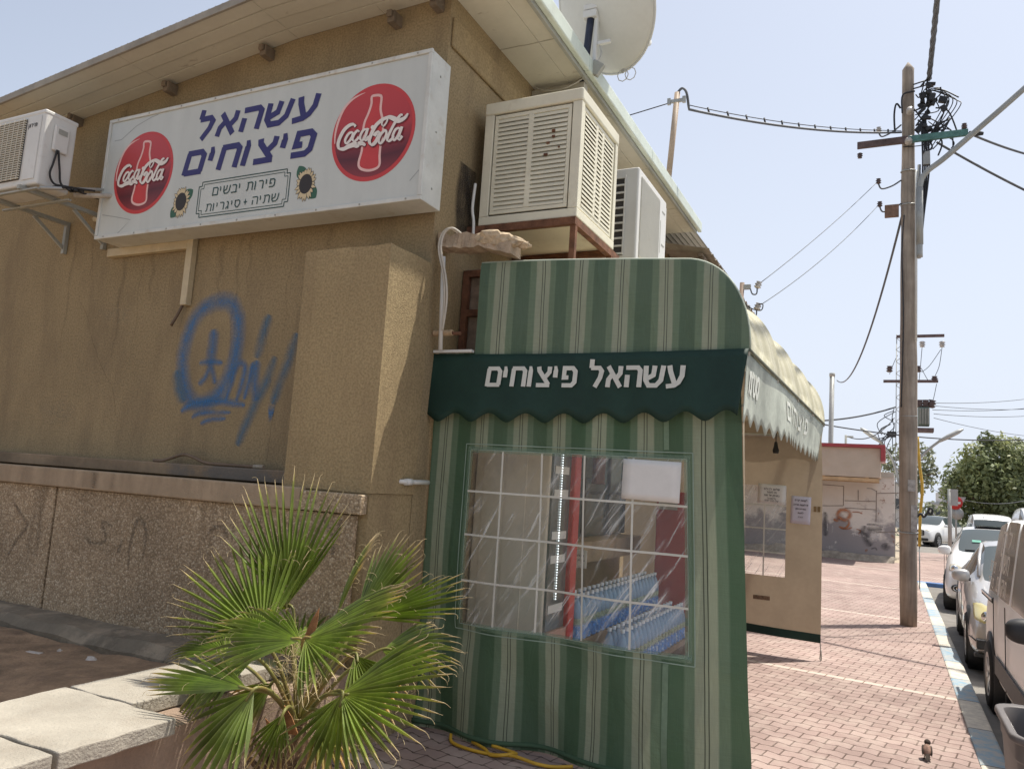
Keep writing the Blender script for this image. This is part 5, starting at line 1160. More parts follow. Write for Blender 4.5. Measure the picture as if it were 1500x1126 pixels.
for (p0_, d) in ((hb(447, 948, 3.15), U((.05, .02, .20))), (hb(430, 1075, 3.05), U((-.03, -.05, .14))), (hb(470, 1080, 3.05), U((.06, -.05, .12))), (hb(410, 1085, 3.1), U((-.08, -.03, .10)))):
    w = U((.022, .01, 0)); a = [p0_-w, p0_+w, p0_+d*.6+w*.8, p0_+d, p0_+d*.6-w*.8]
    mb.bm.faces.new([mb.bm.verts.new(q) for q in a])
mb.build('leaf_sheath', M_boot, palm, solid=.006)
mb = MB()
for k in range(240):
    a = rpm.uniform(0, 6.28); p = CR+U((math.cos(a)*.10, math.sin(a)*.10, rpm.uniform(-.25, .45))); d = U((rpm.uniform(-1, 1), rpm.uniform(-1, 1), rpm.uniform(-.6, .8))).normalized(); pts = [p]; tw = U((rpm.uniform(-1, 1), rpm.uniform(-1, 1), rpm.uniform(-1, 1)))
    for q in range(8): d = (d+tw.cross(d)*.3).normalized(); p = p+d*.018; pts.append(p)
    mb.tube(pts, .0013, 3, cap=False)
mb.build('crown_fibre', M_fib, palm)
mb = MB()
for k in range(14):
    a = rpm.uniform(-2.6, .5); b = U((-2.78, 3.28, rpm.uniform(.0, .22))); mb.tube([b+U((math.cos(a)*.10, math.sin(a)*.10, 0)), b+U((math.cos(a)*.19, math.sin(a)*.19, rpm.uniform(.06, .16)))], [.022, .012], 6)
mb.build('leaf_base', M_trk, palm)
# ---------------------------------------------------------------- wooden utility pole
M_pole, n, l, P = nt('pole_timber')
a = noise(n, l, 1, 6, mapping=(16, 16, .9), rough=.65); cr = ramp(n, [(.28, (.20, .155, .12)), (.5, (.36, .295, .235)), (.72, (.48, .40, .325))]); l.new(a.outputs[0], cr.inputs[0]); b = noise(n, l, 2.2, 5); br = ramp(n, [(.3, .62), (.7, 1.12)]); l.new(b.outputs[0], br.inputs[0])
l.new(mix(n, l, cr.outputs[0], br.outputs[0], 1, 'MULTIPLY'), P.inputs['Base Color']); P.inputs['Roughness'].default_value = .9; bump(n, l, P, a.outputs[0], .7, .02)
M_ins = pm('porcelain', (.50, .46, .42), .15, 12, .3); M_ind = pm('brown_porcelain', (.10, .06, .05), .2, 12, .3); M_cab = pm('cable_black', (.030, .030, .034), .2, 9, .6); M_cabg = pm('cable_grey', (.11, .115, .125), .2, 9, .6); M_cross = pm('crossarm_steel', (.12, .08, .075), .3, 8, .7); M_teal = pm('crossarm_teal', (.09, .20, .18), .3, 9, .6); M_galv = pm('galvanised', (.36, .36, .34), .12, 6, .5, metal=.3)  # grey cable: black cable tone lightened for haze
PX, PY = .232, 13.02
up_ = thing('utility_pole', 'tall weathered wooden utility pole with a steel crossarm at the pavement edge', 'utility pole', (PX, PY, 0))
mb = MB(); N = 30
mb.tube([(PX-.002*i/N, PY, -.02+8.60*i/N) for i in range(N+1)]+[(PX, PY, 8.66), (PX, PY, 8.78)], [.112+.012*min(1, i/9)-.040*max(0, (i-12)/(N-12)) for i in range(N+1)]+[.085, .012], 20)
for v in mb.bm.verts: v.co += Vector((mnoise.noise((v.co.x*3, v.co.y*3, v.co.z*1.2)), mnoise.noise((v.co.x*3+7, v.co.y*3, v.co.z*1.2)), 0))*.012
mb.build('shaft', M_pole, up_)
mb = MB(); z_ = 7.42
mb.box(-.50, PX, PY-.165, PY-.11, z_-.055, z_+.055, Matrix.Rotation(R(0), 4, 'Y')); mb.build('crossarm', M_cross, up_, bevel=.006)
MB().box(PX+.002, 1.04, PY-.165, PY-.11, z_-.055, z_+.05).build('crossarm', M_teal, up_, bevel=.006)
def insulator(p, d, parent, mat=M_ins, s=1.0, nm='insulator'):
    M = Matrix.Translation(p) @ Vector(d).to_track_quat('Z', 'Y').to_matrix().to_4x4() @ Matrix.Scale(s, 4)
    MB().lathe([(0, 0), (.03, 0), (.055, .02), (.03, .04), (.055, .06), (.03, .08), (.045, .1), (0, .105)], n=12, M=M).build(nm, mat, parent)
insulator((-.46, PY-.14, 7.29), (0, 0, -1), up_, M_ind, .8); insulator((.99, PY-.14, 7.48), (0, 0, 1), up_, M_ind, .8)
insulator((PX+.02, PY-.14, 7.86), (0, -1, .2), up_); insulator((PX+.0, PY-.17, 7.36), (0, -1, 0), up_)
def hook(pole_p, ins_p, parent, mat=M_ins):
    a = Vector(pole_p); b = Vector(ins_p); MB().tube(smoothpts([a, a.lerp(b, .4)+Vector((0, 0, -.07)), a.lerp(b, .85)+Vector((0, 0, -.09)), b], 5), .012, 6).build('hook', M_cabg, parent); insulator(b, (0, -.1, 1), parent, mat, .8)
hook((PX-.1, PY-.05, 7.72), (-.19, PY-.1, 7.62), up_); hook((PX-.1, PY-.05, 6.80), (-.19, PY-.1, 6.76), up_, M_ind); hook((PX-.1, PY-.05, 6.42), (-.17, PY-.1, 6.38), up_, M_ind)
mb = MB(); mb.box(-.10, .10, PY-.16, PY-.10, 6.18, 6.38); mb.build('junction_box', pm('rusty_box', (.22, .13, .09), .3, 14, .8), up_, bevel=.008)
mb = MB()
rq = random.Random(9)
for k in range(34):
    p = Vector((.50+rq.gauss(0, .085), PY-.10+rq.gauss(0, .06), rq.uniform(7.55, 8.35))); mb.cbox(p, rq.uniform(.04, .12), rq.uniform(.04, .07), rq.uniform(.04, .11), Matrix.Rotation(rq.uniform(0, 3), 3, 'Y'))
mb.build('connector_cluster', M_cab, up_, bevel=.008)
mb = MB()
for k in range(26):
    a = Vector((.42+rq.uniform(-.1, .2), PY-.1, rq.uniform(7.4, 8.3))); b = a+Vector((rq.uniform(-.2, .35), rq.uniform(-.1, .1), rq.uniform(-.5, .3))); m_ = a.lerp(b, .5)+Vector((rq.uniform(-.12, .28), 0, rq.uniform(-.2, .2))); mb.tube(smoothpts([a, m_, b], 6), rq.uniform(.008, .014), 5)
for k in range(5): mb.tube(smoothpts([(.48+.02*k, PY-.12, 8.2), (.66+.06*k, PY-.1+.02*k, 8.22-.05*k), (.74+.05*k, PY-.1, 8.0-.03*k), (.64+.02*k, PY-.1, 7.75-.05*k), (.50, PY-.1, 7.5-.08*k)], 6), .008, 5)
mb.tube(smoothpts([(.78, PY-.1, 8.0), (.70, PY-.1, 7.75), (.62, PY-.1, 7.52), (.70, PY-.1, 7.44), (.95, PY-.1, 7.42)], 6), .012, 5)
for k in range(4): mb.tube(smoothpts([(.41+.02*k, PY-.12, 7.7), (.43+.03*k, PY-.12, 7.0), (.40+.015*k, PY-.12, 6.2), (.39, PY-.10, 5.6)], 6), .014, 5)
for (x1, z1, x2, z2) in ((.3, 8.35, .48, 8.38), (.3, 8.28, .48, 8.30)): mb.tube([(x1, PY-.08, z1), (x2, PY-.1, z2)], .012, 5)
mb.build('cable_bundle', M_cab, up_)
MB().box(.43, .53, PY-.14, PY-.06, 6.98, 7.20).build('fuse_box', M_galv, up_, bevel=.01)
mb = MB(); mb.tube([(PX+.11, PY-.14, 6.9), (PX+.10, PY-.14, 4.2)], .018, 6); mb.build('conduit', M_acw, up_); MB().tube([(PX+.15, PY-.10, 7.0), (PX+.145, PY-.1, 5.5)], .024, 8).build('conduit', M_galv, up_)
mb = MB(); mb.tube(smoothpts([(PX-.11, PY-.05, 8.0), (PX-.17, PY-.06, 8.08), (PX-.20, PY-.06, 7.9), (PX-.19, PY-.06, 7.6)], 5), .014, 6); mb.tube(smoothpts([(PX-.06, PY-.13, 6.2), (PX-.09, PY-.13, 5.6), (PX-.07, PY-.135, 4.5), (PX-.10, PY-.12, 3.2)], 5), .010, 5); mb.build('drop_cable', M_cab, up_)
def rband(z, r, mat=M_galv):
    mb = MB(); mb.tube([(PX+r*math.cos(a*math.pi/12), PY+r*math.sin(a*math.pi/12), z+.01*math.sin(a*math.pi/12)) for a in range(24)], .011, 5, closed=True); mb.build('strap', mat, up_)
for z, r in ((3.08, .119), (1.35, .125), (6.95, .104), (6.4, .106), (7.5, .102)): rband(z, r)
mb = MB(); mb.box(PX+.03, PX+.115, PY-.127, PY-.11, 1.36, 1.75); mb.box(PX-.01, PX+.09, PY-.137, PY-.125, 1.95, 2.12); mb.build('torn_poster', pm('torn_poster', (.42, .40, .38), .3, 20, .8), up_)
# lamp arm carried by the pole
la = thing('street_lamp', 'long grey street lamp arm curving up from the wooden pole over the road', 'street lamp', (.38, PY-.16, 5.6))
MB().tube(smoothpts([(.385, PY-.17, 5.5), (.385, PY-.17, 6.2), (.39, PY-.17, 6.62), (.47, PY-.18, 6.83), (.75, PY-.2, 7.05), (1.4, PY-.3, 7.6), (2.2, PY-.4, 8.28), (3.0, PY-.5, 8.8)], 8), .042, 10).build('arm', M_galv, la)
MB().tube([(.385, PY-.17, 5.7), (.385, PY-.17, 6.6)], .05, 10).build('sleeve', M_galv, la)
mb = MB(); mb.lathe([(0, -.05), (.10, -.05), (.14, 0), (.10, .07), (.04, .1), (0, .1)], n=16, M=Matrix.Translation((3.2, PY-.52, 8.9)) @ Matrix.Rotation(R(70), 4, 'Y') @ Matrix.Diagonal((1, 1, 3, 1))); mb.build('lamp_head', M_galv, la)

def wire(label, pts, r, mat=None, name='overhead_cable', cat='cable', extra=None):
    mb = MB(); mb.tube(pts, r, 6); return prop(mb.build(name, mat or M_cab), label, cat)
mb = MB(); P_ = [Vector((.52+.05*i/40, PY-.1-30*i/40, 8.33+.45*(2*(i/40-.45))**2-.30)) for i in range(41)]
for k in range(4): mb.tube([p+Vector((.022*math.cos(i*1.3+k*1.57), 0, .022*math.sin(i*1.3+k*1.57))) for i, p in enumerate(smoothpts(P_, 3))], .020, 6)
prop(mb.build('overhead_cable', M_cabg), 'thick twisted cable bundle running overhead from the wooden pole top', 'cable')
# mast on the shop roof and its service cable
ms_ = thing('service_mast', 'thin tan steel service mast standing behind the eaves of the shop', 'mast', (-2.5, 9.0, 5.4))
MB().tube([(-2.51, 9.0, 5.38), (-2.427, 9.0, 6.70)], .036, 10).build('tube', pm('mast_tan', (.42, .32, .23), .15, 5, .6), ms_)
mb = MB(); mb.box(-2.53, -2.33, 8.96, 8.99, 6.56, 6.60); mb.box(-2.54, -2.50, 8.95, 8.985, 6.54, 6.62); mb.box(-2.35, -2.31, 8.95, 8.985, 6.54, 6.62); mb.build('clamp', M_galv, ms_)
A = Vector((-2.40, 9.0, 6.70)); B = Vector((PX-.1, PY-.08, 7.58)); sg = sag((-2.28, 9.03, 6.47), B, .10, 26)
wire('dark service cable clipped to a thin wire between roof mast and wooden pole', smoothpts([(-2.425, 9, 6.70), (-2.37, 9, 6.75), (-2.31, 9.0, 6.68), (-2.28, 9.03, 6.47)], 4)+sg[1:], .016, M_cabg)
s2 = sag((-2.30, 9.02, 6.53), B+Vector((0, 0, .03)), .09, 26); mb = MB(); mb.tube(s2, .006, 5)
for i in range(2, 25, 2): mb.tube([s2[i]+Vector((0, 0, .02)), sg[i]], .013, 5)
prop(mb.build('messenger_wire', M_cab), 'thin clipped messenger wire just above the dark service cable', 'cable')
wire('thin wire running left from the roof mast behind the eaves', sag((-2.53, 9.0, 6.58), (-7.0, 9.6, 6.35), .03), .007)
# bracket post with two insulators
bp2 = thing('insulator_post', 'short rusty post with two porcelain insulators rising behind the canopy', 'post', (-1.62, 9.5, 3.2))
MB().tube([(-1.70, 9.5, 2.9), (-1.655, 9.5, 4.33)], .028, 8).build('post', pm('rust_tan', (.30, .22, .17), .25, 9, .8), bp2)
wpts = []
for z in (4.25, 3.98):
    MB().box(-1.66, -1.55, 9.48, 9.51, z-.01, z+.05).build('arm', M_galv, bp2); MB().tube(smoothpts([(-1.555, 9.49, z), (-1.53, 9.49, z-.07), (-1.48, 9.49, z-.07), (-1.475, 9.49, z+.02)], 4), .009, 5).build('hook', M_cabg, bp2); insulator((-1.475, 9.49, z), (.3, .1, 1), bp2, M_ins, .8)
wire('upper of two thin wires from the canopy post up to the wooden pole', sag((-1.46, 9.5, 4.30), (-.20, PY-.1, 6.80), .05), .005, M_cabg); wire('lower of two thin wires from the canopy post up to the wooden pole', sag((-1.46, 9.5, 4.02), (-.18, PY-.1, 6.42), .10), .005, M_cabg)
MB_ = MB(); MB_.tube(smoothpts([(-1.655, 9.49, 4.12), (-1.55, 9.45, 4.0), (-1.42, 9.45, 3.96), (-1.40, 9.46, 4.04), (-1.47, 9.48, 4.04)], 5), .007, 5); MB_.build('tail_wire', M_cab, bp2)
wire('dark cable swooping down from the wooden pole to the slim grey post', sag((PX-.08, PY-.05, 6.25), at(1226, 557, y=29), .9, 26), .018, M_cabg)
wire('dark cable leaving the teal crossarm toward the right', sag((1.05, PY-.14, 7.40), at(1560, 238, y=15), .06), .018, M_cabg); wire('dark cable dropping right from the pole below the crossarm', sag((.62, PY-.1, 7.34), at(1560, 306, y=13.5), .04), .018, M_cabg)
mb = MB(); mb.tube([(1.05, PY-.14, 7.405), (1.16, PY-.12, 7.39), (1.24, PY-.11, 7.38)], [.03, .045, .025], 8); prop(mb.build('cable_dead_end', M_cab), 'black dead end grip where the right hand cable meets the teal crossarm', 'fitting')
# ---------------------------------------------------------------- lattice mast with transformer
DM = 34
lm = thing('lattice_pole', 'steel lattice power pole with transformer and crossarms behind the wooden pole', 'power pole', tuple(at(1318, 800, y=DM)))
mx = at(1318, 600, y=DM).x; zt = 8.55
mb = MB()
for dx in (-.14, .14):
    for dy in (-.14, .14): mb.tube([(mx+dx*1.2, DM+dy*1.2, -.3), (mx+dx*.8, DM+dy*.8, zt)], .022, 4)
for i in range(36):
    z = i*.24; s = 1 if i % 2 else -1
    mb.tube([(mx-.14*s, DM-.14, z), (mx+.14*s, DM-.14, z+.24)], .014, 4)
mb.build('lattice', M_galv, lm)
def cross(pxa, pxb, py, nm='crossarm'):
    a = at(pxa, py, y=DM); b = at(pxb, py, y=DM); MB().box(a.x, b.x, DM-.2, DM-.06, a.z-.05, a.z+.05).build(nm, M_cross, lm); return a, b
cross(1313, 1383, 494); cross(1294, 1374, 559)
for px, py in ((1380, 500), (1351, 500)): insulator(at(px, py, y=DM-.1), (0, 0, -1), lm, M_ins, 2.2)
for px, py in ((1303, 545), (1369, 560), (1345, 545)): insulator(at(px, py, y=DM-.1), (0, 0, 1), lm, M_ind, 2.4)
mb = MB()
for pts in ([(1380, 508), (1376, 535), (1370, 550)], [(1351, 505), (1348, 540), (1346, 560)], [(1378, 512), (1362, 535), (1350, 545)], [(1372, 562), (1367, 585), (1362, 592)], [(1350, 540), (1362, 560), (1369, 552)], [(1303, 548), (1310, 530), (1315, 520)]): mb.tube(smoothpts([at(*p, y=DM-.1) for p in pts], 5), .012, 5)
mb.build('jumper_wire', M_cabg, lm)
a = at(1344, 598, y=DM); b = at(1361, 625, y=DM); trf = MB().box(a.x, b.x, DM-.5, DM+.0, b.z, a.z).build('transformer', pm('transformer_green', (.13, .17, .14), .15, 5, .5), lm, bevel=.02)
mb = MB()
for i in range(7): x = a.x+.04+i*(b.x-a.x-.08)/6; mb.box(x-.012, x+.012, DM-.62, DM-.501, b.z+.05, a.z-.06)
mb.build('cooling_fin', M_fasd, trf)
for px in (1347, 1356, 1363): insulator(at(px, 597, y=DM-.25), (.25 if px > 1360 else 0, 0, 1), trf, M_ind, 3.0, 'bushing')
c = at(1340, 628, y=DM); d = at(1367, 634, y=DM); MB().box(c.x, d.x, DM-.6, DM+.1, d.z, c.z).build('platform', M_cross, lm)
mb = MB()
for k in range(14):
    p = at(1310+rq.uniform(-6, 2), rq.uniform(595, 640), y=DM-.2); q = p+Vector((rq.uniform(-.5, .1), 0, rq.uniform(-1.2, -.3))); mb.tube(smoothpts([p, p.lerp(q, .5)+Vector((rq.uniform(-.4, 0), 0, 0)), q], 5), .016, 5)
mb.build('hanging_cable', M_cab, lm); p = at(1306, 636, y=DM-.2); MB().cbox(p, .32, .2, .22).build('splice_box', M_cab, lm)
dl = thing('street_lamp', 'double armed street lamp on the lattice pole, one head either side', 'street lamp', (mx, DM-.2, 2.4))
for px, s, jx in ((1277, -1, 1311), (1392, 1, 1345)):
    e_ = at(px, 638, y=DM-.2); j = at(1318, 712, y=DM-.2); k = at(1290 if s < 0 else 1376, 647 if s < 0 else 646, y=DM-.2); k2 = at(1308 if s < 0 else 1350, 675 if s < 0 else 668, y=DM-.2)
    MB().tube(smoothpts([j, k2, k, e_.lerp(k, .5)], 6), .05, 8).build('arm', M_galv, dl)
    h = MB(); M = Matrix.Translation(e_) @ (e_-k).to_track_quat('X', 'Z').to_matrix().to_4x4(); h.lathe([(0, -.5), (.10, -.45), (.16, -.1), (.15, .3), (.06, .5), (0, .52)], n=12, M=M @ Matrix.Rotation(R(90), 4, 'Y') @ Matrix.Diagonal((.55, 1, 1, 1))); h.build('lamp_head', M_galv, dl)
sp_ = thing('steel_post', 'slim grey steel post with a cap rising above the red fascia', 'post', tuple(at(1217, 700, y=29)))
a = at(1219, 549, y=29); MB().tube([(a.x-.05, 29, 0), (a.x, 29, a.z)], .082, 10).build('tube', M_galv, sp_); MB().lathe([(0, 0), (.095, 0), (.095, .12), (0, .13)], (a.x, 29, a.z-.06), 12).build('cap', M_fasd, sp_)
sp3 = thing('roof_bracket', 'short thin bracket post on the roof behind the red fascia', 'post', tuple(at(1238, 660, y=30)))
a = at(1239, 637, y=30); MB().tube([(a.x, 30, 2.5), (a.x, 30, a.z)], .04, 6).build('tube', M_fasd, sp3); MB().box(a.x, a.x+.25, 29.97, 30.03, a.z-.08, a.z-.03).build('arm', M_fasd, sp3)
def pw(label, a, ya, b, yb, s, r=.02, mat=None): wire(label, sag(at(*a, y=ya), at(*b, y=yb), s), r, mat)
pw('dark cable sloping up from behind the canopy to the lattice pole', (1203, 616), 30, (1312, 596), DM, .1, .03)
pw('dark cable running level behind the wooden pole to the right edge', (1203, 621), 30, (1520, 643), 40, .25, .024)
pw('cable from the small roof bracket up to the lattice pole', (1243, 640), 30, (1310, 612), DM, .35, .018)
for i, (a, b) in enumerate((((1366, 590), (1520, 582)), ((1366, 594), (1520, 598)), ((1366, 600), (1520, 596)), ((1368, 606), (1520, 608)), ((1368, 612), (1520, 640)))):
    pw(['uppermost', 'second', 'third', 'fourth', 'lowest, steepest'][i]+' of the five thin power lines right of the transformer', a, DM, b, 44, .1, .012, M_cabg)
pw('sagging thin wire in front of the big tree crown', (1352, 710), 36, (1520, 728), 42, .5, .012, M_cabg)
yg = thing('guy_guard', 'curved yellow plastic guard tube on a guy wire right of the wooden pole', 'guard', tuple(at(1350, 780, y=19)))
MB().tube(smoothpts([at(1344, 640, y=19), at(1347, 680, y=19), at(1351, 715, y=19), at(1348, 755, y=19), at(1347, 800, y=19)], 6), .030, 8).build('tube', pm('yellow_guard', (.58, .36, .05), .2, 6, .5), yg)
MB().tube([at(1347, 800, y=19), Vector((at(1347, 800, y=19).x, 19, 0))], .012, 6).build('guy_wire', M_galv, yg)
ck = thing('cable_coil', 'twisted black cable end sticking out beside the wooden pole', 'cable', tuple(at(1355, 752, y=13)))
MB().tube(smoothpts([at(1344, 756, y=13), at(1349, 752, y=13), at(1353, 757, y=13), at(1358, 752, y=13), at(1362, 744, y=13), at(1366, 747, y=13), at(1364, 753, y=13), at(1360, 750, y=13)], 6), .016, 6).build('cord', M_cab, ck)

# ---------------------------------------------------------------- graffiti covered building at the end of the pavement
M_fw, n, l, P = nt('peeling_white_wall')
co = n.new('ShaderNodeNewGeometry').outputs['Position']; sx = n.new('ShaderNodeSeparateXYZ'); l.new(co, sx.inputs[0])
base = noise(n, l, 1.2, 6); bc = ramp(n, [(.3, (.60, .56, .50)), (.7, (.72, .69, .63))]); l.new(base.outputs[0], bc.inputs[0]); c = bc.outputs[0]
g_ = noise(n, l, 1.1, 6, rough=.6); gz = mth(n, l, 'ADD', g_.outputs[0], mth(n, l, 'MULTIPLY', sx.outputs[2], -.22)); gr_ = ramp(n, [(.20, 0.0), (.30, .85)]); l.new(gz, gr_.inputs[0]); c = mix(n, l, c, (.23, .22, .23), gr_.outputs[0])
pe = noise(n, l, 3.4, 9, rough=.72); per = ramp(n, [(.585, 0.0), (.63, .85)]); l.new(mth(n, l, 'ADD', pe.outputs[0], mth(n, l, 'MULTIPLY', sx.outputs[0], .05)), per.inputs[0]); c = mix(n, l, c, (.27, .14, .09), per.outputs[0])
wr_ = noise(n, l, 2.0, 8, rough=.7); wrr = ramp(n, [(.60, 0.0), (.64, .8)]); l.new(wr_.outputs[0], wrr.inputs[0]); c = mix(n, l, c, (.70, .68, .64), wrr.outputs[0])
l.new(c, P.inputs['Base Color']); P.inputs['Roughness'].default_value = .9; bump(n, l, P, pe.outputs[0], .4, .03)
M_fbox = pm('tan_parapet', (.50, .42, .33), .06, 3, .85, dirt=(.45, .33, .22), dscale=2); M_redf = pm('red_fascia', (.36, .06, .065), .1, 4, .5); M_slat = pm('timber_slats', (.52, .36, .20), .2, 4, .8)
fb_ = thing('street_building', 'low white graffiti covered building with tan overhang and red roof edge at the pavement end', 'building', (-4, 27, 0))
WFx = .10
MB().box(-14, WFx, 26.6, 34, -.1, 2.66).build('wall', M_fw, fb_, bevel=.02)
MB().box(-14, WFx-.02, 26.56, 26.597, 2.58, 2.74).build('wall_cap', pm('cap_concrete', (.50, .48, .42), .1, 3, .9), fb_, bevel=.01)
mb = MB(); mb.grid(40, 3, lambda u, v: Vector((-8+u*8.1, 26.59-.35*(1-v)*(.5+.5*mnoise.noise((u*9, 0, 1)))-.02, (.0, .12, .2, .26)[round(v*3)]*(.7+.8*abs(mnoise.noise((u*11, v, 3)))))), smooth=False); mb.build('rubble_footing', pm('footing', (.40, .35, .28), .3, 6, .95, .8, 20), fb_)
x1 = at(1290, 690, y=25.0).x; zb = at(1290, 706, y=25.0).z; ztp = at(1250, 655, y=25.0).z
MB().box(-14, x1, 25.0, 26.555, zb+.12, ztp).build('overhang', M_fbox, fb_, bevel=.01); mb = MB()
for i in range(9): mb.box(-9, x1-.05, 25.02+i*.17, 25.12+i*.17, zb, zb+.10)
for k in range(5): mb.box(x1-.4-k*1.2, x1-.32-k*1.2, 25.0, 26.5, zb+.101, zb+.118)
mb.build('soffit_slats', M_slat, fb_)
MB().box(-14, x1+.12, 24.9, 26.6, ztp+.002, ztp+.10).build('roof_edge', M_redf, fb_); MB().box(x1+.003, x1+.12, 24.9, 26.6, zb+.62, ztp).build('roof_edge', M_redf, fb_)
wl_ = lambda px, py: (lambda q: (q.x, q.z))(at(1190+px*140/1126, 700+py*140/1126, y=26.6)); wq = lambda u, v: Vector((u, 26.592, v))
M_or = spray('orange_spray', (.50, .20, .08), .4, 1.0); M_bs = spray('black_spray', (.05, .05, .055), .5, .8); M_ws = spray('white_spray', (.75, .74, .72), .5, .7)
mb = MB()
for pts, w, cl in (([(370, 375), (430, 400), (440, 450), (400, 490), (340, 480), (300, 440), (320, 390)], .17, True), ([(420, 480), (430, 540), (380, 590), (310, 570)], .10, False), ([(250, 480), (290, 500), (310, 460)], .12, False), ([(470, 580), (400, 600), (330, 590)], .06, False), ([(470, 400), (540, 400), (590, 420)], .06, False), ([(520, 600), (570, 620), (540, 660)], .05, False)): stroke(mb, pts, w, wq, close=cl, conv=wl_)
mb.build('graffiti', M_or, fb_, normals=False)
mb = MB()
for pts, w in (([(620, 560), (600, 620), (560, 650)], .22), ([(640, 545), (740, 550), (830, 575)], .10), ([(640, 600), (720, 610), (820, 600)], .25), ([(620, 640), (640, 720), (690, 800)], .30), ([(820, 780), (870, 820), (880, 760)], .25), ([(690, 835), (740, 820), (760, 850)], .06), ([(640, 120), (700, 125), (760, 160)], .05), ([(150, 400), (150, 560), (155, 680)], .22)): stroke(mb, pts, w, lambda u, v: Vector((u, 26.588, v)), conv=wl_)
mb.build('graffiti', M_bs, fb_, normals=False)
mb = MB()
for pts, w in (([(690, 700), (740, 690), (790, 700)], .35), ([(640, 545), (740, 560), (830, 572)], .05), ([(180, 520), (175, 620)], .05), ([(240, 560), (235, 640)], .05)): stroke(mb, pts, w, lambda u, v: Vector((u, 26.585, v)), conv=wl_)
mb.build('graffiti', M_ws, fb_, normals=False)
mb = MB()
for seg_ in ([(120, 75), (370, 95), (365, 325), (120, 325)], [(380, 265), (745, 275)], [(380, 350), (745, 372)], [(755, 150), (750, 510)], [(765, 180), (1020, 175)], [(1025, 170), (1030, 940)], [(540, 140), (540, 260)], [(755, 640), (1020, 630)]):
    for p, q in zip(seg_, seg_[1:]): mb.ribbon([wl_(*p), wl_(*q)], .022, lambda u, v: Vector((u, 26.594, v)))
mb.build('block_joint', pm('joint_dark', (.25, .21, .18), .2, 9, .9), fb_, normals=False)
# ---------------------------------------------------------------- vehicles
def paint(name, c, metal=0, rough=.3): return pm(name, c, .03, 2, rough, metal=metal, spec=.5, coat=.8, dirt=[x*.72+.05 for x in c], dscale=2.2, damt=.3, dlo=.52, dhi=.75)
M_wht = paint('car_white', (.72, .71, .69)); M_slv = paint('car_silver', (.44, .425, .41), .4, .38); M_vanw = pm('van_white', (.88, .86, .83), .03, 2, .45, spec=.35, coat=.1); M_vanw.node_tree.nodes['Principled BSDF'].inputs['Coat Weight'].default_value = .15
m, n, l, P = nt('car_glass'); P.inputs['Base Color'].default_value = (.055, .07, .072, 1); P.inputs['Roughness'].default_value = .06; P.inputs['Specular IOR Level'].default_value = .45; M_cgl = m
m, n, l, P = nt('tinted_glass'); P.inputs['Base Color'].default_value = (.34, .30, .24, 1); P.inputs['Roughness'].default_value = .15; P.inputs['Specular IOR Level'].default_value = .6; M_tint = m
m, n, l, P = nt('lamp_lens'); P.inputs['Base Color'].default_value = (.50, .46, .36, 1); P.inputs['Roughness'].default_value = .12; P.inputs['Specular IOR Level'].default_value = .8; M_lens = m
m, n, l, P = nt('headlamp_yellowed'); P.inputs['Base Color'].default_value = (.52, .46, .22, 1); P.inputs['Roughness'].default_value = .18; M_lensy = m
M_chr = pm('chrome', (.6, .6, .6), .05, 5, .15, metal=1); M_tyre = pm('tyre', (.022, .021, .02), .2, 20, .85); M_plast = pm('trim_plastic', (.035, .034, .034), .2, 12, .55); M_rim = pm('alloy', (.38, .38, .38), .08, 8, .35, metal=.7)
M_plate = pm('plate_yellow', (.70, .45, .03), .05, 9, .5)
def wheel(parent, x, y, r, s):
    M = Matrix.Translation((x, y, r)) @ Matrix.Rotation(R(90)*s, 4, 'Y')
    t = MB(); t.lathe([(r*.62, .08), (r*.9, .085), (r*.985, .06), (r, .02), (r, -.09), (r*.6, -.1)], n=28, M=M); w = t.build('wheel', M_tyre, parent)
    q = MB(); q.lathe([(0, .06), (r*.16, .066), (r*.2, .05), (r*.55, .055), (r*.62, .082), (r*.66, .075)], n=28, M=M)
    for k in range(7):
        a = k/7*2*math.pi; q.box(r*.12, r*.58, -.022, .022, .052, .075, M @ Matrix.Rotation(a, 4, 'Z'))
    q.build('rim', M_rim, w)
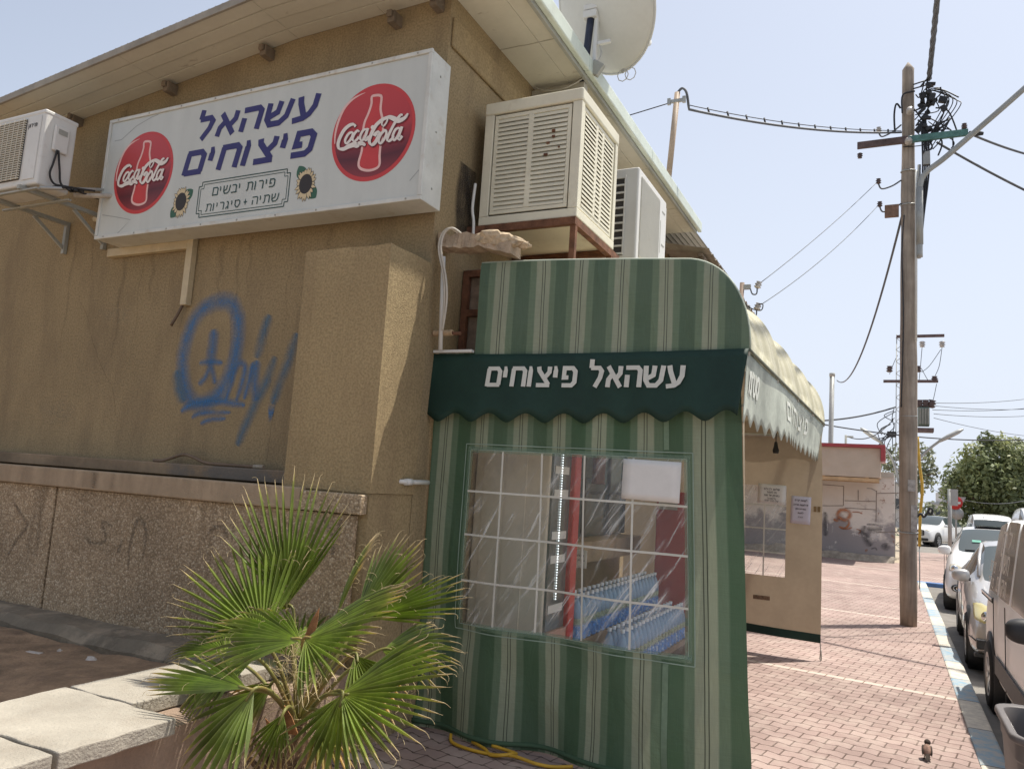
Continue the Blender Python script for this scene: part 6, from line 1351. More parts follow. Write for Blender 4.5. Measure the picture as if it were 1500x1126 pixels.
def car(name, label, cat, loc, rot, st, wheels, r, paintm, glass, glazed, screens, W2, group=None, arch=1.22, sub=2):
    """st: stations (y, ztop, htop, zbelt, hbelt, hmid, zsill); glazed: station intervals with side windows; screens: intervals whose top is glass"""
    t = thing(name, label, cat, (0, 0, 0), group)
    bm = bmesh.new(); rings = []
    for (y, zt, ht, zb, hb, hm, zs) in st:
        half = [(0, zt), (ht*.6, zt-.008), (ht, zt-.04), (hb, zb), (hm, zs+(zb-zs)*.55), (hm*.985, zs+.08), (hm*.9, zs), (0, zs)]
        ring = [bm.verts.new((x, y, z)) for x, z in half] + [bm.verts.new((-x, y, z)) for x, z in half[-2:0:-1]]
        rings.append(ring)
    n_ = len(rings[0])
    for i, (A, B) in enumerate(zip(rings, rings[1:])):
        for k in range(n_):
            f = bm.faces.new((A[k], A[(k+1) % n_], B[(k+1) % n_], B[k])); f.smooth = True
            band = k if k < 7 else 13-k
            if band in (0, 1) and i in screens: f.material_index = 1
            elif band == 2 and i in glazed: f.material_index = 2
    bm.faces.new(rings[0]).smooth = True; bm.faces.new(rings[-1]).smooth = True
    bmesh.ops.recalc_face_normals(bm, faces=bm.faces)
    cl = bm.edges.layers.float.new('crease_edge')
    for e in bm.edges:
        mi = {f.material_index for f in e.link_faces}
        if len(mi) > 1: e[cl] = .95
    vl = bm.verts.layers.float.new('crease_vert')
    for vv in bm.verts:
        gl_ = [f for f in vv.link_faces if f.material_index == 2]
        if len(gl_) == 1: vv[vl] = .75
    me = bpy.data.meshes.new('t'); bm.to_mesh(me); bm.free(); ob = bpy.data.objects.new('t', me); COL.objects.link(ob); md = ob.modifiers.new('s', 'SUBSURF'); md.levels = sub
    for m_ in (paintm, glass, glass): me.materials.append(m_)
    ev = bpy.data.meshes.new_from_object(ob.evaluated_get(bpy.context.evaluated_depsgraph_get())); bpy.data.objects.remove(ob); bpy.data.meshes.remove(me)
    for mi, nm, mt in ((0, 'body', paintm), (1, 'windscreen', glass), (2, 'side_window', glass)):
        b = MB(); b.bm.from_mesh(ev); bmesh.ops.delete(b.bm, geom=[f for f in b.bm.faces if f.material_index != mi], context='FACES')
        if mi:
            for v in b.bm.verts: v.co = v.co
        for f in b.bm.faces: f.material_index = 0
        if len(b.bm.faces): b.build(nm, mt, t, normals=False)
        else: b.bm.free()
    bpy.data.meshes.remove(ev)
    for y in wheels:
        for s in (1, -1):
            a = MB(); a.lathe([(0, .0), (r*arch, .0), (r*arch, -.30), (0, -.30)], n=32, M=Matrix.Translation((s*(W2+.006), y, r*1.02)) @ Matrix.Rotation(R(90)*s, 4, 'Y')); a.build('wheel_arch', M_plast, t)
            wheel(t, s*(W2-.055), y, r, s)
    t['_r'] = rot; return t
def finish(t, loc, rot):
    t.location = loc; t.rotation_euler = (0, 0, rot); del t['_r']
def mirror(t, x, y, z, s, mat, sc=1):
    m = MB(); bmesh.ops.create_uvsphere(m.bm, u_segments=16, v_segments=10, radius=1)
    for v in m.bm.verts:
        q = [math.copysign(abs(k)**.72, k) for k in v.co]; v.co = Vector((x+s*.09*sc+q[0]*.105*sc, y+q[1]*.07*sc, z+q[2]*.078*sc*(1-.12*q[0]*s)))
    o = m.build('wing_mirror', mat, t, smooth=True); MB().box(x-s*.02, x+s*.05, y-.03, y+.03, z-.06*sc, z-.02).build('mirror_stalk', M_plast, o)
def seam(t, W2, ys, z0, z1):
    m = MB()
    for s in (1, -1):
        for y in ys: m.box(s*W2-.004, s*W2+.004, y-.004, y+.004, z0, z1)
    m.build('door_seam', M_plast, t)
# silver saloon, nose toward us
SLs = [(-2.22, .52, .55, .46, .60, .66, .26), (-2.12, .68, .62, .60, .74, .80, .20), (-1.85, .80, .62, .70, .80, .87, .20), (-1.2, .90, .66, .82, .82, .885, .20), (-.72, .965, .68, .90, .82, .89, .20), (-.30, 1.20, .62, .92, .825, .89, .20), (.12, 1.40, .58, .93, .83, .89, .20), (.60, 1.45, .58, .94, .83, .89, .20), (.66, 1.45, .58, .94, .83, .89, .20), (1.15, 1.40, .58, .95, .83, .89, .20), (1.55, 1.22, .56, .97, .81, .88, .20), (1.85, 1.06, .60, .99, .79, .86, .22), (2.15, 1.02, .60, .90, .76, .82, .24), (2.26, .85, .55, .70, .70, .74, .3)]
sv = car('parked_car', 'silver saloon with a cracked front bumper parked by the kerb ahead of the white van', 'car', None, 0, SLs, (-1.35, 1.35), .315, M_slv, M_cgl, (5, 6, 8, 9), (4, 5, 9, 10), .85)
from mathutils.bvhtree import BVHTree
def lamp_prism(t, pts, s, mat, nm='headlight', d=.008):
    # a lens laid on the body surface: outline subdivided and pressed onto the shell
    body = [c for c in t.children if c.name.startswith('body')][0]; me = body.data; off = body.location
    bv = BVHTree.FromPolygons([v.co+off for v in me.vertices], [p.vertices[:] for p in me.polygons])
    m = MB(); A = [Vector((s*p[0], p[1], p[2])) for p in pts]; out = []
    for a, b in zip(A, A[1:]+A[:1]): out += [a.lerp(b, k/4) for k in range(4)]
    c = sum(out, Vector())/len(out); rings = []
    for k in (0, .12, .35, .65): rings.append([p.lerp(c, k) for p in out])
    rings.append([c]); V = []
    for ri, r_ in enumerate(rings):
        row = []
        for p in r_:
            q, nn, _, _ = bv.find_nearest(p)
            if nn.dot(Vector((s*.5, -.8, .2))) < 0: nn = -nn
            row.append(m.bm.verts.new(q+nn*(-.004 if ri == 0 else d)))
        V.append(row)
    n_ = len(out)
    for a, b in zip(V, V[1:]):
        for k in range(n_):
            f = [a[k], a[(k+1) % n_], b[(k+1) % len(b)], b[k % len(b)]]; u = []
            for v in f:
                if v not in u: u.append(v)
            m.bm.faces.new(u).smooth = True
    return m.build(nm, mat, t)
for s in (1, -1):
    h = lamp_prism(sv, [(.46, -2.16, .60), (.70, -2.06, .56), (.84, -1.84, .62), (.87, -1.42, .80), (.76, -1.60, .84), (.56, -1.98, .73)], s, M_lensy)
    b = MB(); b.lathe([(0, .03), (.05, .02), (.06, 0)], n=16, M=Matrix.Translation((s*.69, -2.055, .665)) @ Matrix.Rotation(R(90), 4, 'X')); b.build('bulb_bowl', M_chr, h)
    mirror(sv, .80*s, -.58, .99, s, M_slv)
mb = MB(); mb.box(-.42, .42, -2.255, -2.16, .38, .48); mb.box(-.62, .62, -2.24, -2.1, .24, .31); mb.build('grille', M_plast, sv, bevel=.02)
mb = MB(); mb.box(-.80, -.60, -2.215, -2.08, .33, .43, Matrix.Translation((0, 0, 0))); mb.box(-.82, -.66, -2.16, -2.03, .235, .275); mb.build('broken_bumper', M_plast, sv, bevel=.01)
mb = MB(); mb.tube([(-.86, -1.86, .42), (-.80, -2.08, .395), (-.68, -2.20, .40)], .006, 4); mb.tube([(-.80, -2.10, .31), (-.70, -2.16, .33)], .006, 4); mb.build('crack', M_plast, sv)
seam(sv, .888, (-.62, .62), .35, .9); MB().box(-.26, .26, -2.275, -2.258, .40, .50).build('number_plate', M_plate, sv)
mb = MB(); 
for s in (1, -1): mb.tube([(s*.69, -.60, 1.0), (s*.665, -.25, 1.22), (s*.62, .10, 1.385)], .022, 6)
mb.build('windscreen_pillar', M_slv, sv)
finish(sv, (.755+.888+.08, 12.30, -.1), -R(2))
# white hatchback behind it
WHs = [(-2.08, .58, .55, .50, .62, .68, .28), (-1.98, .80, .64, .66, .76, .83, .22), (-1.70, .93, .66, .80, .82, .88, .2), (-1.15, 1.01, .68, .90, .84, .90, .2), (-.85, 1.05, .70, .96, .84, .905, .2), (-.35, 1.33, .64, .98, .845, .905, .2), (.0, 1.48, .60, 1.0, .85, .905, .2), (.55, 1.53, .60, 1.0, .85, .905, .2), (.61, 1.53, .60, 1.0, .85, .905, .2), (1.35, 1.48, .58, 1.02, .85, .9, .2), (1.85, 1.36, .56, 1.05, .83, .88, .22), (2.08, 1.02, .60, .95, .78, .85, .26), (2.14, .8, .55, .7, .72, .78, .3)]
wh = car('parked_car', 'white hatchback with a green windscreen sticker parked by the striped kerb', 'car', None, 0, WHs, (-1.30, 1.30), .32, M_wht, M_cgl, (5, 6, 8, 9), (4, 5, 10), .865)
for s in (1, -1):
    h = lamp_prism(wh, [(.50, -2.03, .74), (.70, -1.95, .70), (.83, -1.76, .74), (.845, -1.56, .88), (.74, -1.66, .90), (.56, -1.90, .82)], s, M_lens); b = MB(); b.lathe([(0, .03), (.05, .02), (.06, 0)], n=16, M=Matrix.Translation((s*.70, -1.94, .775)) @ Matrix.Rotation(R(90), 4, 'X')); b.build('bulb_bowl', M_chr, h)
    f = MB(); f.lathe([(0, .0), (.085, 0), (.09, -.03)], n=20, M=Matrix.Translation((s*.64, -2.045, .44)) @ Matrix.Diagonal((1.3, 1, .8, 1)) @ Matrix.Rotation(R(90), 4, 'X')); fo = f.build('fog_lamp', M_plast, wh); q = MB(); q.tube([Vector((s*.64+.075*math.cos(a), -2.06, .44+.05*math.sin(a))) for a in [k*math.pi/10 for k in range(20)]], .008, 5, closed=True); q.lathe([(0, .01), (.035, 0)], n=14, M=Matrix.Translation((s*.64, -2.055, .44)) @ Matrix.Rotation(R(90), 4, 'X')); q.build('fog_ring', M_chr, fo)
    mirror(wh, .80*s, -.72, 1.04, s, M_wht, 1.1)
MB().box(-.45, .45, -2.11, -2.02, .56, .70).build('grille', M_plast, wh, bevel=.02); MB().box(-.26, .26, -2.125, -2.1, .42, .53).build('number_plate', M_plate, wh)
mb = MB(); mb.cbox((-.36, -.52, 1.245), .15, .010, .05, Matrix.Rotation(R(-42), 3, 'X')); mb.build('green_sticker', pm('sticker_green', (.20, .55, .42), .1, 20, .5), wh)
mb = MB(); mb.tube([(-.55, -.80, 1.075), (.1, -.83, 1.09)], .012, 5); mb.tube([(-.2, -.8, 1.085), (-.3, -.6, 1.2)], .008, 5); mb.build('wiper', M_plast, wh); seam(wh, .903, (-.7, .62), .35, .95)
MB().box(-.40, .40, .1, .9, 1.526, 1.535).build('sunroof', M_cgl, wh, bevel=.004)
finish(wh, (.80+.905+.19, 18.12, -.1), -R(5))
# distant white crossover
SUs = [(-2.35, .75, .6, .62, .68, .74, .34), (-2.28, .98, .72, .82, .82, .88, .26), (-1.9, 1.10, .74, .98, .86, .93, .25), (-1.1, 1.17, .76, 1.08, .88, .95, .25), (-.75, 1.20, .74, 1.10, .88, .95, .25), (-.15, 1.58, .66, 1.12, .88, .95, .25), (.25, 1.70, .64, 1.12, .88, .95, .25), (.75, 1.71, .64, 1.12, .88, .95, .25), (.82, 1.71, .64, 1.12, .88, .95, .25), (1.6, 1.66, .62, 1.14, .88, .95, .25), (2.1, 1.5, .62, 1.16, .86, .93, .28), (2.36, 1.15, .66, 1.0, .82, .88, .32)]
su = car('parked_car', 'white crossover with dark grille facing the camera beyond the brick crossing', 'car', None, 0, SUs, (-1.45, 1.45), .37, M_wht, M_cgl, (5, 6, 8, 9), (4, 5, 10), .945)
for s in (1, -1): lamp_prism(su, [(.55, -2.33, .93), (.78, -2.28, .90), (.86, -2.05, 1.0), (.83, -1.95, 1.05), (.60, -2.26, 1.0)], s, M_lens); mirror(su, .93*s, -.62, 1.18, s, M_wht)
mb = MB(); mb.box(-.55, .55, -2.40, -2.30, .62, .92); mb.box(-.75, .75, -2.39, -2.28, .34, .48); mb.build('grille', M_plast, su, bevel=.03); mb = MB()
for z in (.68, .76, .84): mb.box(-.5, .5, -2.415, -2.402, z, z+.02)
mb.build('grille_bar', M_chr, su); MB().box(-.62, -.10, -2.42, -2.41, .50, .61).build('number_plate', M_plate, su)
q = at(1366, 797, y=50); finish(su, (q.x+.0, 50+1.2, road_z(50)), R(-24))
# distant white vans
VNs = [(-2.5, .80, .60, .7, .72, .78, .32), (-2.4, 1.05, .74, .95, .86, .92, .28), (-1.95, 1.22, .78, 1.12, .9, .96, .27), (-1.6, 1.30, .80, 1.2, .9, .97, .27), (-1.0, 1.95, .78, 1.25, .91, .97, .27), (-.7, 2.12, .76, 1.25, .91, .97, .27), (0, 2.2, .76, 1.25, .91, .97, .27), (.1, 2.2, .76, 1.25, .91, .97, .27), (2.2, 2.2, .76, 1.25, .91, .97, .27), (2.5, 2.1, .74, 1.2, .88, .95, .3), (2.56, 1.6, .70, 1.1, .84, .9, .36)]
vn = car('parked_van', 'distant white van with a lettered roof front parked behind the white hatchback', 'van', None, 0, VNs, (-1.6, 1.6), .34, M_wht, M_cgl, (4, 5), (3,), .965)
hebrew('roof_lettering', 'הסעות', M_ink, lambda u, v: Vector((u, -.86-(2.05-v)*.9, v)), (-.4, .4, 1.98, 2.07), vn, wt=.2)
for s in (1, -1): lamp_prism(vn, [(.6, -2.44, .85), (.85, -2.36, .85), (.88, -2.2, 1.0), (.7, -2.36, 1.02)], s, M_lens); mirror(vn, .95*s, -1.45, 1.35, s, M_plast)
MB().box(-.5, .5, -2.54, -2.45, .6, .8).build('grille', M_plast, vn, bevel=.02)
q = at(1451, 771, y=44); finish(vn, (q.x, 44, road_z(44)-.25), 0)
v2 = car('parked_van', 'white high roofed van half hidden behind the near van roof', 'van', None, 0, [(a, b*1.16 if b > 1.3 else b, *r_) for a, b, *r_ in VNs], (-1.6, 1.6), .34, M_wht, M_cgl, (4, 5), (3,), .965)
for s in (1, -1): mirror(v2, .95*s, -1.45, 1.45, s, M_plast)
q = at(1507, 760, y=34); finish(v2, (q.x+.5, 34, road_z(34)-.35), 0)
# near van: side toward the pavement, its rounded tail to the left in the picture
NVs = [(-2.2, .62, .55, .52, .66, .72, .30), (-2.1, .92, .66, .78, .80, .85, .24), (-1.8, 1.06, .70, .95, .84, .89, .22), (-1.35, 1.16, .72, 1.05, .86, .90, .22), (-1.15, 1.20, .72, 1.06, .86, .90, .22), (-.55, 1.66, .76, 1.06, .87, .90, .22), (-.2, 1.78, .77, 1.06, .87, .90, .22), (.25, 1.80, .78, 1.06, .87, .90, .22), (.33, 1.80, .78, 1.06, .87, .90, .22), (1.05, 1.80, .78, 1.06, .87, .90, .22), (1.13, 1.79, .78, 1.06, .87, .90, .22), (1.75, 1.74, .77, 1.07, .87, .90, .22), (2.0, 1.66, .74, 1.08, .86, .89, .24), (2.15, 1.45, .70, 1.05, .82, .87, .28), (2.22, 1.0, .56, .8, .76, .82, .32)]
nv = car('parked_van', 'near white van with lettered tinted side windows and a black mirror at the right edge', 'van', None, 0, NVs, (-1.35, 1.42), .315, M_vanw, M_tint, (5, 6, 8, 10), (4, 5), .90, sub=3)
mirror(nv, -.83, -.95, 1.03, -1, M_plast, 1.1); mirror(nv, .83, -.95, 1.03, 1, M_plast, 1.1)
mb = MB(); mb.box(-.918, -.905, 1.05, 1.95, 1.0, 1.045); mb.build('door_rail', M_plast, nv, bevel=.004); MB().box(-.925, -.9185, 1.05, 1.93, 1.025, 1.045).build('rail_trim', M_chr, nv, bevel=.002)
MB().box(-.912, -.902, -1.0, .98, .40, .56).build('side_moulding', M_plast, nv, bevel=.004)
mb = MB(); 
for y in (.29, 1.09): mb.box(-.908, -.901, y-.004, y+.004, .3, 1.05)
mb.build('door_seam', M_plast, nv)
M_let = pm('window_lettering', (.72, .66, .58), .05, 9, .6); wl2 = lambda u, v: Vector((-.895+.10*(v-1.07)/.70-.008, u, v))
for body, a, b, c, d in (('לה', .36, .95, 1.52, 1.66), ('חשמל', .36, .98, 1.30, 1.46), ('תיקונים', .36, 1.0, 1.12, 1.25)): hebrew('window_lettering', body, M_let, lambda u, v: wl2(1.36-u, v), (a, b, c, d), nv, wt=.2)
for body, a, b, c, d in (('שירות', 1.2, 1.62, 1.26, 1.36), ('מהיר', 1.2, 1.62, 1.12, 1.21)): hebrew('window_lettering', body, M_let, lambda u, v: wl2(2.82-u, v), (a, b, c, d), nv, wt=.2)
for s in (1, -1): lamp_prism(nv, [(.5, -2.15, .80), (.74, -2.05, .78), (.84, -1.85, .86), (.80, -1.75, .98), (.58, -2.06, .95)], s, M_lens); MB().box(s*.66-.04, s*.66+.04, 2.12, 2.22, .85, 1.2).build('tail_lamp', M_red, nv, bevel=.02)
MB().box(-.45, .45, -2.24, -2.12, .48, .68).build('grille', M_plast, nv, bevel=.02); MB().box(-.26, .26, 2.21, 2.225, .70, .82).build('number_plate', M_plate, nv)
finish(nv, (.845+.90, 7.36, -.1), 0)

# ---------------------------------------------------------------- wheeled bin, bird
bn = thing('litter_bin', 'open grey plastic bin with a rounded rim in the lower right corner', 'bin', (.62, 3.45, 0))
M_bin = pm('bin_grey', (.115, .10, .092), .1, 4, .5, dirt=(.20, .17, .145), dscale=3, damt=.5)
def rrect(cx_, cy_, w, d, r, z, n=5):
    out = []
    for qx, qy, a0 in ((1, 1, 0), (-1, 1, 90), (-1, -1, 180), (1, -1, 270)):
        for k in range(n+1): a = R(a0+90*k/n); out.append(Vector((cx_+qx*(w/2-r)+r*math.cos(a), cy_+qy*(d/2-r)+r*math.sin(a), z)))
    return out
BXc, BYc, BH = .645, 3.36, 1.0
rings = [rrect(BXc, BYc, .44, .40, .05, .06), rrect(BXc, BYc, .54, .50, .07, BH-.09), rrect(BXc, BYc, .55, .51, .07, BH-.085), rrect(BXc, BYc, .55, .51, .07, BH-.03), rrect(BXc, BYc, .585, .545, .08, BH-.022), rrect(BXc, BYc, .585, .545, .08, BH-.006), rrect(BXc, BYc, .575, .535, .078, BH), rrect(BXc, BYc, .53, .49, .07, BH-.005), rrect(BXc, BYc, .51, .47, .065, BH-.06), rrect(BXc, BYc, .42, .38, .05, .09)]
mb = MB(); V = [[mb.bm.verts.new(p) for p in r_] for r_ in rings]
for A, B in zip(V, V[1:]):
    for k in range(len(A)): f = mb.bm.faces.new((A[k], A[(k+1) % len(A)], B[(k+1) % len(A)], B[k])); f.smooth = True
mb.bm.faces.new(V[0]); mb.bm.faces.new(V[-1]); mb.build('bucket', M_bin, bn, bevel=.004)
for s in (1, -1):
    t_ = MB(); t_.lathe([(0, -.02), (.09, -.02), (.1, 0), (.09, .02), (0, .02)], n=20, M=Matrix.Translation((BXc+s*.20, BYc+.21, .10)) @ Matrix.Rotation(R(90), 4, 'Y')); t_.build('wheel', M_tyre, bn)
mb = MB(); mb.tube([(BXc-.22, BYc+.285, BH-.04), (BXc-.22, BYc+.35, BH-.03), (BXc+.22, BYc+.35, BH-.03), (BXc+.22, BYc+.285, BH-.04)], .014, 8); mb.build('handle', M_bin, bn)
bd = thing('sparrow', 'small brown bird with a dark raised tail standing on the brick paving', 'bird', tuple(at(1358, 1112, z=0)))
b0 = at(1358, 1112, z=0)
def blob(nm, c, rad, mat, tilt=0, parent=bd):
    m = MB(); bmesh.ops.create_uvsphere(m.bm, u_segments=16, v_segments=10, radius=1); Rm = Matrix.Rotation(tilt, 3, 'X')
    for v in m.bm.verts:
        k = v.co.copy(); k = Vector((k.x*rad[0]*(1-.25*max(0, k.y)), k.y*rad[1], k.z*rad[2])); v.co = b0+Vector(c)+Rm @ k
    return m.build(nm, mat, parent, smooth=True)
M_bb = pm('plumage_brown', (.26, .16, .12), .4, 60, .9); M_bdk = pm('plumage_dark', (.055, .04, .03), .3, 60, .9); M_bpl = pm('plumage_pale', (.48, .38, .30), .2, 60, .9)
blob('body', (0, 0, .062), (.030, .052, .032), M_bb, .55); blob('head', (.004, .042, .105), (.021, .024, .021), M_bdk, 0); blob('collar', (.002, .026, .082), (.027, .012, .018), M_bpl, .5)
m_ = MB(); m_.prism([(-.012, 0), (.012, 0), (.017, .06), (-.011, .062)], lambda u, v, w: b0+Vector((u, -.045-v*.55+w, .052-v*.55)), .005); m_.build('tail', M_bdk, bd)
m_ = MB(); m_.tube([b0+Vector((.005, .06, .106)), b0+Vector((.006, .078, .104))], [.005, .001], 6); m_.build('beak', M_bdk, bd)
for s in (1, -1):
    m_ = MB(); m_.tube([b0+Vector((s*.012, .004, .04)), b0+Vector((s*.016, -.004, .02)), b0+Vector((s*.016, .004, .003))], .0028, 5)
    for a in (-.5, 0, .5): m_.tube([b0+Vector((s*.016, .004, .003)), b0+Vector((s*.016+.014*math.sin(a), .004+.016*math.cos(a), .002))], .002, 4)
    m_.build('leg', M_bdk, bd); w_ = MB(); bmesh.ops.create_uvsphere(w_.bm, u_segments=12, v_segments=8, radius=1)
    for v in w_.bm.verts: v.co = b0+Vector((s*.027, -.004, .062))+Matrix.Rotation(.5, 3, 'X') @ Vector((v.co.x*.007, v.co.y*.046, v.co.z*.02))
    w_.build('wing', M_bdk, bd, smooth=True)
# ---------------------------------------------------------------- far end of the street: trees, signs, houses
def leafmat(name, c, tr=.3):
    m, n, l, P = nt(name); uv = n.new('ShaderNodeUVMap'); sx = n.new('ShaderNodeSeparateXYZ'); l.new(uv.outputs[0], sx.inputs[0])
    cr = ramp(n, [(0, [x*.6 for x in c]), (.5, c), (1, [x*1.5 for x in c])]); l.new(sx.outputs[0], cr.inputs[0]); l.new(cr.outputs[0], P.inputs['Base Color']); P.inputs['Roughness'].default_value = .55
    tb = n.new('ShaderNodeBsdfTranslucent'); l.new(cr.outputs[0], tb.inputs[0]); ms = n.new('ShaderNodeMixShader'); ms.inputs[0].default_value = tr; l.new(P.outputs[0], ms.inputs[1]); l.new(tb.outputs[0], ms.inputs[2]); l.new(ms.outputs[0], n['Material Output'].inputs['Surface']); return m
M_lf1 = leafmat('leaf_green', (.19, .22, .10), .4); M_lf2 = leafmat('leaf_bright', (.32, .34, .15), .4); M_lf3 = leafmat('leaf_grey_green', (.22, .24, .15), .35); M_bark = pm('bark', (.16, .12, .085), .3, 6, .95, .6, 20)  # leaf colours lightened to carry the distance haze
rt_ = random.Random(31)
def crown(blobs, per, size, mat, parent, name='crown'):
    mb = MB(); L = mb.uvl()
    for (c, r) in blobs:
        c = Vector(c); tone = rt_.uniform(.15, .85)
        for k in range(int(per*r*r)):
            d = Vector((rt_.gauss(0, 1), rt_.gauss(0, 1), rt_.gauss(0, 1))).normalized(); p = c+d*r*rt_.uniform(.35, 1.12)**.6*(1+.5*mnoise.noise(d*2.3+c))
            nn = (d+Vector((rt_.uniform(-.9, .9), rt_.uniform(-.9, .9), rt_.uniform(-.4, 1.0)))).normalized(); t = nn.orthogonal().normalized(); t = (t*math.cos(k)+nn.cross(t)*math.sin(k)); b = nn.cross(t); s = size*rt_.uniform(.6, 1.3)
            f = mb.bm.faces.new([mb.bm.verts.new(p+t*a*s+b*q*s) for a, q in ((-1, 0), (-.1, -.5), (1, 0), (-.1, .5))]); u = min(1, max(0, tone+rt_.uniform(-.2, .2)))
            for lp in f.loops: lp[L].uv = (u, 0)
    return mb.build(name, mat, parent, normals=False)
def limb(mb, a, b, r0, r1): 
    a = Vector(a); b = Vector(b); m = a.lerp(b, .5)+Vector((rt_.uniform(-.1, .1), rt_.uniform(-.1, .1), .05))*(b-a).length; pts = smoothpts([a, m, b], 4); mb.tube(pts, [r0+(r1-r0)*i/(len(pts)-1) for i in range(len(pts))], 7)
# big tree over the street
DT = 58; bt = at(1446, 785, y=DT); zt = road_z(DT); tr1 = thing('street_tree', 'big dense green tree spreading over the far end of the street', 'tree', (bt.x, DT, zt))
bl = []
for (px, py, r) in ((1430, 680, 1.25), (1452, 662, 1.05), (1475, 672, 1.25), (1412, 700, 1.2), (1400, 712, .85), (1440, 705, 1.5), (1470, 705, 1.6), (1495, 690, 1.4), (1520, 690, 1.5), (1425, 728, 1.5), (1455, 735, 1.7), (1485, 735, 1.6), (1510, 730, 1.6), (1404, 738, 1.0), (1437, 755, 1.2), (1468, 757, 1.2), (1450, 650, .55), (1444, 640, .45), (1490, 660, .8), (1462, 652, .6), (1395, 700, .6), (1387, 720, .5), (1420, 690, .8)):
    q = at(px, py, y=DT+rt_.uniform(-2, 2)); bl.append((q, r))
crown(bl, 300, .17, M_lf1, tr1); crown([(Vector(c)+Vector((rt_.uniform(-.5, .5), -.2, r*.55)), r*.55) for c, r in bl if r > .7], 300, .15, M_lf2, tr1)  # second, brighter crown paints sunlit tops onto the clumps
mb = MB(); mb.tube([(bt.x, DT, zt-.1), (bt.x+.1, DT, zt+1.2), (bt.x, DT, zt+2.4)], [.38, .28, .24], 10)
for c, r in bl[::2]: limb(mb, (bt.x, DT, zt+2.0), c, .13, .03)
mb.build('trunk', M_bark, tr1)
DT2 = 42; b2 = at(1335, 790, y=DT2); tr2_ = thing('street_tree', 'thin airy tree with layered tufts standing behind the wooden pole', 'tree', (b2.x, DT2, road_z(DT2)))
bl = [(at(px, py, y=DT2+rt_.uniform(-1, 1)), r) for px, py, r in ((1300, 672, .5), (1312, 663, .45), (1325, 668, .5), (1352, 660, .4), (1362, 672, .35), (1350, 680, .45), (1366, 688, .35), (1358, 698, .40), (1345, 700, .5), (1368, 705, .22), (1298, 684, .4), (1352, 712, .4), (1340, 690, .5), (1310, 690, .5), (1361, 662, .25), (1371, 694, .2))]
crown(bl, 330, .13, M_lf3, tr2_); mb = MB(); mb.tube([(b2.x, DT2, road_z(DT2)), (b2.x, DT2, 3), (b2.x+.1, DT2, 5.0)], [.16, .12, .05], 8)
for c, r in bl: limb(mb, (b2.x, DT2, min(4.6, c[2]-.3)), c, .05, .015)
mb.build('trunk', M_bark, tr2_)
for (px, py, y, r, lab) in ((1373, 760, 70, 1.6, 'low dull green shrub left of the grey sign post'), (1398, 772, 66, 1.3, 'low shrub beneath the round traffic sign'), (1425, 775, 64, 1.3, 'shaded shrub at the foot of the big tree')):
    q = at(px, py, y=y); sh_ = thing('shrub', lab, 'shrub', (q.x, y, road_z(y))); bl = [(q+Vector((rt_.uniform(-1.2, 1.2)*r, rt_.uniform(-1, 1), rt_.uniform(-.7, .3)*r)), r*rt_.uniform(.5, .8)) for k in range(6)]; crown(bl, 150, .26, M_lf3, sh_)
    mb = MB(); mb.tube([(q.x, y, road_z(y)-.1), q], [.12, .04], 6); mb.build('stem', M_bark, sh_)
# signs
DS = 36; g = thing('traffic_sign', 'red and white no entry sign on a slim grey post', 'traffic sign', tuple(at(1402, 800, y=DS)))
a = at(1399, 736, y=DS); gz = road_z(DS); MB().tube([(a.x+.03, DS+.04, gz), (a.x+.03, DS+.04, a.z+.3)], .035, 8).build('post', M_galv, g)
MB().lathe([(0, 0), (.27, 0), (.27, .012), (0, .012)], n=32, M=Matrix.Translation((a.x, DS, a.z)) @ Matrix.Rotation(R(90), 4, 'X')).build('disc', M_red, g); MB().box(a.x-.19, a.x+.19, DS-.02, DS-.013, a.z-.045, a.z+.045).build('white_bar', M_acw, g)
c2 = at(1402, 752, y=DS); mb = MB(); mb.lathe([(0, 0), (.24, 0), (.24, .012), (0, .012)], n=28, M=Matrix.Translation((c2.x, DS+.02, c2.z)) @ Matrix.Rotation(R(90), 4, 'X')); mb.build('sign_back', M_galv, g)
mb = MB(); t3 = at(1403, 731, y=DS); mb.prism([(-.3, .1), (.3, .1), (0, -.42)], lambda u, v, w: Vector((t3.x+u, DS+.05+w, t3.z+v)), .01); mb.build('sign_back', M_galv, g)
gp = thing('steel_post', 'thick grey steel post with a flat sign back left of the no entry sign', 'post', tuple(at(1391, 800, y=34))); a = at(1391, 716, y=34); MB().tube([(a.x, 34, road_z(34)), (a.x, 34, a.z)], .07, 10).build('tube', M_galv, gp); MB().box(a.x+.02, a.x+.27, 33.9, 33.92, a.z-.62, a.z).build('sign_back', M_galv, gp)
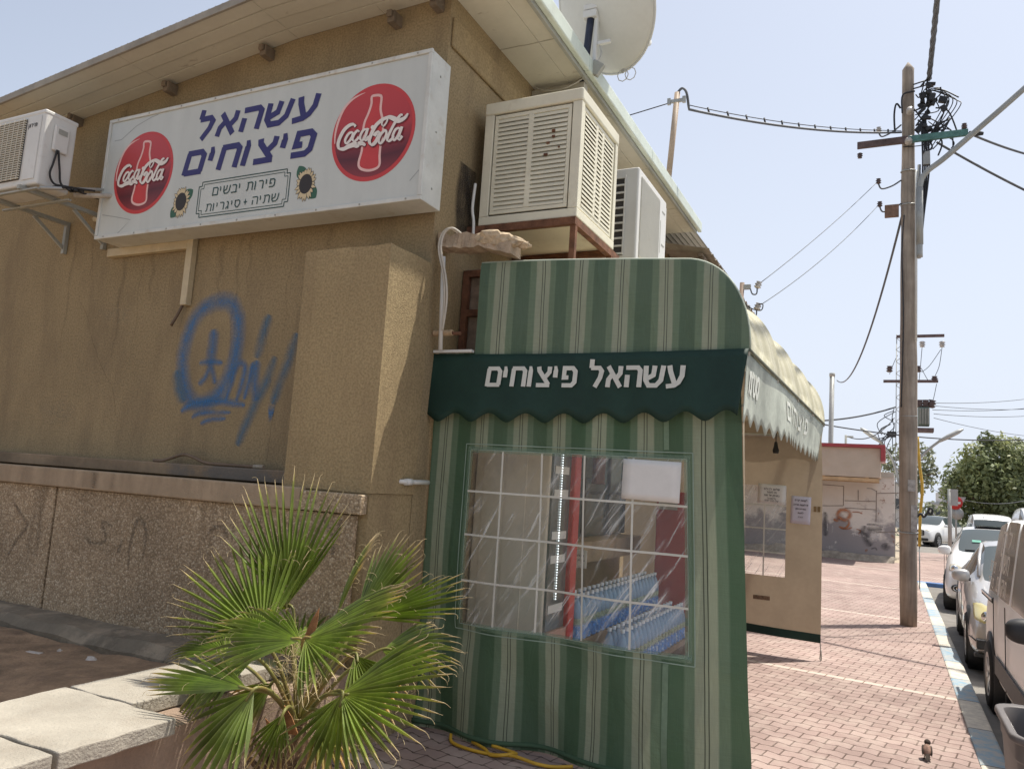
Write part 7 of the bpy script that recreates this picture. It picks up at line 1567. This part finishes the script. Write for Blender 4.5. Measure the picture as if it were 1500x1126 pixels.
# houses
M_h1 = pm('house_plaster', (.60, .56, .52), .06, .6, .9); M_h2 = pm('house_grey', (.42, .42, .42), .08, .6, .9); M_win = pm('house_window', (.09, .10, .11), .2, 3, .2)
def house(label, x0p, x1p, ytop, y, mat, depth=8, wins=()):
    a = at(x0p, ytop, y=y); b = at(x1p, ytop, y=y); t = thing('house', label, 'house', (a.x, y, road_z(y))); MB().box(a.x, b.x, y, y+depth, road_z(y)-.5, a.z).build('wall', mat, t); MB().box(a.x-.15, b.x+.15, y-.15, y+depth+.15, a.z, a.z+.25).build('roof', M_h2, t)
    MB().box(a.x+(b.x-a.x)*.3, a.x+(b.x-a.x)*.55, y+2, y+4, a.z+.251, a.z+1.3).build('roof_tank', M_h1, t)
    for (u, px_y, w, h) in wins:
        z = at(x0p, px_y, y=y).z; xx = a.x+(b.x-a.x)*u; f = MB().box(xx, xx+w, y-.05, y-.002, z-h, z).build('window', M_win, t); MB().box(xx-.1, xx+w+.1, y-.14, y-.002, z-h-.14, z-h-.01).build('sill', M_h2, f)
house('far pale flat roofed house seen between the wooden pole and the sign post', 1363, 1398, 738, 95, M_h1, wins=((.2, 746, 1.2, 1.2), (.6, 746, 1.2, 1.2)))
house('far grey upper storey block behind the thick grey sign post', 1381, 1402, 716, 110, M_h2, wins=((.3, 726, 1.2, 1.3),))
house('pale house with a balcony behind the big tree at the right edge', 1487, 1640, 686, 62, M_h1, wins=((.05, 712, 1.4, 1.4), (.3, 712, 1.4, 1.4)))
a = at(1484, 722, y=61); mb = MB(); mb.box(a.x, a.x+3, 60.4, 61.9, a.z-.15, a.z); 
for i in range(14): mb.box(a.x+i*.22, a.x+i*.22+.04, 60.4, 60.44, a.z, a.z+.8)
mb.box(a.x, a.x+3, 60.38, 60.46, a.z+.8, a.z+.86); bo_ = mb.build('balcony', M_h2); bo_['kind'] = 'x'
del bo_['kind']; hs_ = [o for o in COL.objects if o.get('label', '').startswith('pale house with a balcony')][0]; wl0 = bo_.location.copy(); bo_.parent = hs_; bo_.location = wl0-wloc(hs_)
house('long low tan wall of a house beneath the big tree', 1405, 1480, 765, 85, pm('house_tan', (.40, .32, .25), .1, .6, .9), wins=((.2, 772, 1.2, 1.0),))
house('far pale two storey house left of the tree, mostly hidden by the near building', 1150, 1345, 700, 130, M_h1, wins=((.8, 720, 1.5, 1.5),))
# ---------------------------------------------------------------- separate loose pieces into parts of their own
for o in list(COL.objects):
    if o.type == 'MESH' and o.name.split('.')[0] in ('corner_post', 'graffiti', 'windscreen', 'side_window', 'scrawl', 'crack', 'broken_bumper', 'leaf_base', 'leaf_sheath', 'eyelet_patch', 'rust_flake', 'connector_cluster'): islands(o)
